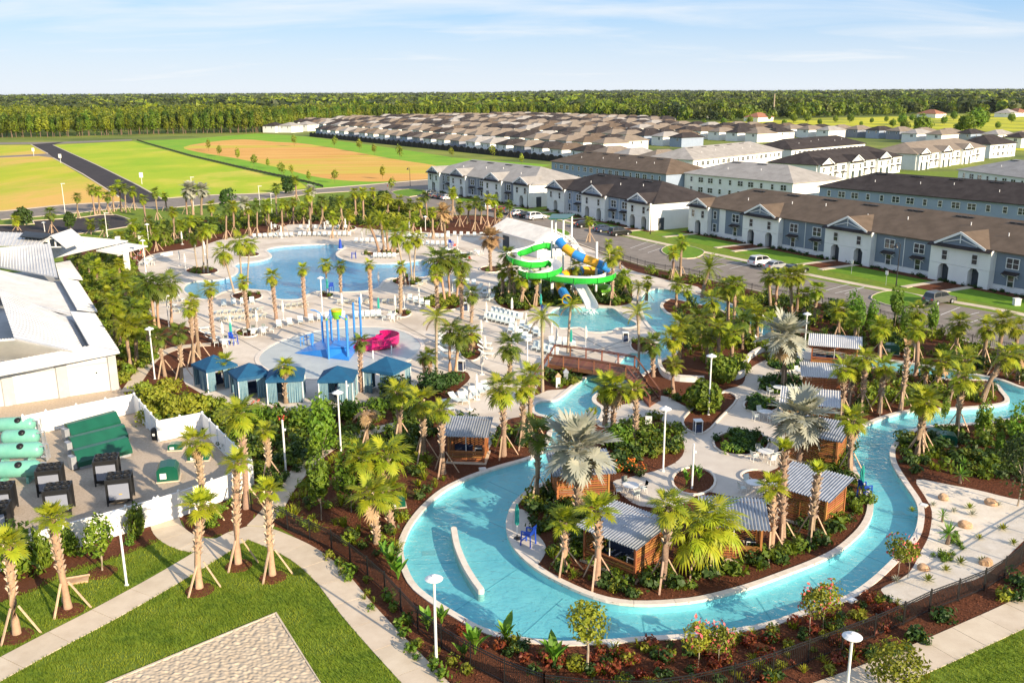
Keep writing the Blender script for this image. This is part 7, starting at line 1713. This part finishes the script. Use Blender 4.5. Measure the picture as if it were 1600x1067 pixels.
t = thing('notice_board', 'white notice board on the plaza bed edge', 'sign', G(1013, 672), -.2); b = MB(); b.box((0, 0, .9), (.55, .08, .75)); b.build('board', MT['whitemetal'], t); b = MB(); b.box((-.2, 0, .3), (.06, .06, .6)); b.box((.2, 0, .3), (.06, .06, .6)); b.build('stand', MT['steel'], t)['kind'] = 'stuff'
for i, (x, y, l) in enumerate([(928,856,'small white lid by the near river bank'), (754,733,'small white drain lid on the left river bank'), (958,1008,'pale square lid in mulch below the river'), (1330,938,'white lid beside the lower right river bank'), (1443,790,'white lid in mulch beside the sand garden')]):
    t = thing('drain_lid', l, 'lid', G(x, y), .2 * i, 'small lids along the river'); b = MB(); b.box((0, 0, .05), (.5, .4, .1)); b.build('lid', MT['whitemetal'], t); b = MB(); b.box((0, 0, .02), (.6, .5, .05)); b.build('rim', MT['concrete'], t)
# terrace with paving by the near river, framed slab
b = MB(); l = ccw(smooth(GL([(797,800),(815,796),(828,806),(831,825),(848,845),(853,862),(836,884),(812,866),(798,845),(794,820)]), True, 3)); b.prism(l, -.05, .05); link('river_terrace', b.mesh('river_terrace', MT['plaza']), kind='structure')
# ------------------------------------------------------------------ splash play structure
PS = thing('play_structure', 'blue splash play structure with tall poles and tipping bucket', 'play structure', G(500, 548)); O = G(500, 548)
def L(px, py, z=0): return G(px, py, z) - O
b = MB(); apx = [L(522, 535), L(560, 548), L(545, 563), L(460, 551), L(498, 538)]
top = [L(525, 535, 1.15), L(548, 537, 1.15), L(545, 545, 1.05), L(515, 545, 1.05)]
base = [L(460, 552), L(515, 560), L(545, 564), L(556, 549), L(540, 528), L(510, 528)]
c = Vector((0, 0, 0)); 
for v in top: c += v / 4
V = [Vector((v.x, v.y, .03)) for v in base] + top
b.add(V, [(0, 1, 9), (1, 2, 8, 9), (2, 3, 8), (3, 7, 8), (3, 4, 7), (4, 5, 6, 7), (5, 0, 9, 6), (6, 7, 8, 9)]); b.build('ramp', MT['playblue'], PS)
b = MB(); b.slab([top[0] + Vector((-.2, .6, .1)), top[1] + Vector((.5, .5, .1)), top[2] + Vector((.4, .1, .2)), top[3] + Vector((-.1, 0, .2))], .12); b.build('platform', MT['playblue'], PS)
for x, y, h in [(514,561,4.3),(544,562,4.4),(519,540,4.0),(530,545,3.6),(505,537,3.1),(544,545,3.7),(555,541,4.9),(565,536,5.2),(488,541,1.3)]:
    p = L(x, y); b = MB(); b.tube([p, p + Vector((0, 0, h))], .13, 10); o = b.build('pole', MT['poleblue'], PS); b = MB(); b.lathe([(.02, h), (.13, h + .06), (.13, h + .16), (.02, h + .24)], p, 10); b.build('cap', MT['lime' if h > 4 and h < 4.6 else 'poleblue'], o)
p = L(505, 537); b = MB(); b.tube([p + Vector((0, 0, 3.1)), p + Vector((-.15, 0, 3.6)), p + Vector((-.7, 0, 3.95)), p + Vector((-1.2, 0, 4.0))], .07, 8); b.build('spray_arm', MT['poleblue'], PS)
p1, p2 = L(514, 561) + Vector((0, 0, 4.3)), L(544, 562) + Vector((0, 0, 4.4)); m_ = (p1 + p2) / 2
b = MB(); b.tube([p1, p1.lerp(p2, .35) + Vector((0, 0, .5)), p2.lerp(p1, .35) + Vector((0, 0, .5)), p2], .06, 8); b.tube([p1, L(519, 540) + Vector((0, 0, 4.0))], .05, 7); b.tube([p2, L(544, 545) + Vector((0, 0, 3.7))], .05, 7); b.build('top_frame', MT['poleblue'], PS)['kind'] = 'stuff'
b = MB(); b.lathe([(.02, -.75), (.35, -.62), (.55, -.1), (.58, .4), (.50, .42), (.42, 0), (.02, -.4)], m_ + Vector((0, .3, .75)), 18); o = b.build('bucket', MT['lime'], PS); b = MB(); b.lathe([(.60, -.06), (.62, 0), (.60, .08)], m_ + Vector((0, .3, 1.05)), 18); b.build('bucket_rim', MT['yellow_p'], o)
b = MB()
for i in range(5): q = L(470 + i * 5, 541 - i * 1.5); b.tube([q, q + Vector((0, 0, 1.1))], .05, 7)
q0, q1 = L(470, 541), L(490, 535); b.tube([q0 + Vector((0, 0, 1.05)), q1 + Vector((0, 0, 1.05))], .05, 7); b.tube([q0 + Vector((0, 0, .6)), q1 + Vector((0, 0, .6))], .04, 7); b.build('ladder_rail', MT['poleblue'], PS)['kind'] = 'stuff'
def flume(name, pts, par, m_in, m_out, r=.55, wall=.55, n=9, sub=5, open_=True, sect=None, names='section'):
    """open or closed slide swept along pts, cut into sections"""
    P_ = smooth(pts, False, sub); N_ = len(P_); rings = []
    for i, p in enumerate(P_):
        t_ = (P_[min(i + 1, N_ - 1)] - P_[max(i - 1, 0)]).normalized(); s = t_.cross(Vector((0, 0, 1))).normalized(); u = s.cross(t_)
        R_in, R_out = [], []
        for k in range(n + 1):
            if open_: a = math.pi * (1 + k / n); cc, ss = math.cos(a), math.sin(a); x, y = math.copysign(abs(cc) ** .45, cc) * r, math.copysign(abs(ss) ** .45, ss) * wall
            else: a = 6.2832 * k / n; x, y = math.cos(a) * r, math.sin(a) * r
            R_in.append(p + s * x * .93 + u * (y * .93)); R_out.append(p + s * x + u * y)
        rings.append((R_in, R_out))
    step = sect or N_
    for q, i0 in enumerate(range(0, N_ - 1, step)):
        i1 = min(i0 + step, N_ - 1); b = MB()
        for i in range(i0, i1):
            for k in range(n):
                A, B = rings[i], rings[i + 1]
                b.add([A[0][k], A[0][k + 1], B[0][k + 1], B[0][k]], [(0, 1, 2, 3)], 0); b.add([A[1][k], A[1][k + 1], B[1][k + 1], B[1][k]], [(3, 2, 1, 0)], 1)
            if open_:
                for k in (0, n): A, B = rings[i], rings[i + 1]; b.add([A[0][k], A[1][k], B[1][k], B[0][k]], [(0, 1, 2, 3)], 0)
        if open_ and sect:
            for k in range(n): A = rings[i0]; c = P_[i0]; b.add([A[1][k], A[1][k + 1], c + (A[1][k + 1] - c) * 1.13, c + (A[1][k] - c) * 1.13], [(0, 1, 2, 3)], 1)
        if not open_:
            for i in (i0, i1):
                for k in range(n): A = rings[i]; c = P_[i]; b.add([A[1][k], A[1][k + 1], c + (A[1][k + 1] - c) * 1.12, c + (A[1][k] - c) * 1.12], [(0, 1, 2, 3)], 1)
        mo = m_out[q % len(m_out)] if isinstance(m_out, list) else m_out
        b.build(names, [MT[m_in], MT[mo]], par)
PSL = thing('toddler_slide', 'bright pink curving slide on the splash pad', 'slide', (0, 0, 0))
y0 = G(590, 545).y
flume('pink', [AT(550, 532, y0 + .6), AT(566, 531, y0), AT(588, 528, y0 - .4), AT(605, 525, y0 + .6), AT(611, 521, y0 + 2.0), AT(602, 518, y0 + 3.2), AT(590, 520, y0 + 3.4)], PSL, 'pink', 'pink', r=.95, wall=1.3, names='chute')
for x, y in ((583, 560), (612, 552)): g = G(x, y); b = MB(); b.tube([(g.x, g.y, 0), (g.x, g.y, .9)], .07, 8); b.build('support', MT['whitemetal'], PSL)
# ------------------------------------------------------------------ slide tower with three slides
gT = G(885, 462); yT = gT.y
ST = thing('slide_tower', 'white steel slide tower with stairs and teal shade roof', 'slide tower', (0, 0, 0))
def V3(px, py, dy=0): return AT(px, py, yT + dy)
pA, pB, pC, pD = V3(862, 386, 0), V3(880, 386, 0), V3(893, 383, 4), V3(868, 383, 4); zt = pA.z
b = MB(); b.slab([Vector((p.x, p.y, zt)) for p in (pA, pB, pC, pD)], .25); b.build('platform', MT['steel'], ST)
zr = V3(870, 342, 0).z
for p, top_ in ((pA, zr), (pB, zr), (pC, zr), (pD, zr)):
    b = MB(); b.tube([(p.x, p.y, 0), (p.x, p.y, top_)], .14, 8); b.build('column', MT['whitemetal'], ST)
b = MB(); b.slab([Vector((p.x, p.y, zr + .1)) + Vector(o) for p, o in ((pA, (-.5, -.5, 0)), (pB, (.5, -.5, 0)), (pC, (.5, .5, 0)), (pD, (-.5, .5, 0)))], .12); b.build('shade_roof', MT['pumpgreen'], ST)
b = MB()
for p, q in ((pA, pD), (pD, pC), (pC, pB)):
    for z in (.5, 1.0): b.bar((p.x, p.y, zt + z), (q.x, q.y, zt + z), .05)
    for k in range(7): r_ = p.lerp(q, k / 6); b.box((r_.x, r_.y, zt + .5), (.03, .03, 1.0))
b.build('guard_rail', MT['whitemetal'], ST)['kind'] = 'stuff'
# stairs : down to the right landing, then back
sA, sB = Vector((pC.x + .2, pC.y - 1.2, zt)), None
e = V3(926, 398, 4.5); lz = e.z * .55; ep = Vector((e.x, pC.y - .6, lz))
def flight(a, c, wd, n):
    b = MB(); d = Vector((c.x - a.x, c.y - a.y, 0)); s = Vector((-d.y, d.x, 0)).normalized() * wd / 2
    for i in range(n):
        p, q = a.lerp(c, i / n), a.lerp(c, (i + 1) / n); z = p.z; k = MB(); k.slab([Vector((p.x, p.y, z)) - s, Vector((q.x, q.y, z)) - s, Vector((q.x, q.y, z)) + s, Vector((p.x, p.y, z)) + s], .05); k.build('tread', MT['steel'], ST)
    for sg in (-1, 1):
        b.bar(a + s * sg - Vector((0, 0, .1)), c + s * sg - Vector((0, 0, .1)), .08, .3); b.bar(a + s * sg + Vector((0, 0, 1)), c + s * sg + Vector((0, 0, 1)), .06); b.bar(a + s * sg + Vector((0, 0, .55)), c + s * sg + Vector((0, 0, .55)), .04)
        for i in range(n * 2 + 1): p = a.lerp(c, i / (n * 2)); b.bar(p + s * sg, p + s * sg + Vector((0, 0, 1)), .03)
    b.build('stair_rail', MT['whitemetal'], ST)['kind'] = 'stuff'
flight(Vector((pC.x, pC.y - 1.0, zt)), ep, 1.4, 12)
b = MB(); b.slab([ep + Vector((0, -.8, 0)), ep + Vector((1.6, -.8, 0)), ep + Vector((1.6, 2.6, 0)), ep + Vector((0, 2.6, 0))], .12); b.build('landing', MT['steel'], ST)
flight(ep + Vector((0, 1.9, 0)), Vector((pA.x + .5, ep.y + 1.9, .1)), 1.4, 12)
for o_ in ((0, -.8), (1.6, -.8), (1.6, 2.6), (0, 2.6)): b = MB(); b.tube([(ep.x + o_[0], ep.y + o_[1], 0), (ep.x + o_[0], ep.y + o_[1], lz + 1.1)], .09, 8); b.build('column', MT['whitemetal'], ST)
def column(par, px, py, tx, ty, r=.17):
    g = G(px, py); t_ = AT(tx, ty, g.y); b = MB(); b.tube([(g.x, g.y, 0), (g.x, g.y, t_.z)], r, 10); b.build('support', MT['whitemetal'], par)
GS = thing('water_slide', 'winding open slide, green outside and white inside', 'water slide', (0, 0, 0))
flume('g', [V3(861, 381, 1), V3(852, 378, .5), V3(838, 381, 0), V3(820, 388, 0), V3(804, 392, -.8), V3(800, 397, -2.4), V3(808, 403, -4.2), V3(824, 408, -4.6), V3(842, 408, -3.8), V3(858, 405, -3.2), V3(869, 410, -4.4), V3(868, 418, -6.4), V3(852, 424, -7.6), V3(832, 425, -7.4), V3(818, 421, -6.0), V3(824, 419, -4.6), V3(842, 424, -4.8), V3(870, 430, -6.0), V3(900, 433, -7.2), V3(926, 433, -7.6), V3(946, 430, -6.6), V3(955, 425, -4.6), V3(950, 426, -2.4), V3(938, 431, -2.0)], GS, 'slidewhite', 'green', r=.70, wall=.9, n=12, sect=6)
for c_ in ((827,455,827,415),(844,468,843,402),(863,462,863,408),(931,462,931,378),(895,462,895,440),(812,440,811,400)): column(GS, *c_)
YS = thing('tube_slide', 'closed tube slide in alternating yellow and blue sections', 'water slide', (0, 0, 0))
flume('t', [V3(874, 377, -.4), V3(881, 385, -1.2), V3(892, 394, -2.0), V3(905, 401, -2.6), V3(920, 407, -3.0), V3(936, 413, -3.2), V3(949, 419, -2.4), V3(950, 424, -.2), V3(936, 424, 1.2), V3(918, 423, 1.0), V3(902, 424, 0), V3(888, 427, -1.0), V3(877, 433, -2.4), V3(873, 441, -4.0), V3(876, 450, -5.4), V3(882, 460, -6.8), V3(886, 469, -8.4)], YS, 'slideblue', ['slideblue', 'yellow_p'], r=.62, n=14, sub=5, open_=False, sect=6)
column(YS, 919, 452, 919, 412, .12); column(YS, 880, 466, 880, 452, .1)
WS = thing('body_slide', 'straight white open slide running into the slide pool', 'water slide', (0, 0, 0))
flume('w', [V3(902, 436, -4), V3(908, 446, -6), V3(915, 458, -8), V3(922, 470, -10.5), V3(925, 478, -13.0)], WS, 'slidewhite', 'slidewhite', r=.85, wall=.5, n=8)
column(WS, 908, 464, 908, 448, .1); column(WS, 917, 472, 917, 463, .1)
b = MB()
for i in range(26):
    a = rnd.uniform(0, 6.28); r_ = rnd.uniform(.1, 1.4); g = G(925, 487); h_ = rnd.uniform(.03, .28) * (1.5 - r_) 
    b.lathe([(.02, -.1), (.16, -.04), (.10, max(.0, h_ * .6)), (.01, max(.02, h_))], (g.x + r_ * math.cos(a), g.y + r_ * math.sin(a), -.1), 6)
MT['foam'] = mat('foam', (.80, .84, .84), None, rough=.6); link('splash_foam', b.mesh('splash_foam', MT['foam']), kind='stuff')
GT_ = thing('tube_end', 'lime green coiled tube at the foot of the tower', 'slide tube', (0, 0, 0)); flume('l', [V3(930, 452, 2), V3(944, 450, 1), V3(954, 452, 0), V3(950, 458, -1.5), V3(938, 460, -2)], GT_, 'lime', 'lime', r=.6, n=12, open_=False)
# ------------------------------------------------------------------ cars
def car(px, py, heading, col, kind, label):
    g = G(px, py); t = thing('parked_car', label, 'car', g, heading, 'parked cars'); Lc, Wc = (4.7, 1.9) if kind == 'suv' else (4.6, 1.82)
    if kind == 'suv': low = [(-2.3, .35), (-2.35, .75), (-2.25, 1.02), (.95, 1.05), (2.1, .92), (2.32, .7), (2.3, .35)]; top = [(-2.22, 1.0), (-2.0, 1.68), (-1.5, 1.76), (.1, 1.74), (.55, 1.60), (1.15, 1.05)]
    else: low = [(-2.25, .32), (-2.3, .7), (-2.2, .93), (.95, .92), (2.1, .78), (2.28, .6), (2.25, .32)]; top = [(-1.9, .93), (-1.25, 1.38), (-.6, 1.45), (.2, 1.42), (1.15, .92)]
    m, nt_, bb = newmat('car_paint'); bb.inputs['Base Color'].default_value = col + (1,); bb.inputs['Roughness'].default_value = .28; bb.inputs['Coat Weight'].default_value = .6; bb.inputs['Metallic'].default_value = .25 if max(col) < .7 else 0
    b = MB(); n = len(low); w = Wc / 2; bev = [(p[0] * .97, p[1]) for p in low]
    V = [(p[0], -w * .88, p[1] ) for p in bev] + [(p[0], -w, p[1] * .97 + .01) for p in low] + [(p[0], w, p[1] * .97 + .01) for p in low] + [(p[0], w * .88, p[1]) for p in bev]
    F_ = [tuple(range(n)), tuple(range(3 * n, 4 * n))[::-1]]
    for r_ in range(3): F_ += [(r_ * n + i, (r_ + 1) * n + i, (r_ + 1) * n + (i + 1) % n, r_ * n + (i + 1) % n) for i in range(n)]
    b.add(V, F_); b.build('body', m, t)
    b = MB(); k = len(top); wi = w * .93; wt = w * .74
    V = [(p[0], -(wi if i in (0, k - 1) else wt), p[1]) for i, p in enumerate(top)] + [(p[0], (wi if i in (0, k - 1) else wt), p[1]) for i, p in enumerate(top)]
    b.add(V, [tuple(range(k)), tuple(range(k, 2 * k))[::-1]] + [(i, k + i, k + i + 1, i + 1) for i in range(k - 1)]); b.build('upper_body', m, t)
    cx_ = sum(p[0] for p in top) / k; cz_ = sum(p[1] for p in top) / k
    for sg in (-1, 1):
        for x0_, x1_ in ((-9, cx_ - .1), (cx_ + .0, 9)):
            poly = []
            for i, p in enumerate(top):
                q = (cx_ + (p[0] - cx_) * .86, cz_ + (p[1] - cz_) * .74 + .03); poly.append((min(max(q[0], x0_), x1_), q[1]))
            zb_, zt_ = top[0][1], max(p[1] for p in top); b = MB(); b.add([(p[0], sg * (wi + (wt - wi) * (p[1] - zb_) / (zt_ - zb_) + .03), p[1]) for p in poly], [tuple(range(k))]); b.build('side_window', MT['carglass'], t)
    for i in (0, k - 2):
        p, q = top[i], top[i + 1]; A_, B_ = (p[0] + (q[0] - p[0]) * .12, p[1] + (q[1] - p[1]) * .12), (p[0] + (q[0] - p[0]) * .88, p[1] + (q[1] - p[1]) * .88); ox = -.03 if i == 0 else .03
        wa, wb = (wi * .9, wt * .92) if i == 0 else (wt * .92, wi * .9); b = MB(); b.add([(A_[0] + ox, -wa, A_[1] + .02), (A_[0] + ox, wa, A_[1] + .02), (B_[0] + ox, wb, B_[1] + .02), (B_[0] + ox, -wb, B_[1] + .02)], [(0, 1, 2, 3)]); b.build('windscreen' if i else 'rear_window', MT['carglass'], t)
    b = MB()
    mid = top[1:-1]; z = .012
    b.add([(p[0], -wt * 1.01, p[1] + z) for p in mid] + [(p[0], wt * 1.01, p[1] + z) for p in mid], [(i, len(mid) + i, len(mid) + i + 1, i + 1) for i in range(len(mid) - 1)]); 
    b.build('roof_panel', m, t)
    for x in (-1.42, 1.42):
        for y in (-w + .08, w - .08):
            q = MB(); q.lathe([(.18, -.11), (.34, -.11), (.35, 0), (.34, .11), (.18, .11)], (x, y, .34), 14, axis='Y'); o = q.build('wheel', MT['rubber'], t); q = MB(); q.lathe([(.02, -.12), (.21, -.115), (.21, .115), (.02, .12)], (x, y, .34), 10, axis='Y'); q.build('rim', MT['steel'], o)
    for y in (-w * .68, w * .68):
        q = MB(); q.box((2.24, y, .66), (.12, .36, .13)); q.build('headlight', MT['whitemetal'], t); q = MB(); q.box((-2.3, y, .84), (.1, .28, .18)); q.build('taillight', MT['flower'], t)
    q = MB(); q.box((-2.33, 0, .62), (.03, .5, .12)); q.build('number_plate', MT['whitemetal'], t)
dh = math.atan2(.478, .878); W1, SI, GR, BK, RD, BL = (.72, .72, .72), (.42, .43, .44), (.14, .14, .14), (.012, .013, .015), (.30, .02, .02), (.04, .06, .12)
for r in [(1190,415,W1,'suv','white large car in front of the brown roofed row house'),(1214,421,SI,'sedan','silver car between white and black cars behind palms'),(1241,427,BK,'sedan','black car right of the silver one behind palms'),(1467,474,GR,'suv','grey car parked alone on the right'),(968,368,BK,'suv','large black car right of the slide tower'),(944,362,BL,'sedan','dark blue car behind the slide tower stairs'),(914,355,BK,'sedan','black sedan above the slide tower'),
          (838,343,W1,'suv','white car at the pump house end of the row'),(824,340,BK,'sedan','black sedan left of the white car near pump house'),(812,337,W1,'sedan','white sedan above the pump house roof'),(799,334,GR,'sedan','dark grey sedan left of white sedan'),(784,331,RD,'sedan','dark red sedan among palms'),(768,328,SI,'suv','silver car left of the red one'),(755,325,BL,'sedan','dark blue sedan below the grey roofed house'),(702,312,W1,'sedan','white sedan at the far end under the grey house'),(692,310.5,BK,'sedan','black sedan third in the far group'),(683,309,GR,'sedan','dark grey sedan second in the far group'),(675,307,BK,'suv','black car first in the far group')]:
    car(r[0], r[1], dh + rnd.uniform(-.03, .03), r[2], r[3], r[4])
def roadsign(px, py, label, m='whitemetal', h=2.2):
    t = thing('road_sign', label, 'sign', G(px, py), dh - 1.57); b = MB(); b.tube([(0, 0, 0), (0, 0, h)], .03, 6); b.build('post', MT['steel'], t); b = MB(); b.box((0, -.04, h - .3), (.5, .03, .6)); b.build('plate', MT[m], t)
roadsign(1384,446,'small white sign on the lawn of the long row house'); roadsign(1330,428,'leaning pale sign post by the door walk'); roadsign(606,304,'red and white sign at the road junction', 'flower', 2.8)
t = thing('utility_box', 'pale utility box on the lawn at the right edge', 'box', G(1588, 477)); b = MB(); b.box((0, 0, .45), (.8, .7, .9)); b.build('body', MT['white'], t); b = MB(); b.box((0, 0, .93), (.9, .8, .06)); b.build('lid', MT['white'], t)
